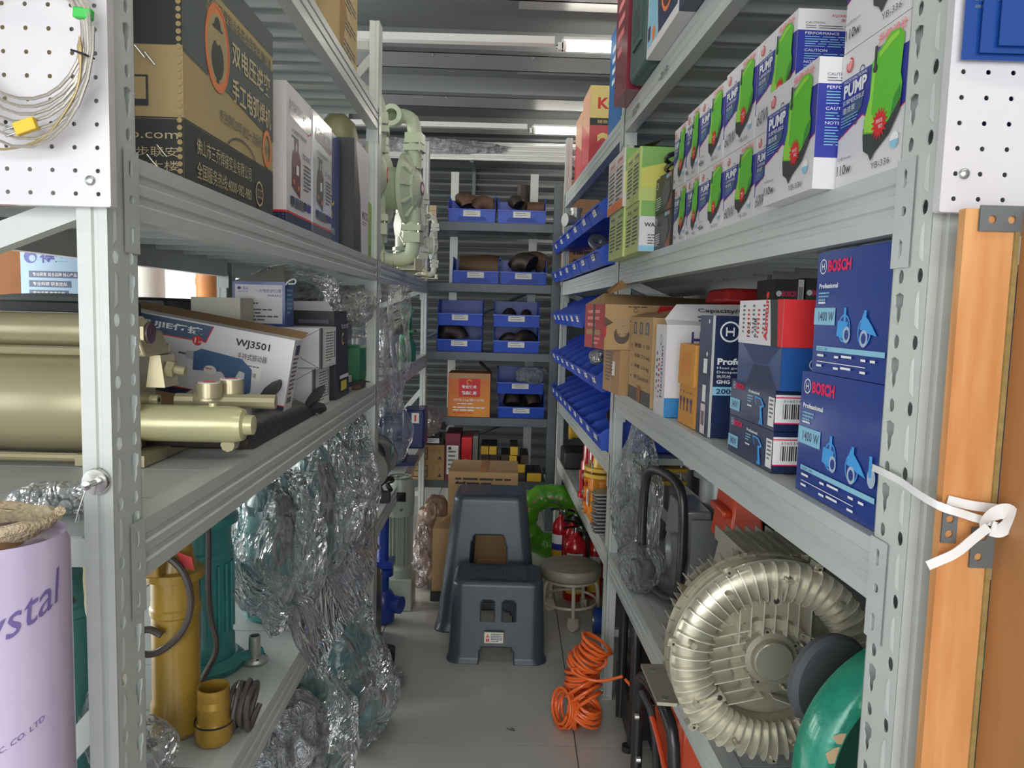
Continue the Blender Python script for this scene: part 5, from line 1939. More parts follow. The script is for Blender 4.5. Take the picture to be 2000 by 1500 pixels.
def pump_print(P, watt, model, seed, hand=None, fine=True):
    P.poly([(0, 0.36), (0.38, 0.47), (0.5, 0.40), (0.80, 0.36), (1, 0.42), (1, 0.80), (0, 0.80)], INKM)
    P.poly([(0, 0.368), (0.38, 0.478), (0.5, 0.408), (0.80, 0.368), (1, 0.428), (1, 0.80), (0, 0.80)], INKB)
    for u, v, r in ((0.10, 0.72, .03), (0.30, 0.55, .045), (0.38, 0.66, .035), (0.33, 0.80, .04), (0.72, 0.86, .05), (0.84, 0.80, .045), (0.40, 0.74, .03), (0.28, 0.45, .025)):
        P.ring(u, v, r, 0.009, INKSL, n=14)
    P.poly([(0.10, 0.46), (0.36, 0.53), (0.38, 0.62), (0.2, 0.6), (0.08, 0.56)], INKSL)
    P.txt(0.06, 0.655, 0.10, 'PUMP', INKW, w_=0.36, bold=0.04)
    P.txt(0.06, 0.765, 0.022, 'MULTI-FUNCTIONAL', INKW, w_=0.36)
    P.txt(0.06, 0.605, 0.034, 'SUBMERSIBLE', INKW, w_=0.33)
    P.txt(0.06, 0.54, 0.045, '潜流泵', INKW, w_=0.2)
    if fine:
        P.lines(0.05, 0.51, 0.26, 4, 0.022, INKC, t=0.007, seed=seed)
    P.ring(0.14, 0.89, 0.055, 0.014, INKR, a0=-3.6, a1=1.6)
    P.disc(0.14, 0.89, 0.03, INKP)
    P.txt(0.56, 0.895, 0.075, '升级设计', INKP, w_=0.38, bold=0.02)
    P.txt(0.56, 0.845, 0.04, '节能 静音 流量大', INKV, w_=0.36, bold=0.02)
    # the green pump picture
    P.poly([(0.42, 0.30), (0.44, 0.20), (0.52, 0.16), (0.56, 0.11), (0.61, 0.16), (0.80, 0.25), (0.92, 0.38), (0.93, 0.5), (0.42, 0.36)], INKD)
    P.poly([(0.43, 0.32), (0.60, 0.29), (0.78, 0.34), (0.92, 0.46), (0.93, 0.55), (0.90, 0.62), (0.92, 0.86), (0.86, 0.92), (0.74, 0.93), (0.60, 0.86), (0.50, 0.80), (0.49, 0.56), (0.43, 0.42)], INKGR)
    P.poly([(0.44, 0.33), (0.60, 0.30), (0.60, 0.38), (0.53, 0.44), (0.56, 0.80), (0.52, 0.79), (0.50, 0.56), (0.44, 0.43)], INKGR2)
    P.poly([(0.80, 0.36), (0.92, 0.47), (0.91, 0.55), (0.83, 0.48)], INKGR3)
    P.poly([(0.74, 0.90), (0.60, 0.84), (0.60, 0.80), (0.76, 0.86), (0.86, 0.88), (0.84, 0.91)], INKGR2)
    P.rect(0.53, 0.74, 0.565, 0.90, INKD)
    P.disc(0.55, 0.745, 0.03, INKD)
    P.star(0.66, 0.345, 0.115, INKR)
    P.txt(0.66, 0.35, 0.028, '静音型', INKW, al='C').txt(0.68, 0.31, 0.028, '铜芯', INKW, al='C')
    P.disc(0.88, 0.19, 0.055, INKW).disc(0.88, 0.19, 0.055, INKC, a0=PI, a1=2 * PI)
    P.txt(0.58, 0.045, 0.045, model, INKG, w_=0.26)
    if hand:
        P.txt(0.08, 0.10, 0.15, hand, INKG, w_=0.34, shear=0.2)
    else:
        P.txt(0.05, 0.19, 0.025, '功率/Power', INKG, w_=0.22)
        P.txt(0.05, 0.08, 0.075, watt, INKD, w_=0.22, bold=0.01)


def pump_near(P, seed):
    P.rect(0, 0.24, 1, 0.80, INKB)
    P.txt(0.35, 0.925, 0.03, 'AQUARIUM SUBMERSIBLE PUMP', INKR, w_=0.6).txt(0.45, 0.885, 0.03, '多功能超静音水泵', INKR, w_=0.5)
    P.txt(0.08, 0.86, 0.022, 'CAUTION', INKG, w_=0.2).lines(0.08, 0.84, 0.86, 2, 0.02, INKG, t=0.006, seed=seed)
    P.txt(0.08, 0.76, 0.024, 'PERFORMANCE', INKW, w_=0.36).lines(0.08, 0.735, 0.86, 5, 0.022, INKC, t=0.007, seed=seed + 1)
    P.txt(0.08, 0.60, 0.024, 'CAUTION', INKW, w_=0.24).lines(0.08, 0.575, 0.86, 3, 0.022, INKC, t=0.007, seed=seed + 2)
    P.txt(0.08, 0.49, 0.024, 'NOTE', INKW, w_=0.14).lines(0.08, 0.465, 0.86, 7, 0.022, INKC, t=0.007, seed=seed + 3)


PUMPS = [
    # s0, s1, o0, z0, h, watt, model, hand, where
    (0.076, 0.253, 0.004, 0.0, 0.182, '110w', 'YB-336', None, 'nearest on the lower layer beside the near right post'),
    (0.257, 0.448, -0.028, 0.0, 0.182, '110w', 'YB-336', None, 'second on the lower layer, pulled out past the others'),
    (0.452, 0.580, 0.004, 0.0, 0.144, '60w', 'YB-333', '60W', 'third on the lower layer, half hidden, marked by hand'),
    (0.584, 0.764, 0.004, 0.0, 0.144, '60w', 'YB-333', '60W', 'fourth on the lower layer, handwritten 60W'),
    (0.768, 0.945, 0.004, 0.0, 0.144, '45w', 'YB-332', None, 'fifth on the lower layer, 45w'),
    (0.949, 1.050, 0.004, 0.0, 0.144, '45w', 'YB-331', None, 'sixth on the lower layer, narrow, 45w'),
    (1.056, 1.180, 0.004, 0.0, 0.144, '45w', 'YB-331', None, 'last on the lower layer next to the black cartons'),
    (0.072, 0.252, 0.004, 0.183, 0.182, '110w', 'YB-336', None, 'on top beside the near right post, cut by the frame'),
    (0.424, 0.598, 0.004, 0.145, 0.166, '60w', 'YB-333', '60W', 'nearest of the upper layer, printed side wall showing'),
    (0.602, 0.784, 0.004, 0.145, 0.166, '60w', 'YB-333', '60W', 'second of the upper layer, handwritten 60W'),
    (0.790, 0.964, 0.004, 0.145, 0.160, '45w', 'YB-332', None, 'third of the upper layer, 45w'),
    (0.970, 1.080, 0.004, 0.145, 0.160, '45w', 'YB-331', None, 'fourth of the upper layer, narrow, 45w'),
    (1.088, 1.205, 0.004, 0.145, 0.150, '45w', 'YB-331', None, 'last of the upper layer beside the looped black cable'),
]
for i, (s0, s1, o0, dz, h, wt, md, hd, wh) in enumerate(PUMPS):
    b = Box('R', s0, s1, o0, o0 + 0.155, ZRA + dz, ZRA + dz + h, WHITEBD)
    pump_print(b.aisle(), wt, md, i, hd, fine=i not in (5, 6, 11, 12))
    pump_near(b.near(), i) if i in (0, 1, 8, 12) else b.near().rect(0, 0.24, 1, 0.80, INKB)
    b.done('pump_carton', 'white and blue pump carton ' + wh, 'carton', 'green pump cartons on the right upper shelf')

for k in range(2):
    b = Box('R', 1.21, 1.40, 0.004, 0.16, ZRA + 0.101 * k, ZRA + 0.101 * k + 0.1, mat('black_board', (44, 44, 46)))
    P = b.aisle()
    P.ring(0.10, 0.80, 0.10, 0.03, INKW).rect(0.62, 0.86, 0.78, 0.96, INKC).rect(0.80, 0.86, 0.92, 0.96, INKP)
    P.lines(0.05, 0.42, 0.3, 6, 0.06, INKW)
    P.poly([(0.40, 0.2), (0.72, 0.15), (0.9, 0.5), (0.82, 0.75), (0.6, 0.8), (0.45, 0.6)], INKG)
    P.poly([(0.7, 0), (1, 0), (1, 0.4), (0.9, 0.25), (0.7, 0.12)], mat('ink_rust', (140, 80, 60), 0.5))
    b.near().rect(0.1, 0.1, 0.9, 0.9, INKD)
    b.done('black_pump_carton', ('lower' if k == 0 else 'upper') + ' of two stacked black cartons beside the white and blue pump cartons', 'carton', 'black cartons')
b = MB()
pts = []
for i in range(60):
    a = 2 * PI * i / 14
    pts.append((0.035 * math.cos(a) + 0.004 * math.sin(i), 0.07 * math.sin(a), 0.01 + 0.012 * (i / 14) + 0.008 * math.sin(a * 0.5)))
b.tube(pts, 0.0045, BLACKG, seg=7)
o = b.build('looped_cable', M=at('R', 0.045, 1.31, ZRA + 0.203))
tag(o, 'black mains cable looped on top of the black cartons', 'cable')
b = MB()
b.tube([(0, 0.04, 0), (-0.01, 0.0, 0.03), (-0.02, -0.06, 0.045), (-0.03, -0.10, 0.042)], 0.002, CABLE, seg=6, smooth=2)
b.build('bare_wire', o)


def veg_box(s0, s1, o0, z0, h, lo, label, front, bottom=None):
    b = Box('R', s0, s1, o0, o0 + 0.20, z0, z0 + h, front)
    P = b.aisle()
    for k in range(2):
        u = 0.08 + k * 0.48
        P.txt(u + 0.05, 0.82, 0.08, ('塑料袋', '说明')[k], INKR if not lo else INKG, w_=0.3).lines(u, 0.70, 0.36, 8, 0.075, INKG, seed=k + 7)
        P.rect(u - 0.02, 0.78, u + 0.4, 0.786, INKR)
    if bottom:
        P.rect(0, 0, 1, 0.16, bottom)
    Q = b.near()
    Q.rect(0.03, 0.25, 1, 1, mat('leaf_print', (126, 176, 92), 0.45)).poly([(0.03, 0.25), (1, 0.25), (1, 0.55), (0.5, 0.75), (0.03, 0.6)], mat('lemon_print', (206, 204, 96), 0.45))
    Q.poly([(0.3, 0.45), (0.5, 0.15), (0.62, 0.6), (0.56, 0.92), (0.5, 0.6)], INKSL)
    return b.done('green_carton', label, 'carton')


LIMEB = mat('lime_board_pale', (186, 202, 116), 0.45, coat=0.2)
veg_box(1.42, 1.622, -0.040, ZRA, 0.146, True, 'yellow green carton on the lower layer just before the second right post', LIMEB)
o = veg_box(1.425, 1.624, -0.042, ZRA + 0.147, 0.155, True, 'yellow green carton on the upper layer with its flap standing open', LIMEB)
f = MB()
f.add([(-0.1, -0.0995, 0.155), (-0.1, 0.0995, 0.155), (-0.03, 0.095, 0.19), (-0.03, -0.095, 0.18)], [(0, 1, 2, 3)], KRAFTIN)
f.build('open_flap', o)
veg_box(1.63, 1.90, -0.046, ZRA, 0.156, True, 'yellow green carton on the lower layer in front of the second right post', LIMEB)
veg_box(1.63, 1.922, -0.052, ZRA + 0.157, 0.183, False, 'grey white printed carton with an orange foot before the second right post', mat('printed_grey', (206, 200, 196), 0.4), INKO)
b = Box('R', 1.403, 1.418, -0.0405, 0.06, ZRA, ZRA + 0.10, WHITEBD)
b.near().rect(0, 0, 1, 0.16, INKC).txt(0.14, 0.70, 0.12, 'WAP', INK, w_=0.4, bold=0.03).lines(0.25, 0.45, 0.65, 4, 0.08, INKG)
b.aisle().lines(0.3, 0.7, 0.3, 5, 0.1, INKG)
b.done('small_white_box', 'small white box lettered WA before the yellow green cartons')

# ---------------------------------------------------------------- top deck, right
ZRT = 2.176
t = thing('tool_case', 'dark green moulded tool case standing at the end of the right top shelf', 'case', at('R', 0.015, 1.545, ZRT))
CG = mat('case_green', (62, 88, 86), 0.45)
b = MB()
b.box(-0.055, 0.10, -0.13, 0.13, 0, 0.46, CG)
b.build('case_shell', t, bev=0.022)
b = MB()
b.box(-0.062, -0.052, -0.07, 0.05, 0.08, 0.36, CG)
b.box(-0.064, -0.060, -0.055, 0.035, 0.10, 0.19, mat('case_green_dark', (50, 70, 70), 0.5))
b.box(-0.064, -0.060, -0.055, 0.035, 0.24, 0.33, mat('case_green_dark', (50, 70, 70)))
b.build('latch_panel', t, bev=0.003)
b = Box('R', 1.05, 1.405, -0.04, 0.16, ZRT, ZRT + 0.42, WHITEBD)
P = b.aisle()
P.poly([(0.40, 0.06), (0.97, 0.06), (0.97, 0.72), (0.30, 0.46)], NAVY)
P.poly([(0.03, 0.06), (0.38, 0.06), (0.28, 0.45), (0.03, 0.36)], INKC)
P.disc(0.66, 0.32, 0.20, INKO, e=0.9).disc(0.66, 0.30, 0.155, mat('ink_brown', (84, 44, 44), 0.4), e=0.9).poly([(0.66, 0.30), (0.76, 0.20), (0.78, 0.36)], INKP)
P.disc(0.66, 0.48, 0.03, INKO)
P.disc(0.24, 0.11, 0.045, INKO).rect(0.03, 0.10, 0.12, 0.19, NAVY)
P.txt(0.10, 0.66, 0.05, '防爆潜水电泵', INKP, w_=0.4).txt(0.1, 0.80, 0.10, 'G', INKSL, bold=0.03)
b.done('pump_box', 'white and navy box with an orange round pump picture on the right top shelf')
b = Box('R', 0.87, 1.045, -0.04, 0.15, ZRT, ZRT + 0.40, NAVY)
b.aisle().rect(0.9, 0, 1, 1, WHITEBD).lines(0.1, 0.3, 0.4, 3, 0.06, INKW)
b.done('navy_box', 'navy box next to the white and navy pump box on the right top shelf')
o = bag(at('R', 0.02, 0.80, ZRT), (0.05, 0.06, 0.17), FILM, 'clear bag hanging beside the navy box on the right top shelf', seed=71)
b = Box('R', 1.69, 1.915, -0.045, 0.25, ZRT, ZRT + 0.62, mat('wine_board', (128, 38, 56), 0.3, coat=0.4))
b.near().txt(0.15, 0.52, 0.13, '永利', INKW, w_=0.35).disc(0.3, 0.36, 0.05, INKP)
b.aisle().lines(0.2, 0.8, 0.5, 8, 0.08, INKP)
b.done('wine_red_carton', 'tall wine red carton on the right top shelf between the green case and the post', 'carton')
b = Box('R', 2.20, 2.50, 0.030, 0.30, ZRT, ZRT + 0.44, mat('bright_blue', (30, 110, 180), 0.35))
b.aisle().lines(0.2, 0.8, 0.5, 4, 0.1, INKW)
b.done('blue_carton', 'bright blue carton beside the tall wine red carton on top', 'carton')
KR_RED = mat('red_board', (196, 60, 66), 0.35, coat=0.2)
for k in range(2):
    s0 = 3.24 + 0.305 * k
    b = Box('R', s0, s0 + 0.295, 0.05, 0.38, ZRT, ZRT + 0.455 - 0.05 * k, KR_RED)
    P = b.near()
    P.rect(0, 0.62, 1, 1, mat('cream_yellow', (232, 208, 128), 0.4)).rect(0, 0.56, 1, 0.64, INKD)
    P.txt(0.12, 0.74, 0.13, 'KOMAX', INKR, w_=0.95, bold=0.03)
    P.txt(0.12, 0.58, 0.04, '精致产品·卓越品质', mat('cream_yellow', (232, 208, 128)), w_=0.7)
    P.txt(0.12, 0.20, 0.28, '20', mat('cream_yellow', (232, 208, 128)), w_=0.5, bold=0.03)
    Q = b.aisle()
    Q.poly([(0, 0.7), (1, 0.45), (1, 1), (0, 1)], mat('cream_red', (214, 170, 140), 0.4))
    for j in range(8):
        Q.poly([(0.0, 0.05 + j * 0.11), (1, 0.12 + j * 0.11), (1, 0.125 + j * 0.11), (0, 0.055 + j * 0.11)], INKP)
    b.done('red_cream_carton', ('nearer' if k == 0 else 'farther') + ' red and cream carton at the far end of the right top shelf', 'carton', 'red and cream cartons')
b = MB()
P = Panel(b, (-0.0012, 0.60, 2.115), (0, -1, 0), (0, 0, 1), 0.4, 0.05)
b2 = MB()
for s_, tx in ((1.42, '一次小件'), (1.80, '法兰片')):
    f = MB()
    P = Panel(f, (-0.0005, s_, 2.112), (0, -1, 0), (0, 0, 1), 0.13, 0.03)
    P.txt(0, 0, 0.9, tx, INKD, w_=0.9)
    f.build('marker_writing', next(o for o in bpy.data.objects if o.get('label', '').endswith('holding the pump cartons')), smooth=0)

# ================================================================ RIGHT ROW, middle deck
ZRB = 1.186


def bosch(b, P, u, v, h, txt=True, side='L'):
    k = P.h / P.w
    P.ring(u, v, h, h * 0.16, INKW, n=24)
    P.rect(u - h * 0.42 * k, v - h * 0.42, u - h * 0.28 * k, v + h * 0.42, INKW)
    P.rect(u + h * 0.28 * k, v - h * 0.42, u + h * 0.42 * k, v + h * 0.42, INKW)
    P.rect(u - h * 0.3 * k, v - h * 0.09, u + h * 0.3 * k, v + h * 0.09, INKW)
    if txt:
        P.txt(u + h * 1.5 * k, v - h * 0.8, h * 1.6, 'BOSCH', INKM, bold=0.05)


GLOW = mat('ink_glow_blue', (70, 160, 230), 0.4)
STL = mat('ink_steel', (170, 190, 210), 0.4)
for k, (s0, s1, z0, h, wh) in enumerate(((0.105, 0.352, ZRB, 0.188, 'lower'), (0.105, 0.320, ZRB + 0.189, 0.180, 'upper'))):
    b = Box('R', s0, s1, 0.016, 0.20, z0, z0 + h, BLUEB)
    P = b.aisle()
    bosch(b, P, 0.09, 0.88, 0.062)
    P.txt(0.05, 0.70, 0.04, 'Professional', INKW, w_=0.28, bold=0.03)
    P.lines(0.05, 0.655, 0.16, 3, 0.028, INKC).rect(0.05, 0.575, 0.16, 0.59, INKW)
    P.rect(0, 0.40, 0.32, 0.54, INKC).txt(0.07, 0.43, 0.08, '1400 W', NAVY, w_=0.23, bold=0.02)
    for (cu, cv, ang) in ((0.46, 0.38, 0.0), (0.73, 0.36, 1.0)):
        P.disc(cu, cv, 0.11, GLOW, e=0.9).disc(cu, cv, 0.095, BLUEB, e=0.9)
        P.poly([(cu - 0.10, cv - 0.06), (cu + 0.02, cv - 0.09), (cu + 0.05, cv + 0.05), (cu - 0.09, cv + 0.06)] if ang == 0 else [(cu - 0.02, cv + 0.14), (cu + 0.09, cv + 0.05), (cu + 0.16, cv - 0.03), (cu + 0.05, cv - 0.01), (cu - 0.06, cv + 0.02)], GLOW)
        P.disc(cu - (0 if ang else -0.04), cv - 0.05, 0.065, STL, e=0.9).disc(cu - (0 if ang else -0.04), cv - 0.05, 0.04, BLUEB, e=0.9)
        P.rect(cu - 0.01, cv + 0.02, cu + 0.02, cv + 0.16, GLOW)
    if k == 0:
        P.disc(0.95, 0.35, 0.07, STL, e=0.8).rect(0.92, 0.35, 0.95, 0.50, GLOW)
    P.rect(0.08, 0.185, 1, 0.225, INKC)
    P.txt(0.10, 0.192, 0.022, 'GDC 140', NAVY, w_=0.15)
    P.rect(0.10, 0.095, 0.78, 0.101, INKW)
    for (u, v, n_) in ((0.10, 0.14, 0.1), (0.36, 0.14, 0.06), (0.46, 0.15, 0.14), (0.72, 0.14, 0.06), (0.10, 0.055, 0.08), (0.36, 0.05, 0.07), (0.46, 0.06, 0.14), (0.72, 0.05, 0.07), (0.84, 0.14, 0.06)):
        P.rect(u, v, u + n_, v + 0.018, INKW)
    b.near().rect(0, 0, 1, 1, NAVY)
    b.done('power_tool_box', wh + ' big blue 1400 watt saw box beside the near right post', 'box', 'big blue power tool boxes')

for k in range(2):
    b = Box('R', 0.460, 0.695, 0.018, 0.19, ZRB + 0.0735 * k, ZRB + 0.0735 * k + 0.0725, NAVY)
    P = b.aisle()
    bosch(b, P, 0.08, 0.84, 0.10)
    P.txt(0.44, 0.76, 0.075, 'Professional', INKW, w_=0.24, bold=0.03).lines(0.42, 0.66, 0.12, 3, 0.07, INKC).rect(0.42, 0.40, 0.52, 0.44, INKW)
    P.rect(0, 0.16, 0.25, 0.48, INKC).txt(0.05, 0.22, 0.2, '340W', NAVY, w_=0.16, bold=0.02)
    P.poly([(0.58, 0.72), (0.72, 0.70), (0.80, 0.52), (0.74, 0.46), (0.78, 0.05), (0.70, 0.05), (0.68, 0.45), (0.62, 0.5)], GLOW)
    P.poly([(0.60, 0.68), (0.70, 0.66), (0.76, 0.53), (0.70, 0.5), (0.72, 0.12), (0.70, 0.12)], NAVY)
    P.rect(0.88, 0.10, 1.0, 0.80, PAPER).lines(0.90, 0.7, 0.08, 5, 0.1, INKG)
    Q = b.near()
    Q.rect(0, 0.18, 0.62, 0.88, PAPER).rect(0, 0.18, 0.62, 0.21, INKM).rect(0, 0.80, 0.62, 0.83, INKM)
    Q.barcode(0.08, 0.30, 0.45, 0.36).txt(0.08, 0.70, 0.06, '3165140857406', INKG, w_=0.4)
    b.done('drill_box', ('lower' if k == 0 else 'upper') + ' of two flat navy 340 watt drill boxes with white barcode labels', 'box', 'flat navy drill boxes')
b = Box('R', 0.425, 0.64, 0.010, 0.20, ZRB + 0.1475, ZRB + 0.1475 + 0.073, BLUEB2)
P = b.aisle()
P.rect(0, 0, 1, 1, mat('scuffed_navy', (56, 74, 120), 0.35, coat=0.3))
P.poly([(0.25, 0.0), (0.95, 0.0), (0.75, 0.52), (0.40, 0.50)], NAVY).poly([(0.1, 1.0), (0.98, 1), (0.7, 0.55), (0.40, 0.55)], mat('scuffed_navy2', (44, 60, 104), 0.35))
Q = b.near()
bosch(b, Q, 0.30, 0.62, 0.13, txt=False)
Q.txt(0.55, 0.50, 0.26, 'BOSCH', INKP, w_=0.7, bold=0.05)
b.done('scuffed_blue_box', 'scuffed blue box lying on the flat navy drill boxes')
b = Box('R', 0.423, 0.64, 0.008, 0.20, ZRB + 0.221, ZRB + 0.221 + 0.080, WHITEBD)
P = b.aisle()
P.poly([(0.78, 0), (0.92, 0), (0.88, 1), (0.72, 1)], INKD).poly([(0.92, 0), (1, 0), (1, 1), (0.88, 1)], INKR)
for k in range(5):
    P.lines(0.10 + k * 0.12, 0.85 - 0.1 * (k % 2), 0.05, 7, 0.1, (INKG, INKR, INKG, INKR, INKG)[k])
P.txt(0.30, 0.15, 0.16, '10-2', INK, rot=PI / 2, bold=0.01).txt(0.45, 0.15, 0.16, '6208', INK, rot=PI / 2)
P.txt(0.70, 0.10, 0.22, 'Akmture', INKR, rot=PI / 2, bold=0.03)
b.near().rect(0, 0, 1, 1, INKR)
b.done('white_red_box', 'white box with a bright red end on top of the scuffed blue box')
b = Box('R', 0.840, 0.935, 0.018, 0.215, ZRB, ZRB + 0.272, NAVY)
P = b.near()
P.rect(0.0, 0, 0.03, 1, mat('worn_edge', (190, 190, 186), 0.7))
bosch(b, P, 0.20, 0.87, 0.085, txt=False)
P.txt(0.07, 0.60, 0.055, 'Professional', INKW, w_=0.60, bold=0.04)
P.txt(0.07, 0.56, 0.026, 'Heat gun', INKW, w_=0.26).txt(0.07, 0.525, 0.026, 'Décapeur thermique', INKW, w_=0.6).txt(0.07, 0.49, 0.028, '热风枪', INKW, w_=0.16)
P.txt(0.07, 0.445, 0.032, 'GHG 20-63', INKW, w_=0.34, bold=0.03)
P.rect(0.03, 0.35, 1, 0.42, INKC).txt(0.07, 0.362, 0.042, '2000 W', NAVY, w_=0.38, bold=0.02)
P = b.aisle()
P.rect(0.42, 0.52, 0.72, 0.64, PAPER).rect(0.42, 0.28, 0.70, 0.42, PAPER).rect(0.35, 0.01, 0.72, 0.26, mat('pink_paper', (226, 206, 210), 0.5)).barcode(0.40, 0.08, 0.25, 0.12)
P.txt(0.25, 0.66, 0.10, 'BOSCH', INKW, rot=PI / 2, bold=0.03) if False else None
P.disc(0.75, 0.95, 0.018, INKW).disc(0.68, 0.68, 0.02, INKW)
b.done('heat_gun_box', 'upright navy heat gun box marked 2000 W on the right middle shelf')
for k in range(2):
    b = Box('R', 0.955 + 0.004 * k, 1.10, 0.018 - 0.004 * k, 0.14, ZRB + 0.1005 * k, ZRB + 0.1005 * k + 0.1, ORANGEBD, tx=0.002)
    P = b.aisle()
    if k == 0:
        for j in range(4):
            P.rect(0.12 + j * 0.22, 0.35, 0.16 + j * 0.22, 0.6, INKV).disc(0.14 + j * 0.22, 0.62, 0.07, INKV).lines(0.08 + j * 0.22, 0.8, 0.1, 1, 0.1, INKG)
        b.near().rect(0.05, 0.1, 0.95, 0.8, mat('orange_board_dark', (196, 130, 50), 0.6))
    else:
        P.lines(0.2, 0.75, 0.2, 6, 0.1, INKO).lines(0.55, 0.75, 0.2, 6, 0.1, INKO)
    b.done('orange_box', ('lower orange box printed with small tool outlines' if k == 0 else 'upper plain orange box') + ' beside the upright navy box', 'box', 'orange boxes')
b = Box('R', 1.165, 1.285, -0.004, 0.27, ZRB, ZRB + 0.245, WHITEBD)
P = b.near()
P.rect(0.0, 0, 1, 0.21, mat('azure_board', (50, 130, 190), 0.4))
P.disc(0.20, 0.13, 0.02, INKW).disc(0.20, 0.07, 0.02, INKW).txt(0.26, 0.11, 0.04, '外壳', INKW, w_=0.12).txt(0.26, 0.05, 0.04, '计重', INKW, w_=0.12)
P.txt(0.24, 0.76, 0.17, 'HZ', INKV, w_=0.22, bold=0.02)
P.ring(0.34, 0.80, 0.13, 0.012, INKV, a0=PI, a1=1.9 * PI, e=1.2)
P.txt(0.20, 0.5, 0.05, '红多', INK, w_=0.10)
P = b.aisle()
P.ring(0.5, 0.83, 0.06, 0.012, INKV, e=0.7)
P.lines(0.35, 0.60, 0.12, 8, 0.06, INKR).lines(0.15, 0.66, 0.1, 6, 0.08, INKV)
P.txt(0.75, 0.2, 0.10, 'Haozhuan', INKV, rot=PI / 2)
o = b.done('scale_box', 'tall white weighing scale box with violet letters and an azure foot')
f = MB()
f.add([(-0.137, -0.06, 0.245), (0.137, -0.06, 0.245), (0.137, 0.0, 0.305), (-0.10, 0.0, 0.30), (-0.137, -0.03, 0.26)], [(0, 1, 2, 3, 4)], WHITEBD)
P = Panel(f, (-0.10, -0.058, 0.250), (1, 0, 0), (0, 0.7071, 0.7071), 0.24, 0.07)
P.txt(0.22, 0.55, 0.26, 'Capacity/Graduation', INK, w_=1.0, bold=0.01).lines(0.2, 0.3, 0.7, 2, 0.2, INKG)
f.build('box_flap', o, smooth=0)
b = Box('R', 1.34, 1.665, -0.002, 0.14, ZRB, ZRB + 0.262, KRAFT2)
P = b.aisle()
P.rect(0, 0, 1, 0.16, mat('slate_print', (88, 84, 78), 0.6))
for k in range(3):
    P.rect(0.18 + k * 0.27, 0.80, 0.31 + k * 0.27, 0.94, INKSL).rect(0.22 + k * 0.27, 0.82, 0.27 + k * 0.27, 0.92, KRAFT2)
for k, tx in enumerate(('数量: 1 台', '毛重: 2.5 kg', '净重: 2.3 kg', '体积: 35x26x24.5CM')):
    P.disc(0.12, 0.66 - k * 0.125, 0.017, INK, e=0.8)
    P.txt(0.25, 0.64 - k * 0.125, 0.055, tx, INK, w_=0.66)
P.rect(0.45, 0.0, 0.6, 0.20, TAPE)
o = b.done('bullet_point_carton', 'upright kraft carton with four bullet points of black print', 'carton')
f = MB()
f.add([(-0.07, -0.16, 0.262), (-0.07, 0.16, 0.262), (-0.02, 0.15, 0.278), (-0.02, -0.15, 0.275)], [(0, 1, 2, 3)], KRAFTIN)
f.build('tape_flap', o)
b = Box('W', 2.55, 2.77, 0.35, 0.64, ZRB, ZRB + 0.150, KRAFT)
b.M = Matrix.Translation((0.485, 2.672, ZRB + 0.0005)) @ Matrix.Rotation(0.13, 4, 'Z')
Q = Panel(b.mb, (-b.dx / 2, b.dy / 2, 0), (0, -1, 0), (0, 0, 1), b.dy, b.dz)
Q.rect(0.55, 0.40, 0.72, 0.72, PAPER).lines(0.15, 0.9, 0.45, 9, 0.08, INKG).rect(0.45, 0.0, 0.55, 1.0, TAPE)
b.done('small_kraft_carton', 'small kraft carton with a white sticker at the edge by the second right post', 'carton')
b = Box('W', 0, 0.222, 0, 0.50, 0, 0.150, KRAFT2)
b.M = Matrix.Translation((0.30, 2.54, ZRB + 0.1515)) @ Matrix.Rotation(0.2, 4, 'Z') @ Matrix.Translation((0.25, 0.111, 0))
Q = Panel(b.mb, (-b.dx / 2, b.dy / 2, 0), (0, -1, 0), (0, 0, 1), b.dy, b.dz)
Q.rect(0, 0, 1, 1, mat('faded_red', (176, 64, 66), 0.6)).rect(0.1, 0.30, 0.8, 0.42, mat('kraft_print', (176, 140, 96), 0.7))
Q.lines(0.15, 0.8, 0.6, 3, 0.15, INKP).rect(0.42, 0, 0.52, 1, INKD).lines(0.5, 0.2, 0.3, 2, 0.1, INKP)
P = b.near()
P.poly([(0.0, 0.55), (0.015, 0.60), (0.01, 0.30), (0.0, 0.25)], INKR)
HD = mat('ink_portrait', (96, 84, 72), 0.6)
HF = mat('ink_portrait_light', (178, 150, 118), 0.6)
P.disc(0.12, 0.33, 0.20, HD, e=0.9).disc(0.125, 0.45, 0.165, HF, e=0.85)      # portrait printed upside down
P.poly([(0.08, 0.56), (0.17, 0.56), (0.20, 0.72), (0.04, 0.70)], HF)
P.rect(0.09, 0.34, 0.115, 0.355, HD).rect(0.14, 0.345, 0.165, 0.36, HD).rect(0.115, 0.52, 0.14, 0.53, HD)
P.poly([(0.20, 0.60), (0.28, 0.80), (0.24, 0.80), (0.17, 0.64)], HD).poly([(0.0, 0.72), (0.06, 0.6), (0.0, 0.5)], HD)
P.ring(0.21, 0.88, 0.05, 0.012, INKD).lines(0.16, 0.94, 0.2, 1, 0.05, INKD)
P.rect(0.26, 0.24, 0.34, 0.27, INKR).txt(0.26, 0.13, 0.05, '普惠第一', INKD, w_=0.08).txt(0.26, 0.05, 0.06, '品皿', INKD, w_=0.05)
P.poly([(0.38, 0.99), (0.70, 0.99), (0.50, 0.93), (0.36, 0.84)], INKR)
P.poly([(0.45, 0.80), (0.62, 0.74), (0.64, 0.78), (0.48, 0.86)], HD).poly([(0.68, 0.80), (0.85, 0.74), (0.86, 0.78), (0.70, 0.86)], HD)
P.lines(0.80, 0.90, 0.18, 1, 0.05, INKR)
o = b.done('portrait_carton', 'long kraft and red carton with an upside-down portrait, its flaps open', 'carton')
f = MB()
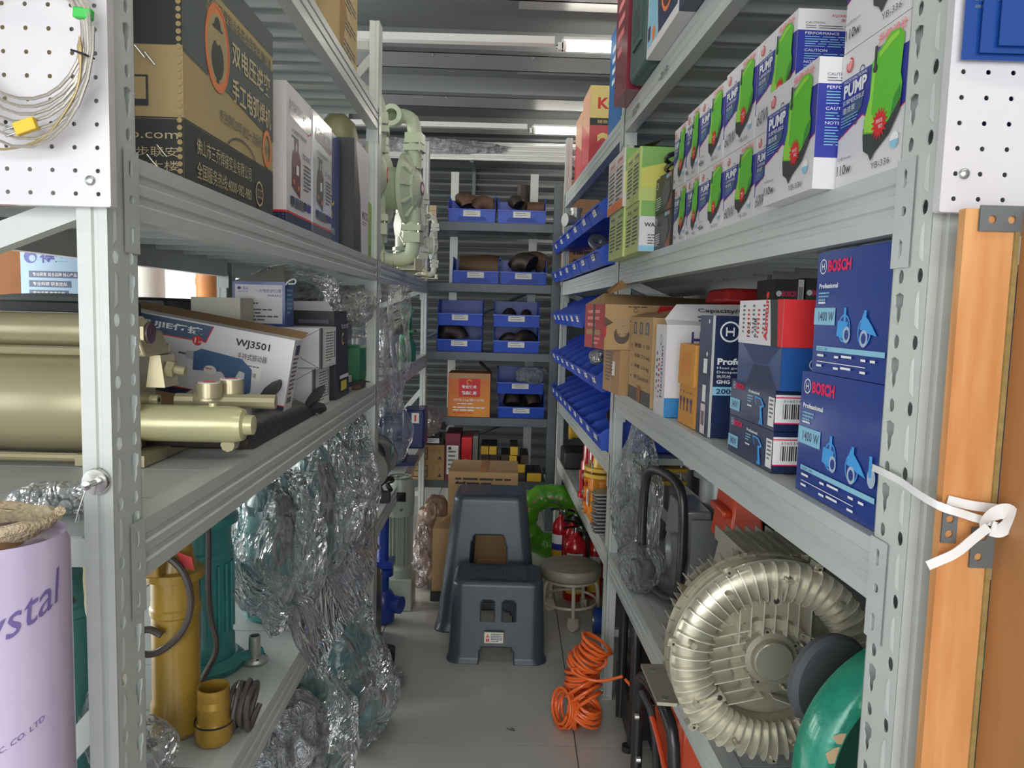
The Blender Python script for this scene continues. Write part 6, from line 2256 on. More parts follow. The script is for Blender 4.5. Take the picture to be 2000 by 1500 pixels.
f.add([(-0.25, -0.111, 0.15), (0.25, -0.111, 0.15), (0.22, 0.02, 0.178), (-0.20, 0.06, 0.19)], [(0, 1, 2, 3)], KRAFTIN)
f.build('long_flap', o, smooth=0)
f = MB()
f.add([(-0.25, -0.111, 0.15), (-0.25, 0.111, 0.15), (-0.20, 0.06, 0.19)], [(0, 1, 2)], KRAFTIN)
f.add([(-0.19, 0.04, 0.185), (-0.21, -0.0, 0.20), (-0.16, 0.0, 0.235), (-0.12, 0.03, 0.215)], [(0, 1, 2, 3)], KRAFT2)
f.build('end_flap', o, smooth=0)
# back of the middle deck
t = thing('red_case', 'red plastic tool case behind the boxes on the right middle shelf', 'case', at('R', 0.275, 1.40, ZRB))
b = MB()
b.box(-0.07, 0.10, -0.06, 0.12, 0.0, 0.31, REDP)
b.build('case_shell', t, bev=0.015)
b = MB()
b.box(-0.08, 0.11, -0.07, 0.13, 0.31, 0.352, mat('case_red', (190, 48, 46), 0.4), tx=0.012, ty=0.012)
b.build('case_lid', t, bev=0.01)
for k in range(2):
    b = Box('R', 1.12, 1.25, 0.26 + k * 0.08, 0.335 + k * 0.08, ZRB, ZRB + 0.370 + 0.005 * k, mat('black_board', (44, 44, 46)))
    P = b.near()
    P.txt(0.25, 0.88, 0.04, 'BOSCH', INKM, w_=0.5, bold=0.05).disc(0.14, 0.90, 0.02, INKW).lines(0.1, 0.82, 0.4, 1, 0.02, INKW)
    if k == 0:
        P.rect(0.8, 0.7, 1, 1, PAPER).barcode(0.82, 0.8, 0.15, 0.15)
    b.done('slim_black_box', ('left' if k == 0 else 'right') + ' of two upright black boxes at the back of the middle shelf', 'box', 'upright black boxes')

# ================================================================ tilted blue bins, right row bay 2
def bin_mesh(w_, d, h, lip=0.5, back=0.2):
    """open bin, front towards -x, width along y, origin at bottom centre"""
    b = MB()
    th = 0.004
    b.box(-d / 2, d / 2, -w_ / 2, w_ / 2, 0, th, BINBLUE)
    b.box(d / 2 - th, d / 2, -w_ / 2, w_ / 2, 0, h, BINBLUE)
    for s_ in (-1, 1):
        y0, y1 = (-w_ / 2, -w_ / 2 + th) if s_ < 0 else (w_ / 2 - th, w_ / 2)
        pts = [(-d / 2 - 0.012, h * lip), (-d / 2, 0), (d / 2, 0), (d / 2, h), (-d / 2 + d * back, h), (-d / 2 + 0.01, h * (lip + 0.12))]
        vs = [(x, y, z) for y in (y0, y1) for x, z in pts]
        n = 6
        b.add(vs, [tuple(range(n)), tuple(range(n, 2 * n))[::-1]] + [((i + 1) % n, i, n + i, n + (i + 1) % n) for i in range(n)], BINBLUE)
        b.box(-d / 2 + d * back, d / 2, min(y0, y1) - (0.004 if s_ < 0 else 0), max(y0, y1) + (0.004 if s_ > 0 else 0), h - 0.006, h, BINBLUE)
    b.add([(-d / 2, -w_ / 2, 0), (-d / 2, w_ / 2, 0), (-d / 2 - 0.012, w_ / 2, h * lip), (-d / 2 - 0.012, -w_ / 2, h * lip),
           (-d / 2 + th, -w_ / 2, 0), (-d / 2 + th, w_ / 2, 0), (-d / 2 - 0.012 + th, w_ / 2, h * lip), (-d / 2 - 0.012 + th, -w_ / 2, h * lip)],
          [(0, 1, 2, 3)[::-1], (4, 5, 6, 7), (3, 2, 6, 7)[::-1]], BINBLUE)
    b.box(-d / 2 - 0.020, -d / 2 - 0.006, -w_ / 2 - 0.002, w_ / 2 + 0.002, h * lip - 0.006, h * lip + 0.002, BINBLUE)
    return b


def bin_label(parent, w_, d, h, lip, lw):
    f = MB()
    z0, z1 = h * lip * 0.45, h * lip * 0.95
    x0, x1 = -d / 2 - 0.012 * 0.45 - 0.002, -d / 2 - 0.012 * 0.95 - 0.002
    f.add([(x0, lw / 2, z0), (x0, -lw / 2, z0), (x1, -lw / 2, z1), (x1, lw / 2, z1)], [(0, 1, 2, 3)], BINLBL)
    for k in range(2):
        zz = z0 + (z1 - z0) * (0.3 + 0.35 * k)
        xx = x0 + (x1 - x0) * (0.3 + 0.35 * k) - 0.0006
        f.add([(xx, lw * 0.36, zz), (xx, -lw * 0.3 + 0.1 * lw * k, zz), (xx - 0.0008, -lw * 0.3 + 0.1 * lw * k, zz + 0.003), (xx - 0.0008, lw * 0.36, zz + 0.003)], [(0, 1, 2, 3)], INKG)
    return f.build('label_card', parent, smooth=0)


TIERS = [
    # s start, s end, n, z, o, tilt, words
    (2.14, 4.04, 6, 1.820, -0.03, 0.16, 'in the upper row above the long beam', 0.135),
    (2.14, 4.04, 6, 1.642, -0.03, 0.10, 'in the lower row above the long beam', 0.135),
    (2.70, 4.02, 6, 1.385, -0.02, 0.12, 'in the top row behind the portrait carton', 0.15),
    (2.10, 4.02, 8, 1.150, -0.02, 0.12, 'in the middle row below the portrait carton', 0.15),
    (2.04, 4.02, 9, 0.932, -0.02, 0.0, 'in the bottom row resting on the low beam', 0.15),
]
src = None
rn = random.Random(12)
for ti, (sa, sb, n, z, o_, tilt, words, bh) in enumerate(TIERS):
    wv = (sb - sa) / n
    src = None
    for k in range(n):
        s_ = sa + wv * (k + 0.5)
        M_ = at('R', o_ + 0.12, s_, z + 0.002 + 0.12 * tilt) @ Matrix.Rotation(-tilt, 4, 'Y')
        label = 'blue bin, ' + NTH[k] + ' from the near end ' + words
        if src is None:
            src = thing('parts_bin', label, 'bin', M_, 'blue bins ' + words)
            bo = bin_mesh(wv * 0.94, 0.24, bh, 0.42, 0.75).build('bin_body', src, bev=0, smooth=0)
            bin_label(src, wv * 0.9, 0.24, bh, 0.42, 0.085)
        else:
            copy_tree(src, M_, label)
    # mounting rail behind each row
    b = MB()
    b.box(0.215, 0.225, sa - 0.05, sb, z + 0.004, z + 0.14, BEAMP)
    r_ = b.build('bin_rail', M=at('R', 0.03, 0, 0), smooth=0)
    tag(r_, 'grey rail behind the blue bins ' + ('in the upper row above the long beam', 'in the lower row above the long beam', 'in the top row below the long beam', 'in the middle row below the long beam', 'in the bottom row')[ti], 'rail')
# fittings in the bins
GAL = mat('galvanised', (182, 184, 180), 0.4, metal=0.5, var=0.15, scale=20)
for k, (s_, o_, z, r_, lb) in enumerate(((3.62, 0.04, 1.94, 0.042, 'white tee fitting standing in a blue bin of the upper row'), (3.86, 0.03, 1.86, 0.03, 'zinc elbow fitting in the far end of the upper blue bins'),
                                         (2.85, 0.05, 1.78, 0.042, 'round white flange in the lower row above the beam'), (2.25, 0.06, 1.03, 0.035, 'dark elbow in the nearest bottom-row bin'))):
    t = thing('pipe_fitting', lb, 'pipe fitting', at('R', o_, s_, z))
    m_ = GAL if k < 3 else DARKIRON
    b = MB()
    if k in (0, 1):
        b.cyl((0, 0, 0), (0, 0, r_ * 2.6), r_ * 0.7, m_, seg=18)
        b.cyl((0, 0, r_ * 2.3), (0, 0, r_ * 2.7), r_ * 0.85, m_, seg=18)
        b.build('upright_leg', t)
        b = MB()
        b.cyl((0, 0, r_), (-r_ * 1.4, -r_ * 0.8, r_), r_ * 0.7, m_, seg=18)
        b.cyl((-r_ * 1.3, -r_ * 0.75, r_), (-r_ * 1.6, -r_ * 0.9, r_), r_ * 0.9, m_, seg=18)
        b.build('side_leg', t)
    else:
        b.T = Matrix.Rotation(0.9, 4, 'X')
        b.lathe([(r_ * 0.7, 0), (r_ * 0.7, r_ * 0.5), (r_, r_ * 0.5), (r_, r_ * 0.8), (r_ * 0.55, r_ * 0.8), (r_ * 0.5, 0)], m_, seg=22, cap=False)
        b.build('ring', t)
bag(at('R', 0.04, 2.52, 1.23), (0.05, 0.05, 0.035), FILMD, 'shiny crumpled bag lying in the middle row of blue bins', seed=77, sub=4)
for k in range(3):
    b = bin_mesh(0.19, 0.28, 0.15, 0.55)
    o = b.build('parts_bin', M=at('R', 0.30 + 0.0 * k, 2.12 + 0.20 * k, 0.932) @ Matrix.Rotation(0, 4, 'Z'), smooth=0)
    tag(o, ('nearest', 'middle', 'farthest')[k] + ' blue bin standing level behind the bottom row, seen through the row end', 'bin', 'level blue bins behind the tilted ones')

# ================================================================ RIGHT ROW, low deck bay 1
ZRC = 0.5725
# ---- side channel blower
t = thing('ring_blower', 'champagne cast side channel blower with ribbed ring and round hub, right low shelf', 'blower', Matrix.Translation((0.506, 1.40, 0.0)) @ Matrix.Rotation(0.03, 4, 'Z'))
ZC_, R1, R0 = 0.812, 0.190, 0.122
YT = Matrix.Translation((0, 0, ZC_)) @ Matrix.Rotation(PI / 2, 4, 'X')       # local z -> -y (towards camera)
b = MB()
b.T = YT
prof = [(R0 - 0.004, -0.02), (R0, 0.0)]
for i in range(13):
    a = PI * i / 12
    prof.append(((R0 + R1) / 2 - (R1 - R0) / 2 * math.cos(a), 0.018 * math.sin(a)))
prof += [(R1 + 0.004, -0.004), (R1 + 0.004, -0.012), (R1 - 0.002, -0.014), (R1 - 0.006, -0.05)]
b.lathe(prof, CAST, seg=96, cap=False)
b.build('ring_housing', t, smooth=40)
for k in range(52):
    a = 2 * PI * (k + 0.5) / 52
    f = MB()
    f.T = YT @ Matrix.Rotation(a, 4, 'Z')
    vs = []
    rm, rr = (R0 + R1) / 2, (R1 - R0) / 2
    for i in range(9):
        q = PI * i / 8
        r_ = rm - (rr + 0.001) * math.cos(q)
        z_ = 0.018 * math.sin(q)
        vs += [(r_, -0.0014, z_ - 0.004), (r_, 0.0014, z_ - 0.004), (rm - (rr + 0.004) * math.cos(q), 0.0010, z_ + 0.0115), (rm - (rr + 0.004) * math.cos(q), -0.0010, z_ + 0.0115)]
    fs = []
    for i in range(8):
        for j in range(4):
            fs.append((4 * i + j, 4 * i + (j + 1) % 4, 4 * i + 4 + (j + 1) % 4, 4 * i + 4 + j)[::-1])
    f.add(vs, fs, RIBC)
    f.build('radial_rib', t, smooth=30)
b = MB()
b.T = YT
b.lathe([(R0, 0.0), (R0 - 0.004, -0.026), (0.078, -0.026), (0.074, -0.016), (0.055, -0.015), (0.050, -0.006), (0.040, -0.004), (0.036, 0.006), (0.0, 0.007)], CASTD, seg=64, cap=False)
b.build('dished_cover', t, smooth=40)
b = MB()
b.T = YT
b.lathe([(0.037, 0.0), (0.037, 0.010), (0.035, 0.012), (0.0, 0.0125)], CAST, seg=40, cap=False)
b.build('hub_cap', t)
for g_, base in enumerate((PI / 2, PI + 0.22, -0.35)):            # three groups of parallel ribs
    for k in range(-3, 4):
        off = k * 0.0225
        L1 = math.sqrt(max(0, (R0 - 0.003) ** 2 - off ** 2))
        L0 = 0.040 + 0.004 * (3 - abs(k)) if abs(off) < 0.05 else 0.030
        f = MB()
        f.T = YT @ Matrix.Rotation(base, 4, 'Z')
        if L1 > L0 + 0.01:
            f.box(L0, L1, off - 0.0012, off + 0.0012, -0.033, 0.003 + 0.003 * (abs(k) % 2), RIBC)
            if abs(k) < 3:
                f.cyl((L0, off, -0.033), (L0, off, -0.006), 0.0035, CAST, seg=10)
            f.build('cover_rib', t, smooth=0)
for k in range(3):
    a = PI / 2 + 2 * PI * k / 3 + 0.05
    f = MB()
    f.T = YT @ Matrix.Rotation(a, 4, 'Z')
    f.box(R0 - 0.012, R0 + 0.028, -0.013, 0.013, -0.012, 0.020, CAST, tx=0.003, ty=0.002)
    f.cyl((R0 - 0.0, 0, 0.020), (R0 - 0.0, 0, 0.0205), 0.0055, DARKIRON, seg=12)
    f.build('cover_clamp', t, smooth=0)
for k in range(7):
    a = 2 * PI * k / 7 + 0.28
    f = MB()
    f.T = YT @ Matrix.Rotation(a, 4, 'Z')
    f.box(R1 - 0.006, R1 + 0.014, -0.010, 0.010, -0.014, 0.006, CAST, ty=0.002)
    f.cyl((R1 + 0.005, 0, 0.006), (R1 + 0.005, 0, 0.012), 0.006, CAST, seg=14)
    f.cyl((R1 + 0.005, 0, 0.012), (R1 + 0.005, 0, 0.0123), 0.003, DARKIRON, seg=6)
    f.build('rim_bolt', t, smooth=30)
for k in range(9):
    a = 2 * PI * k / 9 + 0.1
    f = MB()
    f.T = YT @ Matrix.Rotation(a, 4, 'Z')
    f.cyl(((R0 + R1) / 2 + 0.01, 0, 0.02), ((R0 + R1) / 2 + 0.01, 0, 0.039), 0.006, CAST, seg=12)
    f.build('ejector_boss', t)
for k in range(5):
    a = 2 * PI * k / 5 + 0.5
    f = MB()
    f.T = YT @ Matrix.Rotation(a, 4, 'Z')
    f.cyl((0.052, 0, -0.012), (0.052, 0, -0.006), 0.006, CAST, seg=12)
    f.cyl((0.052, 0, -0.006), (0.052, 0, -0.0057), 0.003, DARKIRON, seg=6)
    f.build('hub_screw', t)
b = MB()
b.T = YT
b.lathe([(0.19, -0.05), (0.192, -0.06), (0.15, -0.075), (0.10, -0.08), (0.10, -0.30), (0.06, -0.33)], CASTD, seg=48)
b.build('rear_housing', t)
b = MB()
for k in range(44):
    a = 2 * PI * k / 44
    b.T = YT @ Matrix.Rotation(a, 4, 'Z')
    b.box(0.145, 0.1915, -0.0012, 0.0012, -0.100, -0.045, CASTD)
b.build('rear_fins', t, smooth=0)
b = MB()
for k in range(32):
    a = 2 * PI * k / 32
    b.T = YT @ Matrix.Rotation(a, 4, 'Z')
    b.box(0.095, 0.125, -0.0012, 0.0012, -0.28, -0.08, CASTD)
b.build('motor_fins', t, smooth=0)
b = MB()
b.box(-0.05, 0.11, 0.06, 0.24, ZC_ + 0.10, ZC_ + 0.182, CAST, tx=0.012, ty=0.01)
for k in range(7):
    b.box(-0.045 + k * 0.022, -0.042 + k * 0.022, 0.05, 0.25, ZC_ + 0.16, ZC_ + 0.19, CAST)
b.build('terminal_box', t, smooth=0)
b = MB()                                                     # mounting foot over the beam
b.prism([(-0.150, 0.27), (-0.105, 0.265), (-0.09, 0.285), (-0.06, 0.27), (0.0, 0.10), (0.04, 0.10), (0.04, 0.46), (-0.150, 0.46)], ZRC + 0.003, ZRC + 0.011, CAST)
b.box(-0.04, 0.03, 0.12, 0.40, ZRC + 0.011, ZRC + 0.16, CASTD, tx=0.01)
fo = b.build('mounting_foot', t, smooth=0)
for x, y in ((-0.128, 0.29), (-0.128, 0.43)):
    f = MB()
    f.cyl((x, y, ZRC + 0.011), (x, y, ZRC + 0.0115), 0.009, ZINC, seg=14)
    f.build('bolt_slot', fo)

# ---- teal volute at the near end
t = thing('teal_volute', 'teal hammered pump casing at the near end of the right low shelf, paint chipped', 'pump casing', Matrix.Translation((0.650, 1.08, 0)) @ Matrix.Rotation(0.10, 4, 'Z'))
YT2 = Matrix.Translation((0, 0, ZRC + 0.213)) @ Matrix.Rotation(PI / 2, 4, 'X')
b = MB()
b.T = YT2
b.lathe([(0.172, -0.03), (0.174, 0.008), (0.179, 0.018), (0.190, 0.018), (0.204, 0.006), (0.212, -0.018), (0.208, -0.045), (0.18, -0.055), (0.0, -0.055)], TEALD, seg=72, cap=False)
b.build('casing_ring', t, smooth=50)
b = MB()
b.T = YT2
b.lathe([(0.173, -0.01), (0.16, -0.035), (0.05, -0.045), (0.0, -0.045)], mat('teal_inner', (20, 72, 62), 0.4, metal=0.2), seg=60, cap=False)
b.build('inner_dish', t, smooth=50)
f = MB()
f.T = YT2
for a, s_ in ((2.72, 1.0), (2.86, 1.5)):
    f.T = YT2 @ Matrix.Rotation(a, 4, 'Z')
    f.add([(0.182, -0.009 * s_, 0.0188), (0.190, -0.006 * s_, 0.0186), (0.196, 0.004, 0.0140), (0.189, 0.010 * s_, 0.0188), (0.181, 0.008 * s_, 0.0188)], [(0, 1, 2, 3, 4)], mat('bare_primer', (196, 168, 130), 0.7))
lab(f.build('paint_chip', t), 'bare tan chips in the paint')
t2 = thing('grey_disc', 'matt dark grey disc between the ring blower and the teal casing', 'disc', Matrix.Translation((0.538, 1.215, 0)))
b = MB()
b.T = Matrix.Translation((0, 0, 0.862)) @ Matrix.Rotation(PI / 2, 4, 'X') @ Matrix.Rotation(0.35, 4, 'Y')
b.lathe([(0.078, -0.012), (0.080, 0.0), (0.074, 0.010), (0.0, 0.013)], mat('slate_rubber', (84, 86, 90), 0.7, bump=0.1, bscale=150), seg=48)
b.build('disc_pad', t2)
b = MB()
b.cyl((0.02, 0.01, 0.862), (0.06, 0.02, 0.60), 0.02, DARKIRON, seg=12)
b.cyl((0.06, 0.02, ZRC + 0.001), (0.06, 0.02, 0.61), 0.05, DARKIRON, seg=16)
b.build('stand', t2)

# ---- silver engine pump in a black tube frame
t = thing('engine_pump', 'silver cast engine pump inside a black tube carrying frame, right low shelf', 'pump', Matrix.Translation((0.60, 2.30, ZRC)))
FR = mat('frame_black', (40, 40, 42), 0.35, coat=0.2)
for dx, dy in ((0.0, 0.0), (0.30, 0.10)):
    b = MB()
    A, B_ = Vector((-0.165 + dx, 0.14 + dy, 0)), Vector((-0.095 + dx, -0.13 + dy, 0))
    lo, hi = 0.03, 0.405
    pts = []
    for (p, q, z) in ((A, B_, lo), (B_, A, lo), (B_, A, hi), (A, B_, hi)):
        d = (q - p) * 0.16
        pts.append((p + d, z) if False else (p, z))
    loop = [A + Vector((0, 0, lo + 0.05)), A + Vector((0, 0, hi - 0.05)), A + (B_ - A) * 0.2 + Vector((0, 0, hi)), A + (B_ - A) * 0.8 + Vector((0, 0, hi)),
            B_ + Vector((0, 0, hi - 0.05)), B_ + Vector((0, 0, lo + 0.05)), A + (B_ - A) * 0.8 + Vector((0, 0, lo)), A + (B_ - A) * 0.2 + Vector((0, 0, lo))]
    b.tube(loop, 0.0145, FR, seg=12, closed=True, smooth=3)
    b.build('tube_frame', t)
b = MB()
b.box(-0.09, 0.16, -0.14, 0.12, 0.05, 0.20, SILVER, tx=0.02, ty=0.01)
b.box(-0.10, 0.0, -0.12, 0.10, 0.20, 0.32, SILVER, tx=0.012)
b.build('pump_casing', t, bev=0.006)
b = MB()
b.cyl((0.04, 0.02, 0.20), (0.04, 0.02, 0.40), 0.055, SILVER, seg=24)
b.cyl((0.04, 0.02, 0.25), (0.04, 0.02, 0.262), 0.085, SILVER, seg=24)
b.cyl((0.04, 0.02, 0.395), (0.04, 0.02, 0.41), 0.075, SILVER, seg=24)
b.build('outlet_stack', t)
b = MB()
b.T = Matrix.Translation((-0.075, -0.06, 0.19)) @ Matrix.Rotation(-PI / 2, 4, 'Y') @ Matrix.Rotation(0, 4, 'Z')
b.lathe([(0.075, -0.02), (0.075, 0.0), (0.05, 0.004), (0.048, 0.035), (0.052, 0.045), (0.038, 0.045), (0.034, 0.0), (0, 0)], SILVER, seg=28)
b.build('inlet_port', t)
for a in (0.6, 2.2, 3.8, 5.4):
    f = MB()
    f.cyl((-0.075, -0.06 + 0.062 * math.cos(a), 0.19 + 0.062 * math.sin(a)), (-0.088, -0.06 + 0.062 * math.cos(a), 0.19 + 0.062 * math.sin(a)), 0.008, ZINC, seg=6)
    f.build('port_bolt', t)
b = MB()
b.box(-0.075, 0.01, -0.145, -0.138, 0.02, 0.30, SILVER)
b.cyl((-0.10, -0.145, 0.02), (-0.06, -0.15, 0.02), 0.018, RUBBER, seg=8)
b.build('side_plate', t)
b = MB()
for q in range(9):
    b.box(0.17, 0.30, -0.02, 0.16, 0.15 + q * 0.018, 0.158 + q * 0.018, FR)
b.build('engine_fins', t)
t = thing('small_engine', 'black engine with a red orange shroud between the ring blower and silver pump', 'engine', Matrix.Translation((0.66, 1.93, ZRC)))
b = MB()
b.box(-0.10, 0.13, -0.10, 0.12, 0.0, 0.30, BLACKP, tx=0.01)
b.build('engine_block', t, bev=0.008)
b = MB()
b.box(-0.11, -0.02, -0.07, 0.12, 0.30, 0.435, GENR, tx=0.012, ty=0.02)
b.box(-0.125, -0.10, -0.05, 0.08, 0.38, 0.40, GENR)
b.build('red_shroud', t, bev=0.006)
b = MB()
b.box(-0.02, 0.10, -0.09, 0.10, 0.30, 0.40, BLACKP, tx=0.006)
for q in range(6):
    b.box(-0.01 + q * 0.016, -0.002 + q * 0.016, -0.093, -0.088, 0.32, 0.385, DARKIRON)
b.build('air_filter', t, smooth=0)
b = Box('W', 2.33, 2.43, 0.555, 0.665, ZRC + 0.412, ZRC + 0.465, WHITEBD)
b.near().txt(0.08, 0.70, 0.16, 'QGZ', INK, w_=0.3).lines(0.08, 0.55, 0.8, 3, 0.13, INKG).barcode(0.15, 0.08, 0.7, 0.14)
b.done('barcode_box', 'small white barcode box on top of the silver engine pump')
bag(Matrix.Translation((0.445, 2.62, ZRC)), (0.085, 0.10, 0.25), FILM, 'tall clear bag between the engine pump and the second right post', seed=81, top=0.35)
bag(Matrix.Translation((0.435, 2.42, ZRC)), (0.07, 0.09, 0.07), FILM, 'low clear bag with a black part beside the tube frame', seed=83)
b = MB()
b.box(-0.035, 0.035, -0.05, 0.05, 0, 0.09, BLACKP)
o = b.build('black_part', M=Matrix.Translation((0.44, 2.42, ZRC)), bev=0.012)
tag(o, 'black moulded part inside the low clear bag', 'part')

# ================================================================ RIGHT ROW bay 2, low deck
t = thing('gate_valve', 'orange gate valve with round lugs and steel bolts past the second right post', 'valve', at('R', 0.05, 2.40, ZRC))
b = MB()
b.box(-0.06, 0.06, -0.06, 0.06, 0.0, 0.19, ORANGEP, tx=0.004)
b.lathe([(0.066, 0.02), (0.066, 0.18)], ORANGEP, seg=20)
b.build('valve_body', t, bev=0.006)
for z in (0.03, 0.10, 0.17):
    f = MB()
    f.cyl((-0.07, 0.075, z), (-0.04, 0.075, z), 0.028, ORANGEP, seg=18)
    f.cyl((-0.08, 0.075, z), (-0.07, 0.075, z), 0.011, ZINC, seg=6)
    f.build('lug', t)
b = MB()
b.box(-0.0665, -0.066, -0.03, 0.02, 0.06, 0.13, PAPER)
b.box(-0.067, -0.0665, -0.02, -0.005, 0.07, 0.12, INKG)
b.build('white_sticker', t)
b = MB()
b.cyl((0, 0.0, 0.19), (0, 0, 0.205), 0.085, YELLOWP, seg=20)
b.cyl((0, 0.0, 0.215), (0, 0, 0.23), 0.08, YELLOWP, seg=20)
b.lathe([(0.05, 0.23), (0.045, 0.27), (0.02, 0.28), (0.015, 0.33)], YELLOWP, seg=16)
b.build('yellow_bonnet', t)
for k in range(5):
    a = 2 * PI * k / 5
    f = MB()
    f.cyl((0.068 * math.cos(a), 0.068 * math.sin(a), 0.18), (0.068 * math.cos(a), 0.068 * math.sin(a), 0.25), 0.005, ZINC, seg=6)
    f.build('stud', t)
t = thing('second_gate_valve', 'yellow flanged valve top behind the orange gate valve', 'valve', at('R', 0.22, 2.16, ZRC))
b = MB()
b.cyl((0, 0, 0.0), (0, 0, 0.22), 0.055, STEEL, seg=24)
b.build('steel_pipe', t)
for z in (0.22, 0.27):
    b = MB()
    b.box(-0.07, 0.11, -0.07, 0.07, z, z + 0.018, YELLOWP)
    b.build('flange', t, bev=0.004)
for x, y in ((-0.05, -0.05), (0.09, -0.05), (0.09, 0.05)):
    f = MB()
    f.cyl((x, y, 0.20), (x, y, 0.31), 0.006, ZINC, seg=6)
    f.build('stud', t)
for k, (s_, h_) in enumerate(((2.62, 0.30), (2.80, 0.27))):
    t = thing('bottle_jack', ('nearer' if k == 0 else 'farther') + ' glossy red bottle jack on the right low shelf behind the orange valve', 'jack', at('R', 0.045, s_, ZRC), 'red bottle jacks')
    b = MB()
    b.lathe([(0.05, 0.0), (0.05, 0.02), (0.038, 0.03), (0.038, h_ * 0.62), (0.028, h_ * 0.68), (0.028, h_ * 0.92), (0.020, h_)], REDP, seg=20)
    b.build('jack_body', t)
    b = MB()
    b.cyl((-0.03, -0.02, 0.03), (-0.035, -0.02, h_ * 0.5), 0.014, REDP, seg=12)
    b.build('pump_barrel', t)
for k in range(12):
    b = MB()
    z = k * 0.0145
    q = 0.006 * (k % 3)
    b.prism([(-0.05 - q, -0.05), (0.05, -0.05), (0.05, 0.05), (-0.02 - q, 0.06), (-0.06 - q, 0.0)], z, z + 0.006, SILVER)
    o = b.build('metal_plate', M=at('R', 0.04, 2.20, ZRC + 0.001), smooth=0)
    tag(o, 'thin grey metal plate, ' + NTH[k] + ' from the bottom of the stack by the second right post', 'plate', 'stacked metal plates')
t = thing('yellow_coupling', 'yellow pipe coupling at the far end of the right low shelf', 'pipe fitting', at('R', 0.06, 3.30, ZRC))
b = MB()
b.cyl((-0.05, 0.0, 0.24), (0.12, -0.04, 0.24), 0.035, YELLOWP, seg=18)
b.cyl((-0.055, 0.0, 0.24), (-0.04, 0.0, 0.24), 0.045, YELLOWP, seg=18)
b.cyl((0.05, -0.02, 0.0), (0.05, -0.02, 0.22), 0.022, BLACKP, seg=12)
b.build('coupling_body', t)
b = MB()
b.box(-0.10, 0.12, -0.12, 0.12, 0.0, 0.10, BLACKP)
o = b.build('black_block', M=at('R', 0.10, 3.55, ZRC), bev=0.01)
tag(o, 'black blocky casting at the far end of the right low shelf', 'casting')
b = MB()
b.tube([(-0.03, 0, 0.02), (0.02, 0, 0.05), (0.06, 0.02, 0.12), (0.05, 0.03, 0.20)], 0.03, DARKIRON, seg=12, smooth=2)
o = b.build('iron_elbow', M=at('R', 0.12, 3.02, ZRC))
tag(o, 'dark iron elbow behind the red bottle jacks', 'pipe fitting')

# ================================================================ near right: pegboard, cards, plywood crate, strap
pegboard(Matrix.Translation((0.452, 0.835, 1.5735)), 0.50, 0.42, 'white perforated pegboard on the near right post with blue card packs', 1)
CARD = mat('card_blue', (26, 66, 140), 0.2, coat=0.6)
CLR = film('blister', (235, 240, 245), 0.08, 8)
for k in range(3):
    t = thing('card_pack', ('back', 'middle', 'front')[k] + ' blue carded pack with a clear blister on the right pegboard', 'packet', Matrix.Translation((0.457 + 0.016 * k, 0.828 - 0.005 * k, 1.727 + 0.006 * k)), 'blue carded packs')
    b = MB()
    b.box(0, 0.12, -0.0012, 0, 0, 0.14, CARD)
    P = Panel(b, (0, -0.0012, 0), (1, 0, 0), (0, 0, 1), 0.12, 0.14)
    P.lines(0.08, 0.42, 0.3, 2, 0.05, INKSL).rect(0.33, 0.42, 0.35, 0.5, INKR)
    b.build('card', t, bev=0.0)
    b = MB()
    b.box(0.028, 0.115, -0.0048, -0.0014, 0.012, 0.13, CLR)
    b.tube([(0.028, -0.004, 0.13), (0.028, -0.004, 0.014), (0.032, -0.004, 0.011), (0.115, -0.004, 0.010)], 0.0007, INKC, seg=5)
    b.build('blister', t)
PLY = mat('plywood', (220, 164, 108), 0.45, var=0.3, scale=16, stretch=(3, 3, 0.35), rgb2=(200, 132, 76), coat=0.15)
PLYD = mat('plywood_side_shaded', (176, 122, 74), 0.5, var=0.2, scale=5, stretch=(3, 3, 0.6))  # darker copy of the plywood, the side's shade put into its colour
t = thing('plywood_crate', 'orange plywood crate with grey corner brackets at the right edge', 'crate', Matrix.Translation((0.455, 0.80, 0)))
b = MB()
b.box(0.004, 0.055, 0.0, 0.012, 0.0, 1.5718, PLY)
b.build('front_panel', t, smooth=0)
b = MB()
b.box(0.055, 0.060, -0.003, 0.016, 0.0, 1.5718, mat('ply_edge', (164, 140, 84), 0.7, var=0.3, scale=90))
b.build('panel_edge', t, smooth=0)
b = MB()
b.box(0.061, 0.075, -0.42, -0.003, 0.0, 1.5718, PLYD)
b.build('side_panel', t, smooth=0)
GBR = mat('bracket_grey', (112, 118, 120), 0.4, metal=0.3)
hc = lambda a: 0.0065
for k, (x0, z0, w_, h_, hs) in enumerate(((0.017, 1.549, 0.044, 0.026, ((0.013, 0.012), (0.033, 0.012))), (0.004, 1.222, 0.016, 0.036, ((0.008, 0.026), (0.008, 0.010))), (0.036, 1.196, 0.026, 0.044, ((0.012, 0.034), (0.009, 0.012))))):
    b = MB()
    b.T = Matrix(((1, 0, 0, x0), (0, 0, -1, -0.0035), (0, 1, 0, z0), (0, 0, 0, 1)))
    hz = (lambda a: 0.0042)
    if w_ > h_:
        b.cell(0, w_ / 2, 0, h_, hs[0][0], hs[0][1], hz, 0.0015, GBR)
        b.cell(w_ / 2, w_, 0, h_, hs[1][0], hs[1][1], hz, 0.0015, GBR)
    else:
        b.cell(0, w_, h_ / 2, h_, hs[0][0], hs[0][1], hz, 0.0015, GBR)
        b.cell(0, w_, 0, h_ / 2, hs[1][0], hs[1][1], hz, 0.0015, GBR)
    b.build('corner_bracket', t, smooth=0)
b = MB()
b.at(0.085, -0.05, 1.215).box(-0.012, 0.03, -0.002, 0.0, -0.025, 0.025, GBR)
b.build('folded_bracket', t, smooth=0)


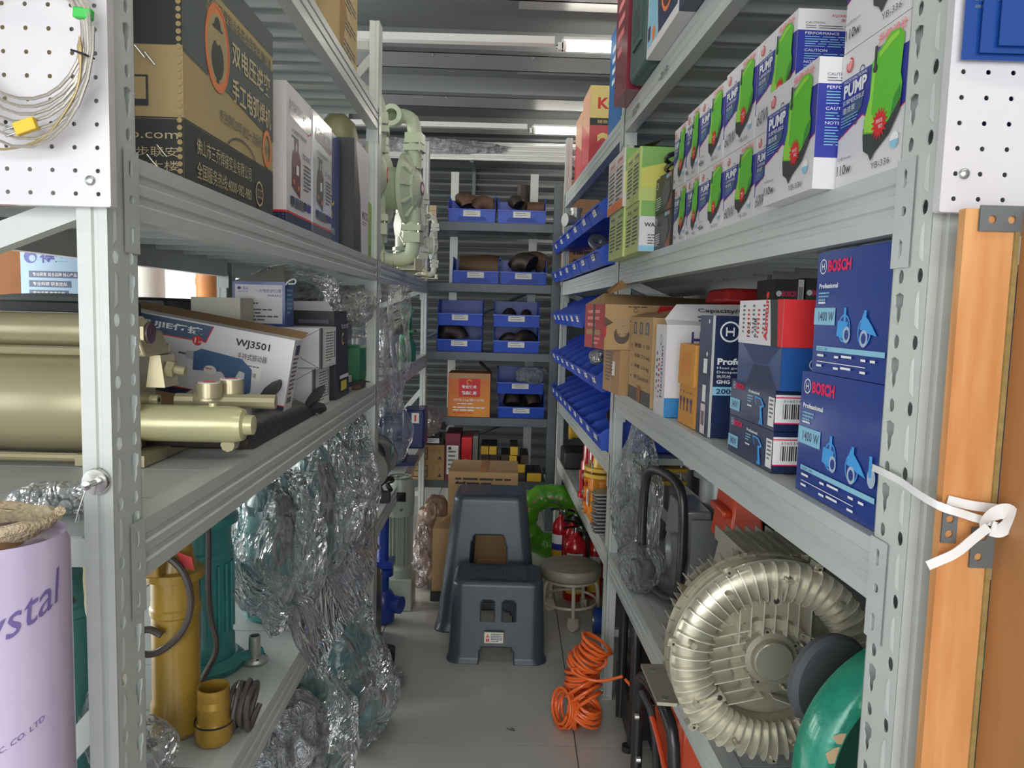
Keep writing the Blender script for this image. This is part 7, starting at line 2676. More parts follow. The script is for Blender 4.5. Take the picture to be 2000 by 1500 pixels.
def ribbon(mb, pts, wd, m, th=0.0008, smooth=3):
    pts = [Vector(p) for p in pts]
    for _ in range(smooth):
        q = [pts[0]]
        for i in range(len(pts) - 1):
            q += [pts[i] * 0.75 + pts[i + 1] * 0.25, pts[i] * 0.25 + pts[i + 1] * 0.75]
        q.append(pts[-1])
        pts = q
    vs = []
    for i, p in enumerate(pts):
        d = (pts[min(i + 1, len(pts) - 1)] - pts[max(i - 1, 0)]).normalized()
        n_ = Vector((0, -1, 0)) if abs(d.y) < 0.9 else Vector((-1, 0, 0))
        s_ = d.cross(n_).normalized()
        vs += [p + s_ * wd / 2, p - s_ * wd / 2, p - s_ * wd / 2 + n_ * th, p + s_ * wd / 2 + n_ * th]
    fs = []
    for i in range(len(pts) - 1):
        for j in range(4):
            fs.append((4 * i + j, 4 * i + (j + 1) % 4, 4 * i + 4 + (j + 1) % 4, 4 * i + 4 + j))
    mb.add(vs, fs, m)


STRAPM = mat('white_strap', (236, 236, 236), 0.35)
t = thing('white_strap', 'white plastic strap tied round the near right post and the plywood crate', 'strap', Matrix.Translation((0.456, 0.80, 1.27)))
b = MB()
ribbon(b, [(-0.006, 0.14, 0.004), (-0.012, 0.10, 0.006), (-0.010, 0.06, 0.004), (-0.012, 0.03, 0.0), (-0.010, -0.004, -0.004), (-0.004, -0.018, -0.007), (0.012, -0.018, -0.011), (0.030, -0.014, -0.017), (0.050, -0.016, -0.021)], 0.0085, STRAPM)
b.build('front_band', t, smooth=40)
b = MB()
ribbon(b, [(0.006, -0.004, -0.001), (0.03, -0.006, -0.006), (0.06, -0.01, -0.008), (0.10, -0.02, -0.012)], 0.010, STRAPM)
b.build('back_band', t, smooth=40)
b = MB()
ribbon(b, [(0.044, -0.012, -0.026), (0.036, -0.024, -0.018), (0.040, -0.032, -0.006), (0.052, -0.034, -0.003), (0.058, -0.030, -0.014), (0.054, -0.022, -0.028), (0.044, -0.020, -0.026)], 0.016, STRAPM)
b.build('knot', t, smooth=40)
b = MB()
ribbon(b, [(0.040, -0.022, -0.024), (0.028, -0.020, -0.036), (0.012, -0.018, -0.054), (-0.004, -0.014, -0.064), (-0.014, -0.012, -0.070)], 0.0105, STRAPM)
b.build('loose_tail', t, smooth=40)


# ================================================================ dark rack at the end of the aisle
RK = Matrix.Translation((-0.62, 5.005, 0)) @ Matrix.Rotation(0.012, 4, 'Z')


def rk(x, y, z):                                             # x in world metres
    return RK @ Matrix.Translation((x + 0.62, y, z)) @ Matrix.Rotation(PI / 2, 4, 'Z')


def elbow(mb, c, R_, r, a0, a1, m, rz=0.0, tilt=0.0):
    mb.T = Matrix.Translation(c) @ Matrix.Rotation(rz, 4, 'Z') @ Matrix.Rotation(tilt, 4, 'X')
    pts = [(R_ * math.cos(a0 + (a1 - a0) * i / 10), 0, R_ * math.sin(a0 + (a1 - a0) * i / 10)) for i in range(11)]
    mb.tube(pts, r, m, seg=18)
    e0, e1 = Vector(pts[0]), Vector(pts[-1])
    for e, q in ((e0, Vector(pts[1])), (e1, Vector(pts[-2]))):
        d = (e - q).normalized()
        mb.cyl(e + d * 0.0005, e + d * 0.001, r * 0.82, BLACKP, seg=16)
    mb.T = Matrix()


BB = [
    # x centre, z, width, depth, height, words
    (-0.288, 2.0215, 0.305, 0.30, 0.175, 'left bin on the top level of the dark rack, holding rusty elbows', 0),
    (0.034, 2.0215, 0.310, 0.30, 0.175, 'right bin on the top level of the dark rack, a short pipe standing up', 1),
    (-0.255, 1.6315, 0.300, 0.30, 0.170, 'left bin on the second level of the dark rack, with one big reducer', 2),
    (0.055, 1.6315, 0.300, 0.30, 0.170, 'right bin on the second level of the dark rack, with a big dark elbow', 3),
    (-0.352, 1.1865, 0.295, 0.30, 0.168, 'lower left bin of the four stacked on the third level', 4),
    (-0.350, 1.3555, 0.295, 0.30, 0.168, 'upper left bin of the four stacked on the third level', 5),
    (0.020, 1.1865, 0.300, 0.30, 0.168, 'lower right bin of the four stacked on the third level', 6),
    (0.018, 1.3555, 0.300, 0.30, 0.168, 'upper right bin of the four stacked on the third level', 7),
    (0.065, 0.7565, 0.305, 0.30, 0.160, 'lower bin of two on the fourth level beside the orange carton', 8),
    (0.055, 0.9175, 0.305, 0.30, 0.160, 'upper bin of two on the fourth level, a clear bag spilling out', 9),
]
for x, z, wd, d, h, words, k in BB:
    M_ = rk(x, 0.17, z)
    t = thing('storage_bin', 'blue ' + words, 'bin', M_, 'wide blue bins on the dark rack')
    bin_mesh(wd, d, h, 0.46).build('bin_body', t, smooth=0)
    f = bin_label(t, wd, d, h, 0.46, wd * 0.36)
    if k < 4:
        f = MB()
        f.add([(-d / 2 - 0.004, 0.10, 0.01), (-d / 2 - 0.004, -0.10, 0.01), (-d / 2 - 0.006, -0.07, 0.05), (-d / 2 - 0.006, 0.07, 0.05)], [(0, 1, 2, 3)], mat('bin_blue_dark', (34, 66, 160), 0.5))
        f.build('moulded_panel', t, smooth=0)


def fitting(name, lb, M_, parts, m, group=None):
    t = MB()
    for c, R_, r, a0, a1, rz, tl in parts:
        elbow(t, c, R_, r, a0, a1, m, rz, tl)
    o = t.build(name, M=M_)
    return tag(o, lb, 'pipe fitting', group)


W0 = lambda x, y, z: RK @ Matrix.Translation((x + 0.62, y, z))
fitting('pipe_elbow', 'rusty elbow with its open end facing out, left of the left top bin', W0(-0.355, 0.09, 2.12), [((0, 0, 0), 0.06, 0.036, 0.2, 1.8, -0.9, 0.2)], RUST)
fitting('pipe_elbow', 'rusty arched elbow in the middle of the left top bin', W0(-0.31, 0.17, 2.10), [((0, 0, 0), 0.075, 0.045, 0.3, 2.6, 0.3, 0.1)], RUST)
fitting('pipe_elbow', 'rusty elbow lying on the right side of the left top bin', W0(-0.215, 0.12, 2.10), [((0, 0, 0), 0.060, 0.048, 0.1, 2.7, 0.1, 0.2)], RUST)
b = MB()
b.cyl((0, 0, 0), (0, 0, 0.20), 0.042, DARKIRON, seg=22)
b.cyl((0, 0, 0.2), (0, 0, 0.201), 0.035, BLACKP, seg=22)
o = b.build('pipe_reducer', M=W0(0.045, 0.19, 2.09))
tag(o, 'short dark pipe standing upright in the right top bin', 'pipe fitting')
fitting('pipe_elbow', 'dark elbow with a bright cut rim in the right top bin', W0(0.005, 0.07, 2.115), [((0, 0, 0), 0.055, 0.040, 0.5, 2.2, -1.2, 0.3)], DARKIRON)
b = MB()
b.cyl((-0.05, 0, 0.03), (0.06, 0, 0.03), 0.045, RUST, seg=20)
o = b.build('pipe_reducer', M=W0(0.12, 0.12, 2.10))
tag(o, 'brown reducer lying at the right of the right top bin', 'pipe fitting')
b = MB()
b.T = Matrix.Rotation(PI / 2, 4, 'Y')
b.lathe([(0.055, -0.13), (0.06, -0.10), (0.075, -0.03), (0.088, 0.04), (0.088, 0.13)], mat('brown_iron', (104, 82, 58), 0.55, metal=0.2, var=0.2, scale=10), seg=28)
o = b.build('pipe_reducer', M=W0(-0.24, 0.16, 1.745) @ Matrix.Rotation(0.1, 4, 'Y'))
tag(o, 'big brown reducer filling the left bin of the second level', 'pipe fitting')
fitting('pipe_elbow', 'big dark elbow, open end up, in the right bin of the second level', W0(0.07, 0.11, 1.70), [((0, 0, 0.0), 0.085, 0.062, 0.9, 2.6, -0.6, 0.1)], DARKIRON)
fitting('pipe_elbow', 'brown elbow behind the big dark elbow on the second level', W0(0.13, 0.22, 1.73), [((0, 0, 0.0), 0.075, 0.06, 0.4, 2.8, 0.2, 0.1)], RUST)
for k, (x, z, r, wd) in enumerate(((-0.40, 1.255, 0.05, 'in the lower left bin of the third level'), (-0.02, 1.235, 0.036, 'at the left in the lower right bin of the third level'), (0.08, 1.235, 0.045, 'at the right in the lower right bin of the third level'),
                                   (-0.03, 1.41, 0.03, 'at the left in the upper right bin of the third level'), (0.08, 1.40, 0.032, 'at the right in the upper right bin of the third level'), (0.0, 0.82, 0.05, 'at the left in the lower bin of the fourth level'), (0.12, 0.82, 0.05, 'at the right in the lower bin of the fourth level'))):
    fitting('pipe_elbow', 'dark iron elbow ' + wd, W0(x, 0.12, z), [((0, 0, 0), r * 1.3, r, 0.2, 2.8, -0.3 + 0.4 * k, 0.1)], DARKIRON)
bag(W0(0.13, 0.02, 0.985), (0.10, 0.08, 0.055), FILM, 'clear bag of parts spilling out of the upper fourth-level bin', seed=91, top=0.0)

# orange carton on the fourth level
YG = mat('carton_yellow_orange', (226, 152, 52), 0.45, var=0.2, scale=3, rgb2=(216, 92, 40))
b = Box('W', 5.02, 5.25, -0.418, -0.142, 0.757, 1.045, YG)
P = b.near()
P.rect(0.02, 0.88, 0.98, 1, mat('carton_tan', (190, 150, 104), 0.6)).rect(0.26, 0.46, 0.76, 0.88, INKR)
P.ring(0.5, 0.80, 0.06, 0.015, INKY, a0=0.3, a1=4.5)
P.txt(0.5, 0.65, 0.08, '专业技术', INKW, w_=0.36, bold=0.04, al='C').txt(0.5, 0.51, 0.08, '精品保质', INKW, w_=0.36, bold=0.04, al='C')
P.txt(0.5, 0.35, 0.07, '规格:5kg/箱×20包', INKW, w_=0.72, al='C').lines(0.22, 0.29, 0.56, 1, 0.05, INKW)
P.lines(0.12, 0.20, 0.76, 2, 0.06, INKW).lines(0.12, 0.08, 0.76, 1, 0.05, INKR)
o = b.done('orange_carton', 'orange and yellow carton with a red square, flaps up, on the fourth level', 'carton')
for sgn in (-1, 1):
    f = MB()
    f.add([(sgn * 0.138, -0.115, 0.288), (sgn * 0.138, 0.115, 0.288), (sgn * 0.05, 0.115, 0.37), (sgn * 0.06, -0.115, 0.355)], [(0, 1, 2, 3)], KRAFTIN)
    f.build('carton_flap', o, smooth=0)

# fifth level: cartons, red boxes, yellow ended tubes
for k in range(2):
    b = Box('W', 4.99, 5.25, -0.705, -0.432, 0.336 + 0.117 * k, 0.336 + 0.117 * k + 0.116, KRAFT)
    P = b.near()
    P.ring(0, 0, 0.01, 0.01, INKD)
    for q in ((0.06, 0.15, 0.60, 0.20), (0.06, 0.80, 0.60, 0.85), (0.06, 0.48, 0.60, 0.52), (0.06, 0.15, 0.08, 0.85), (0.58, 0.15, 0.60, 0.85), (0.24, 0.15, 0.255, 0.8), (0.42, 0.15, 0.435, 0.8)):
        P.rect(*q, INKD)
    P.txt(0.70, 0.55, 0.22, '☂', INKD).txt(0.84, 0.55, 0.22, '☂', INKD).txt(0.84, 0.18, 0.2, '▲', INKD)
    b.done('kraft_box', ('lower' if k == 0 else 'upper') + ' printed kraft box at the left of the fifth level of the dark rack', 'box', 'printed kraft boxes')
b = Box('W', 4.99, 5.2, -0.78, -0.71, 0.336, 0.43, KRAFT)
b.done('kraft_box', 'small kraft box at the very left behind the third left post', 'box')
for k, (x0, x1, z0) in enumerate(((-0.58, -0.44, 0.572), (-0.70, -0.585, 0.572), (-0.62, -0.47, 0.622), (-0.58, -0.43, 0.672))):
    b = Box('W', 4.99, 5.22, x0, x1, z0, z0 + 0.048, BLACKG)
    b.near().rect(0.12, 0.2, 0.8, 0.85, PAPER).lines(0.3, 0.6, 0.4, 2, 0.2, INKG)
    b.done('black_box', 'flat black box, white end label, %s of those on the kraft boxes' % ('lower right', 'lower left', 'second highest', 'topmost')[k], 'box', 'flat black boxes with white labels')
b = Box('W', 4.97, 5.25, -0.425, -0.328, 0.336, 0.336 + 0.315, mat('maroon_board', (112, 30, 56), 0.4, coat=0.2))
b.near().rect(0.10, 0.14, 0.88, 0.75, PAPER).lines(0.2, 0.6, 0.5, 5, 0.09, INKG).rect(0.2, 0.66, 0.4, 0.72, INK)
b.done('maroon_box', 'dark maroon box with a white label standing on the fifth level')
b = Box('W', 4.95, 5.25, -0.318, -0.252, 0.336, 0.336 + 0.295, mat('scarlet_board', (200, 36, 48), 0.3, coat=0.4))
b.near().rect(0.2, 0.1, 0.6, 0.4, INKR).lines(0.3, 0.5, 0.4, 1, 0.05, INKP)
b.done('scarlet_box', 'bright red upright box next to the maroon box')
b = Box('W', 5.0, 5.25, -0.248, -0.214, 0.336, 0.336 + 0.295, mat('dove_board', (150, 148, 142), 0.6))
b.done('grey_box', 'slim grey box against the right of the bright red box')
YT_ = mat('tube_yellow', (222, 178, 52), 0.4)
grid = [(-0.19, 0), (-0.13, 0), (-0.07, 0), (-0.01, 0), (0.05, 0), (0.115, 0), (-0.19, 1), (-0.13, 1), (-0.07, 1), (-0.01, 1), (0.05, 1), (-0.19, 2), (-0.135, 2), (-0.06, 2), (-0.005, 2), (-0.195, 3), (-0.14, 3), (0.0, 3), (0.16, 0), (0.07, 2)]
yel = {(-0.195, 3), (-0.14, 3), (0.0, 3), (-0.005, 2), (0.05, 1), (0.115, 0), (0.16, 0)}
for i, (x, r) in enumerate(grid):
    y = (x, r) in yel
    t = thing('square_tube_box', ('yellow ended' if y else 'all dark') + ' square tube, ' + NTH[sum(1 for q in grid if q[1] == r and q[0] < x)] + ' from the left in ' + ('the bottom', 'the second', 'the third', 'the top')[r] + ' layer of the pile', 'box', W0(x, 0.02, 0.336 + 0.058 * r), ('yellow ended' if y else 'all dark') + ' square tubes')
    b = MB()
    b.box(0, 0.052, 0.0, 0.26, 0, 0.057, mat('tube_dark', (66, 56, 50), 0.6))
    b.build('tube_sleeve', t, smooth=0)
    b = MB()
    b.box(0.001, 0.051, -0.025 if y else -0.004, -0.0005, 0.001, 0.056, YT_ if y else mat('tube_brown', (76, 62, 56), 0.6))
    b.build('end_cap', t, bev=0.003)
t = thing('light_bulb_pack', 'small white oval package lying before the dark tubes on the fifth level', 'package', W0(-0.12, -0.02, 0.337))
b = MB()
b.sph((0.05, 0, 0.022), (0.055, 0.03, 0.02), INKW)
b.build('package_body', t)

# cartons on the floor behind the stools
b = Box('W', 4.02, 4.36, -0.325, 0.045, 0.0, 0.60, KRAFT2)
P = b.near()
P.lines(0.1, 0.93, 0.8, 2, 0.04, INKD).rect(0.12, 0.90, 0.15, 0.915, INK).rect(0.22, 0.90, 0.25, 0.915, INK)
o = b.done('kraft_carton', 'tall kraft carton on the floor right behind the tall stool', 'carton')
f = MB()
f.box(-0.185, 0.185, -0.1705, -0.10, 0.6002, 0.602, KRAFT)
f.box(-0.02, 0.02, -0.171, 0.17, 0.6004, 0.6024, TAPE)
f.build('top_flap', o, smooth=0)
b = Box('W', 3.74, 3.96, -0.375, -0.25, 0.05, 0.37, KRAFT2)
o = b.done('kraft_carton', 'narrow open kraft carton on the floor at the left of the stools', 'carton')
f = MB()
f.add([(-0.0625, -0.11, 0.32), (0.0625, -0.11, 0.32), (0.05, -0.06, 0.40), (0.0, -0.05, 0.37)], [(0, 1, 2, 3)], KRAFTIN)
f.build('carton_flap', o, smooth=0)
b = MB()
b.box(-0.07, 0.07, -0.12, 0.12, 0, 0.05, BLACKP)
o = b.build('black_slab', M=Matrix.Translation((-0.312, 3.85, 0)), bev=0.004)
tag(o, 'black slab under the narrow open kraft carton', 'slab')
b = Box('W', 3.84, 3.97, -0.16, 0.06, 0.0, 0.15, KRAFT)
b.done('kraft_carton', 'low kraft carton seen through the opening of the tall stool', 'carton')
for k in range(8):                                            # bundle of white tubes on top of the shutter box
    b = MB()
    b.cyl((-1.45, 0, 0), (1.0, 0, 0), 0.013, WPLAS, seg=12)
    o = b.build('white_tube', M=Matrix.Translation((0, 6.55 + 0.02 * (k % 2), 2.715 + 0.0185 * k)))
    tag(o, 'long white plastic tube, ' + NTH[k] + ' from the bottom of the bundle high along the shutter', 'tube', 'white tubes along the shutter')
b = MB()
for x in (-1.3, -0.4, 0.5, 1.0):
    b.box(x, x + 0.03, 6.53, 6.97, 2.68, 2.70, DARKST)
    b.box(x, x + 0.03, 6.93, 6.97, 2.4, 2.70, DARKST)
struct(b, 'trim_20', smooth=0)
o = bag(Matrix.Translation((-0.80, 6.53, 2.74)), (0.62, 0.04, 0.06), FILMW, 'crumpled clear wrapping round the left half of the white tubes', seed=95, freq=9, fold=1.0, amp=0.3, name='film_wrapping', cat='film')
b = Box('W', 5.58, 5.86, 0.34, 0.70, 1.65, 2.40, mat('plain_wood_board', (170, 128, 96), 0.6, var=0.15, scale=4))
b.near().txt(0.05, 0.45, 0.06, '2.716-0.74', INKD, w_=0.7).lines(0.2, 0.3, 0.5, 2, 0.08, INKD)
b.done('wooden_crate', 'brown wooden crate with stencilled numbers behind the dark rack on the right', 'crate')
b = MB()
b.box(0, 0.9, 0, 0.4, 0, 1.649, DARKST)
o = b.build('steel_cabinet', M=Matrix.Translation((0.32, 5.57, 0)), bev=0.004)
tag(o, 'dark steel cabinet carrying the brown wooden crate behind the rack', 'cabinet')


# ================================================================ plastic stools
def stool(M, wt, wb, dt, db, h, label, holes, sticker=None):
    """holes: list of functions(side, u, z)->True where the wall is open; u is -1..1 across that side"""
    t = thing('plastic_stool', label, 'stool', M)
    b = MB()
    nu, nz = 208, 84
    zs = [h * (1 - j / nz) for j in range(nz + 1)]
    vs, info = [], []
    for j, z in enumerate(zs):
        k = 1 - z / h
        flare = 0.0 if k < 0.94 else (k - 0.94) / 0.06 * 0.008
        W_, D_ = wt + (wb - wt) * k + flare * 2, dt + (db - dt) * k + flare * 2
        drop = max(0, 1 - (h - z) / 0.022)
        inset = 0.022 * (1 - math.sqrt(max(0, 1 - drop * drop)))
        rc = 0.045 + 0.01 * k
        hw, hd = W_ / 2 - inset, D_ / 2 - inset
        for i in range(nu):
            a = 2 * PI * i / nu + PI / nu
            c, s_ = math.cos(a), math.sin(a)
            e = 0.17                                          # superellipse
            x = hw * math.copysign(abs(c) ** e, c)
            y = hd * math.copysign(abs(s_) ** e, s_)
            # rounded rectangle by uniform perimeter
            tt = i / nu * 4
            sd = int(tt)
            q = (tt - sd) * 2 - 1
            qx = q
            if sd == 0:
                x, y = qx * hw, -hd
            elif sd == 1:
                x, y = hw, qx * hd
            elif sd == 2:
                x, y = -qx * hw, hd
            else:
                x, y = -hw, -qx * hd
            ax, ay = hw - rc, hd - rc
            if abs(x) > ax and abs(y) > ay:
                dx, dy = abs(x) - ax, abs(y) - ay
                l = math.hypot(dx, dy)
                mx_ = max(dx, dy)
                f_ = mx_ / l if l > 0 else 1
                x = math.copysign(ax + dx * f_, x)
                y = math.copysign(ay + dy * f_, y)
            vs.append((x, y, z))
            if j == 0:
                info.append((sd, q))
    fs = []
    for j in range(nz):
        zc = (zs[j] + zs[j + 1]) / 2
        for i in range(nu):
            i2 = (i + 1) % nu
            sd, q = info[i]
            if any(hh(sd, q + 1 / (nu / 4) , zc) for hh in holes):
                continue
            fs.append((j * nu + i, (j + 1) * nu + i, (j + 1) * nu + i2, j * nu + i2))
    b.add(vs, fs, STOOL)
    o = b.build('stool_shell', t, smooth=45)
    so = o.modifiers.new('solid', 'SOLIDIFY')
    so.thickness = 0.0035
    so.offset = -1
    b = MB()
    hw, hd = wt / 2 - 0.022, dt / 2 - 0.022
    rc = 0.030
    pts = []
    for cx, cy, a0 in ((hw - rc, hd - rc, 0), (-hw + rc, hd - rc, PI / 2), (-hw + rc, -hd + rc, PI), (hw - rc, -hd + rc, 1.5 * PI)):
        pts += [(cx + rc * math.cos(a0 + PI / 2 * i / 6), cy + rc * math.sin(a0 + PI / 2 * i / 6)) for i in range(7)]
    b.prism(pts, h - 0.004, h, STOOL)
    o = b.build('seat_top', t, smooth=0)
    b = MB()
    for i in range(-9, 10):
        for j in range(-6, 7):
            b.box(i * 0.0125 - 0.004 + (0.004 if j % 2 else 0), i * 0.0125 + 0.004 + (0.004 if j % 2 else 0), j * 0.0125 - 0.0025, j * 0.0125 + 0.0025, h, h + 0.0012, STOOL)
    b.build('grip_pattern', t, smooth=0)
    if sticker:
        b = MB()
        x0, x1, z0, z1, y0 = sticker
        b.box(x0, x1, y0, y0 + 0.0008, z0, z1, mat('sticker_yellow', (206, 190, 130), 0.5))
        P = Panel(b, (x0, y0, z0), (1, 0, 0), (0, 0, 1), x1 - x0, z1 - z0)
        P.rect(0.03, 0.05, 0.97, 0.95, PAPER).poly([(0.08, 0.5), (0.28, 0.5), (0.18, 0.86)], INKO).rect(0.09, 0.14, 0.17, 0.4, INKR).rect(0.19, 0.14, 0.27, 0.4, INKR)
        P.lines(0.35, 0.78, 0.58, 5, 0.16, INKG)
        lab(b.build('warning_sticker', t, Matrix.Rotation(-0.115, 4, 'X') if False else None, smooth=0), 'small white warning sticker with a triangle')
    return t


def arch(u0_, u1_, z0_, z1_, sides, r=0.25):
    def f(sd, q, z):
        if sd not in sides or not (u0_ < q < u1_) or not (z0_ < z < z1_):
            return False
        w_ = (u1_ - u0_) / 2
        m_ = (u0_ + u1_) / 2
        d = (abs(q - m_) - w_ * (1 - r)) / (w_ * r)
        zt = (z - (z1_ - (z1_ - z0_) * 0.3)) / ((z1_ - z0_) * 0.3)
        return not (d > 0 and zt > 0 and d * d + zt * zt > 1)
    return f


stool(Matrix.Translation((-0.035, 3.22, 0)), 0.378, 0.405, 0.25, 0.32, 0.338, 'low slate grey plastic step stool at the front, warning sticker on it',
      [arch(-0.36, -0.06, 0.175, 0.262, (0,), 0.7), arch(0.10, 0.40, 0.175, 0.262, (0,), 0.7), arch(-0.34, 0.34, -0.01, 0.070, (0,), 0.3), arch(-0.5, 0.5, -0.01, 0.26, (1, 3), 0.4), arch(-0.5, 0.5, -0.01, 0.25, (2,), 0.4)],
      (-0.052, 0.028, 0.090, 0.138, -0.1635))
stool(Matrix.Translation((-0.085, 3.565, 0)), 0.330, 0.47, 0.26, 0.40, 0.615, 'tall slate grey plastic stool standing behind the low one',
      [arch(-0.44, 0.42, 0.14, 0.44, (0,), 0.3), arch(-0.5, 0.5, -0.01, 0.10, (0, 2), 0.3), arch(-0.45, 0.45, -0.01, 0.20, (1, 3), 0.4)] + [arch(-0.35, 0.35, 0.25 + 0.085 * k, 0.30 + 0.085 * k, (1, 3), 0.5) for k in range(3)] + [arch(-0.4, 0.4, 0.14, 0.40, (2,), 0.3)])

# ---- round castor stool
t = thing('castor_stool', 'low round stool with a beige padded seat and a castor ring base', 'stool', Matrix.Translation((0.302, 3.55, 0)))
BEI = mat('beige_vinyl', (150, 146, 128), 0.4, bump=0.05, bscale=8)
BEM = mat('beige_metal', (188, 182, 164), 0.4, coat=0.2)
b = MB()
b.lathe([(0.10, 0.215), (0.138, 0.218), (0.146, 0.228), (0.144, 0.245), (0.146, 0.258), (0.138, 0.270), (0.10, 0.274), (0.0, 0.275)], BEI, seg=44)
b.build('padded_seat', t, smooth=50)
b = MB()
b.tube([(0.13 * math.cos(2 * PI * i / 40), 0.13 * math.sin(2 * PI * i / 40), 0.098) for i in range(40)], 0.007, BEM, closed=True)
b.tube([(0.118 * math.cos(2 * PI * i / 40), 0.118 * math.sin(2 * PI * i / 40), 0.205) for i in range(40)], 0.007, BEM, closed=True)
b.build('foot_ring', t)
for k in range(5):
    a = -PI / 2 + 2 * PI * k / 5 + 0.05
    c, s_ = math.cos(a), math.sin(a)
    b = MB()
    b.tube([(0.03 * c, 0.03 * s_, 0.207), (0.11 * c, 0.11 * s_, 0.205), (0.132 * c, 0.132 * s_, 0.18), (0.136 * c, 0.136 * s_, 0.06)], 0.009, BEM, smooth=2)
    lg = b.build('leg', t)
    f = MB()
    f.T = Matrix.Translation((0.140 * c, 0.140 * s_, 0.028)) @ Matrix.Rotation(a + 0.7, 4, 'Z')
    for q in (-0.011, 0.003):
        f.cyl((0, q, 0), (0, q + 0.009, 0), 0.028, BEM, seg=20)
    f.cyl((0, 0, 0), (0, 0, 0.05), 0.008, BEM, seg=8)
    f.box(-0.02, 0.02, -0.013, 0.013, 0.008, 0.032, BEM)
    f.build('castor', lg)

# ---- fire extinguishers
def extinguisher(x, y, r, h, a, label):
    t = thing('fire_extinguisher', label, 'fire extinguisher', Matrix.Translation((x, y, 0)) @ Matrix.Rotation(a, 4, 'Z'), 'red fire extinguishers')
    b = MB()
    b.lathe([(r * 0.95, 0.0), (r, 0.01), (r, h * 0.66), (r * 0.93, h * 0.74), (r * 0.6, h * 0.80), (r * 0.28, h * 0.83), (r * 0.25, h * 0.87)], REDP, seg=28)
    b.build('cylinder', t, smooth=50)
    b = MB()
    b.cyl((0, 0, h * 0.86), (0, 0, h * 0.93), r * 0.25, STEEL, seg=12)
    b.cyl((0, 0, h * 0.90), (r * 0.45, 0, h * 0.90), 0.009, ZINC, seg=10)
    b.cyl((r * 0.42, -0.001, h * 0.90), (r * 0.5, -0.001, h * 0.90), 0.014, INKW, seg=12)
    b.build('valve', t)
    for k, z in enumerate((h * 0.93, h * 0.985)):
        b = MB()
        b.tube([(r * 0.2, 0, z - 0.005), (0, 0, z), (-r * 0.6, 0, z + 0.01 * (k + 0.2)), (-r * 1.2, 0, z - 0.005 + 0.02 * k)], 0.006, BLACKG, seg=8, smooth=1)
        b.build('lever', t)
    b = MB()
    b.tube([(r * 0.1, -r * 0.2, h * 0.9), (r * 0.8, -r * 0.6, h * 0.88), (r * 1.12, -r * 0.5, h * 0.6), (r * 1.1, -r * 0.4, h * 0.25)], 0.008, BLACKP, seg=8, smooth=2)
    b.build('discharge_hose', t)
    b = MB()
    for (z0_, z1_, m_) in ((h * 0.50, h * 0.62, INKW), (h * 0.42, h * 0.50, INKB), (h * 0.10, h * 0.42, YELLOWP)):
        vs = []
        for i in range(9):
            q = -2.7 + 1.5 * i / 8
            vs += [((r + 0.0012) * math.cos(q), (r + 0.0012) * math.sin(q), z) for z in (z0_, z1_)]
        b.add(vs, [(2 * i, 2 * i + 2, 2 * i + 3, 2 * i + 1) for i in range(8)], m_)
    b.build('body_label', t)
    return t


extinguisher(0.345, 3.83, 0.058, 0.40, 0.3, 'red fire extinguisher standing nearest, just behind the round stool')
extinguisher(0.285, 4.10, 0.045, 0.42, -0.2, 'slim red fire extinguisher at the left of the cluster by the green ring')
extinguisher(0.345, 4.02, 0.045, 0.41, 0.9, 'slim red fire extinguisher in the middle of the cluster')
extinguisher(0.47, 4.08, 0.050, 0.38, 0.2, 'red fire extinguisher at the right of the cluster under the shelf')
extinguisher(0.45, 3.86, 0.045, 0.36, 0.2, 'red fire extinguisher half hidden right of the nearest one')
# green wrapped ring
t = thing('green_ring', 'tyre wrapped in bright green film leaning at the back of the aisle', 'tyre', Matrix.Translation((0.250, 4.46, 0.0)))
b = MB()
GW = mat('green_wrap', (110, 190, 44), 0.35, coat=0.3, var=0.25, scale=7, rgb2=(66, 140, 36), bump=0.5, bscale=30)
n = 56
vs = []
for i in range(n):
    a = 2 * PI * i / n
    rr = 0.072 + 0.004 * math.sin(7 * a) + 0.003 * math.sin(17 * a)
    for k in range(18):
        q = 2 * PI * k / 18
        R_ = 0.150 + rr * math.cos(q)
        vs.append((R_ * math.cos(a), rr * 1.1 * math.sin(q), 0.228 + R_ * math.sin(a)))
fs = [(i * 18 + k, ((i + 1) % n) * 18 + k, ((i + 1) % n) * 18 + (k + 1) % 18, i * 18 + (k + 1) % 18) for i in range(n) for k in range(18)]
b.add(vs, fs, GW)
rn = random.Random(3)
for i in range(12):
    a = 0.3 + 2.6 * i / 12
    c_ = Vector((0.150 * math.cos(a) * (1 + rn.uniform(-.1, .25)), -0.078, 0.228 + 0.150 * math.sin(a) * (1 + rn.uniform(-.1, .2))))
    b.sph(c_, (0.012, 0.003, 0.008), mat('pink_print', (214, 150, 130), 0.5), seg=8, rings=5)
b.build('tyre_body', t, smooth=60)

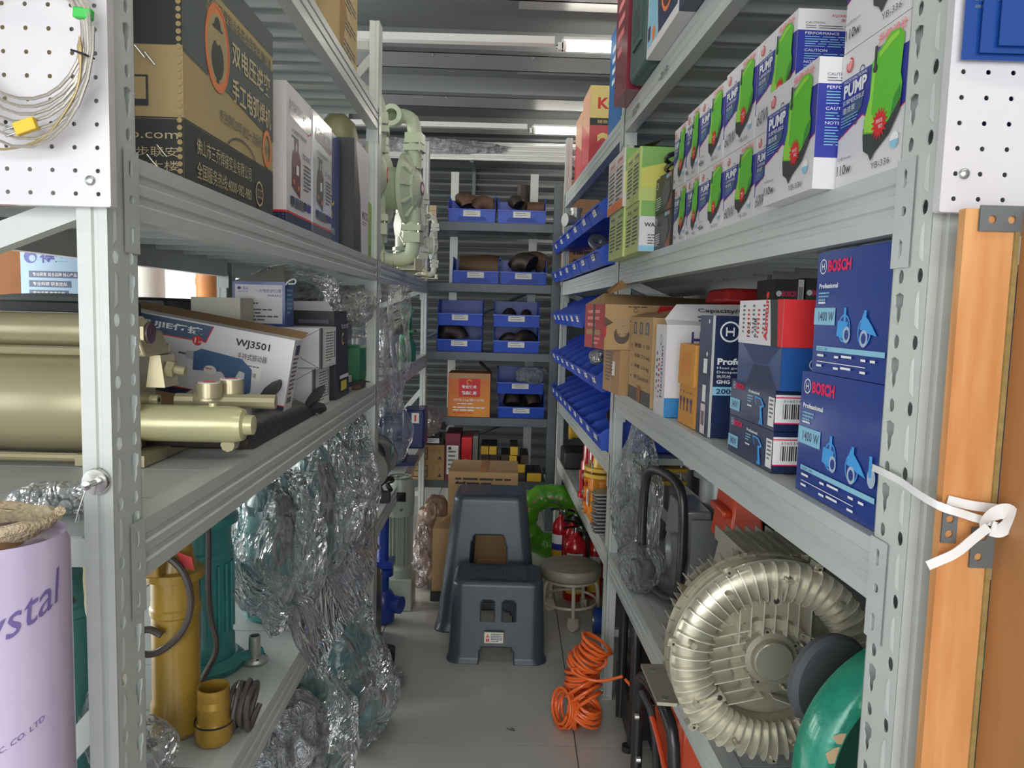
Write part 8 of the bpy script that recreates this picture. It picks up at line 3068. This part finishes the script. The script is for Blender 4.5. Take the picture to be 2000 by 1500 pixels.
# ---- orange coiled air hose
t = thing('air_hose', 'bright orange coiled air hose in a tangled heap beside the right shelf foot', 'hose', Matrix.Translation((0.282, 2.60, 0)))
axis = [(-0.085, -0.02, 0.075), (-0.04, 0.0, 0.065), (0.0, -0.02, 0.06), (0.02, -0.03, 0.10), (-0.01, 0.0, 0.15), (-0.015, 0.01, 0.20), (0.02, 0.0, 0.26), (0.045, 0.0, 0.31)]
pts = []
turns = 38
rn = random.Random(8)
for i in range(turns * 14):
    q = i / (turns * 14 - 1) * (len(axis) - 1)
    k = min(int(q), len(axis) - 2)
    A, B_ = Vector(axis[k]), Vector(axis[k + 1])
    c_ = A.lerp(B_, q - k)
    d = (B_ - A).normalized()
    tilt = 0.35 * math.sin(i * 0.021)
    a = 2 * PI * i / 14
    base = 0.056 + 0.008 * math.sin(i * 0.05) + (0.0 if k < 5 else -0.004)
    uu, ww = perp(d)
    pts.append(c_ + uu * base * math.cos(a) + ww * base * math.sin(a) + Vector((0, 0, 0.010 * math.sin(a * 0.5 + tilt))))
for p in pts:
    p.z = max(p.z, 0.006)
b = MB()
b.tube(pts, 0.0052, HOSE, seg=8)
b.build('coils', t)
b = MB()
b.tube([pts[-1], (0.09, -0.01, 0.24), (0.02, -0.03, 0.21), (-0.05, -0.05, 0.24), (-0.045, -0.06, 0.22), (0.04, -0.06, 0.19), (0.12, -0.10, 0.235)], 0.0052, HOSE, seg=8, smooth=3)
b.build('loose_loop', t)
b = MB()
b.tube([(0.125, -0.12, 0.235), (0.145, -0.14, 0.22), (0.16, -0.16, 0.17), (0.165, -0.17, 0.10)], 0.0052, HOSE, seg=8, smooth=2)
b.cyl((0.165, -0.17, 0.10), (0.166, -0.17, 0.08), 0.006, BRASS, seg=8)
b.build('hose_end', t)

# ---- black trolley frame, generator and fittings under the right low shelf
t = thing('trolley_frame', 'black tubular trolley frame standing under the right low shelf behind the hose', 'trolley', Matrix.Translation((0.42, 2.48, 0)))
b = MB()
b.tube([(0.0, 0.16, 0.02), (0.0, 0.16, 0.42), (0.0, 0.14, 0.47), (0.012, 0.0, 0.47), (0.014, -0.03, 0.42), (0.014, -0.03, 0.02)], 0.0165, FR, seg=12, smooth=2)
b.build('handle_loop', t)
b = MB()
b.box(0.0, 0.30, -0.02, 0.30, 0.03, 0.16, BLACKP)
b.box(0.03, 0.28, 0.0, 0.28, 0.16, 0.22, FR)
b.build('base_box', t, bev=0.006)
b = MB()
b.cyl((0.0, -0.03, 0.02), (0.0, -0.03, 0.0), 0.02, RUBBER, seg=12)
b.build('rubber_foot', t)
b = MB()
b.box(0.035, 0.037, 0.05, 0.12, 0.27, 0.33, PAPER)
b.box(0.038, 0.20, 0.04, 0.26, 0.22, 0.42, BLACKP)
b.build('motor_block', t)
t = thing('air_fittings', 'red and brass air fittings behind the trolley frame', 'fittings', Matrix.Translation((0.50, 2.40, 0.221)))
for k, (x, m_) in enumerate(((-0.02, REDP), (0.02, BRASS), (0.05, YELLOWP), (0.08, STEEL))):
    b = MB()
    b.cyl((x, 0.08, 0.0), (x, 0.08, 0.045), 0.014, m_, seg=12)
    b.cyl((x, 0.08, 0.04), (x + 0.01, 0.05, 0.055), 0.007, BRASS, seg=8)
    b.build('coupler', t)
t = thing('generator', 'red orange generator in a black tube frame on the floor at the lower right', 'generator', Matrix.Translation((0.52, 2.02, 0)))
b = MB()
b.box(-0.07, 0.22, -0.10, 0.22, 0.22, 0.40, GENR, tx=0.02, ty=0.02)
b.build('fuel_tank', t, bev=0.02)
b = MB()
b.box(-0.05, 0.20, -0.08, 0.20, 0.05, 0.22, BLACKP)
b.build('engine_block', t, bev=0.006)
b = MB()
b.tube([(-0.125, 0.12, 0.02), (-0.125, 0.14, 0.38), (-0.118, 0.10, 0.43), (-0.09, -0.08, 0.42), (-0.075, -0.14, 0.36), (-0.07, -0.15, 0.02)], 0.017, FR, seg=12, smooth=2)
b.build('side_frame', t)
b = MB()
b.tube([(-0.125, 0.10, 0.38), (-0.09, 0.06, 0.32), (-0.08, 0.02, 0.10)], 0.011, FR, seg=10, smooth=1)
b.build('cross_tube', t)
b = MB()
b.tube([(-0.105, 0.09, 0.34), (-0.09, 0.03, 0.30), (-0.08, -0.06, 0.24)], 0.008, GENR, seg=8, smooth=1)
lab(b.build('cross_tube', t), 'red orange cross tube')
for (y, z) in ((0.10, 0.30), (0.05, 0.20)):
    f = MB()
    f.cyl((-0.128, y, z), (-0.140, y, z), 0.009, ZINC, seg=8)
    f.build('bolt_head', t)
b = Box('W', 2.28, 2.75, 0.50, 0.98, 0.0, 0.05, BLACKP)
b.done('black_tray', 'flat black tray on the floor under the right low shelf', 'tray')
t = thing('blue_hose_reel', 'small blue round reel on the floor by the second right post', 'reel', Matrix.Translation((0.43, 3.40, 0)))
b = MB()
b.cyl((-0.03, 0, 0.06), (0.04, 0, 0.06), 0.058, mat('reel_blue', (42, 70, 150), 0.35), seg=24)
b.cyl((-0.035, 0, 0.06), (0.05, 0, 0.06), 0.025, ZINC, seg=16)
b.build('reel_body', t)
# paper clip sized scrap on the floor
b = MB()
b.tube([(-0.012, 0.008, 0.001), (0.010, -0.004, 0.001), (0.016, -0.010, 0.002), (0.012, 0.002, 0.004), (0.004, 0.008, 0.003)], 0.0012, BLACKP, seg=5)
o = b.build('wire_scrap', M=Matrix.Translation((0.025, 2.56, 0)))
tag(o, 'tiny black wire scrap on the floor tiles in the middle of the aisle', 'scrap')
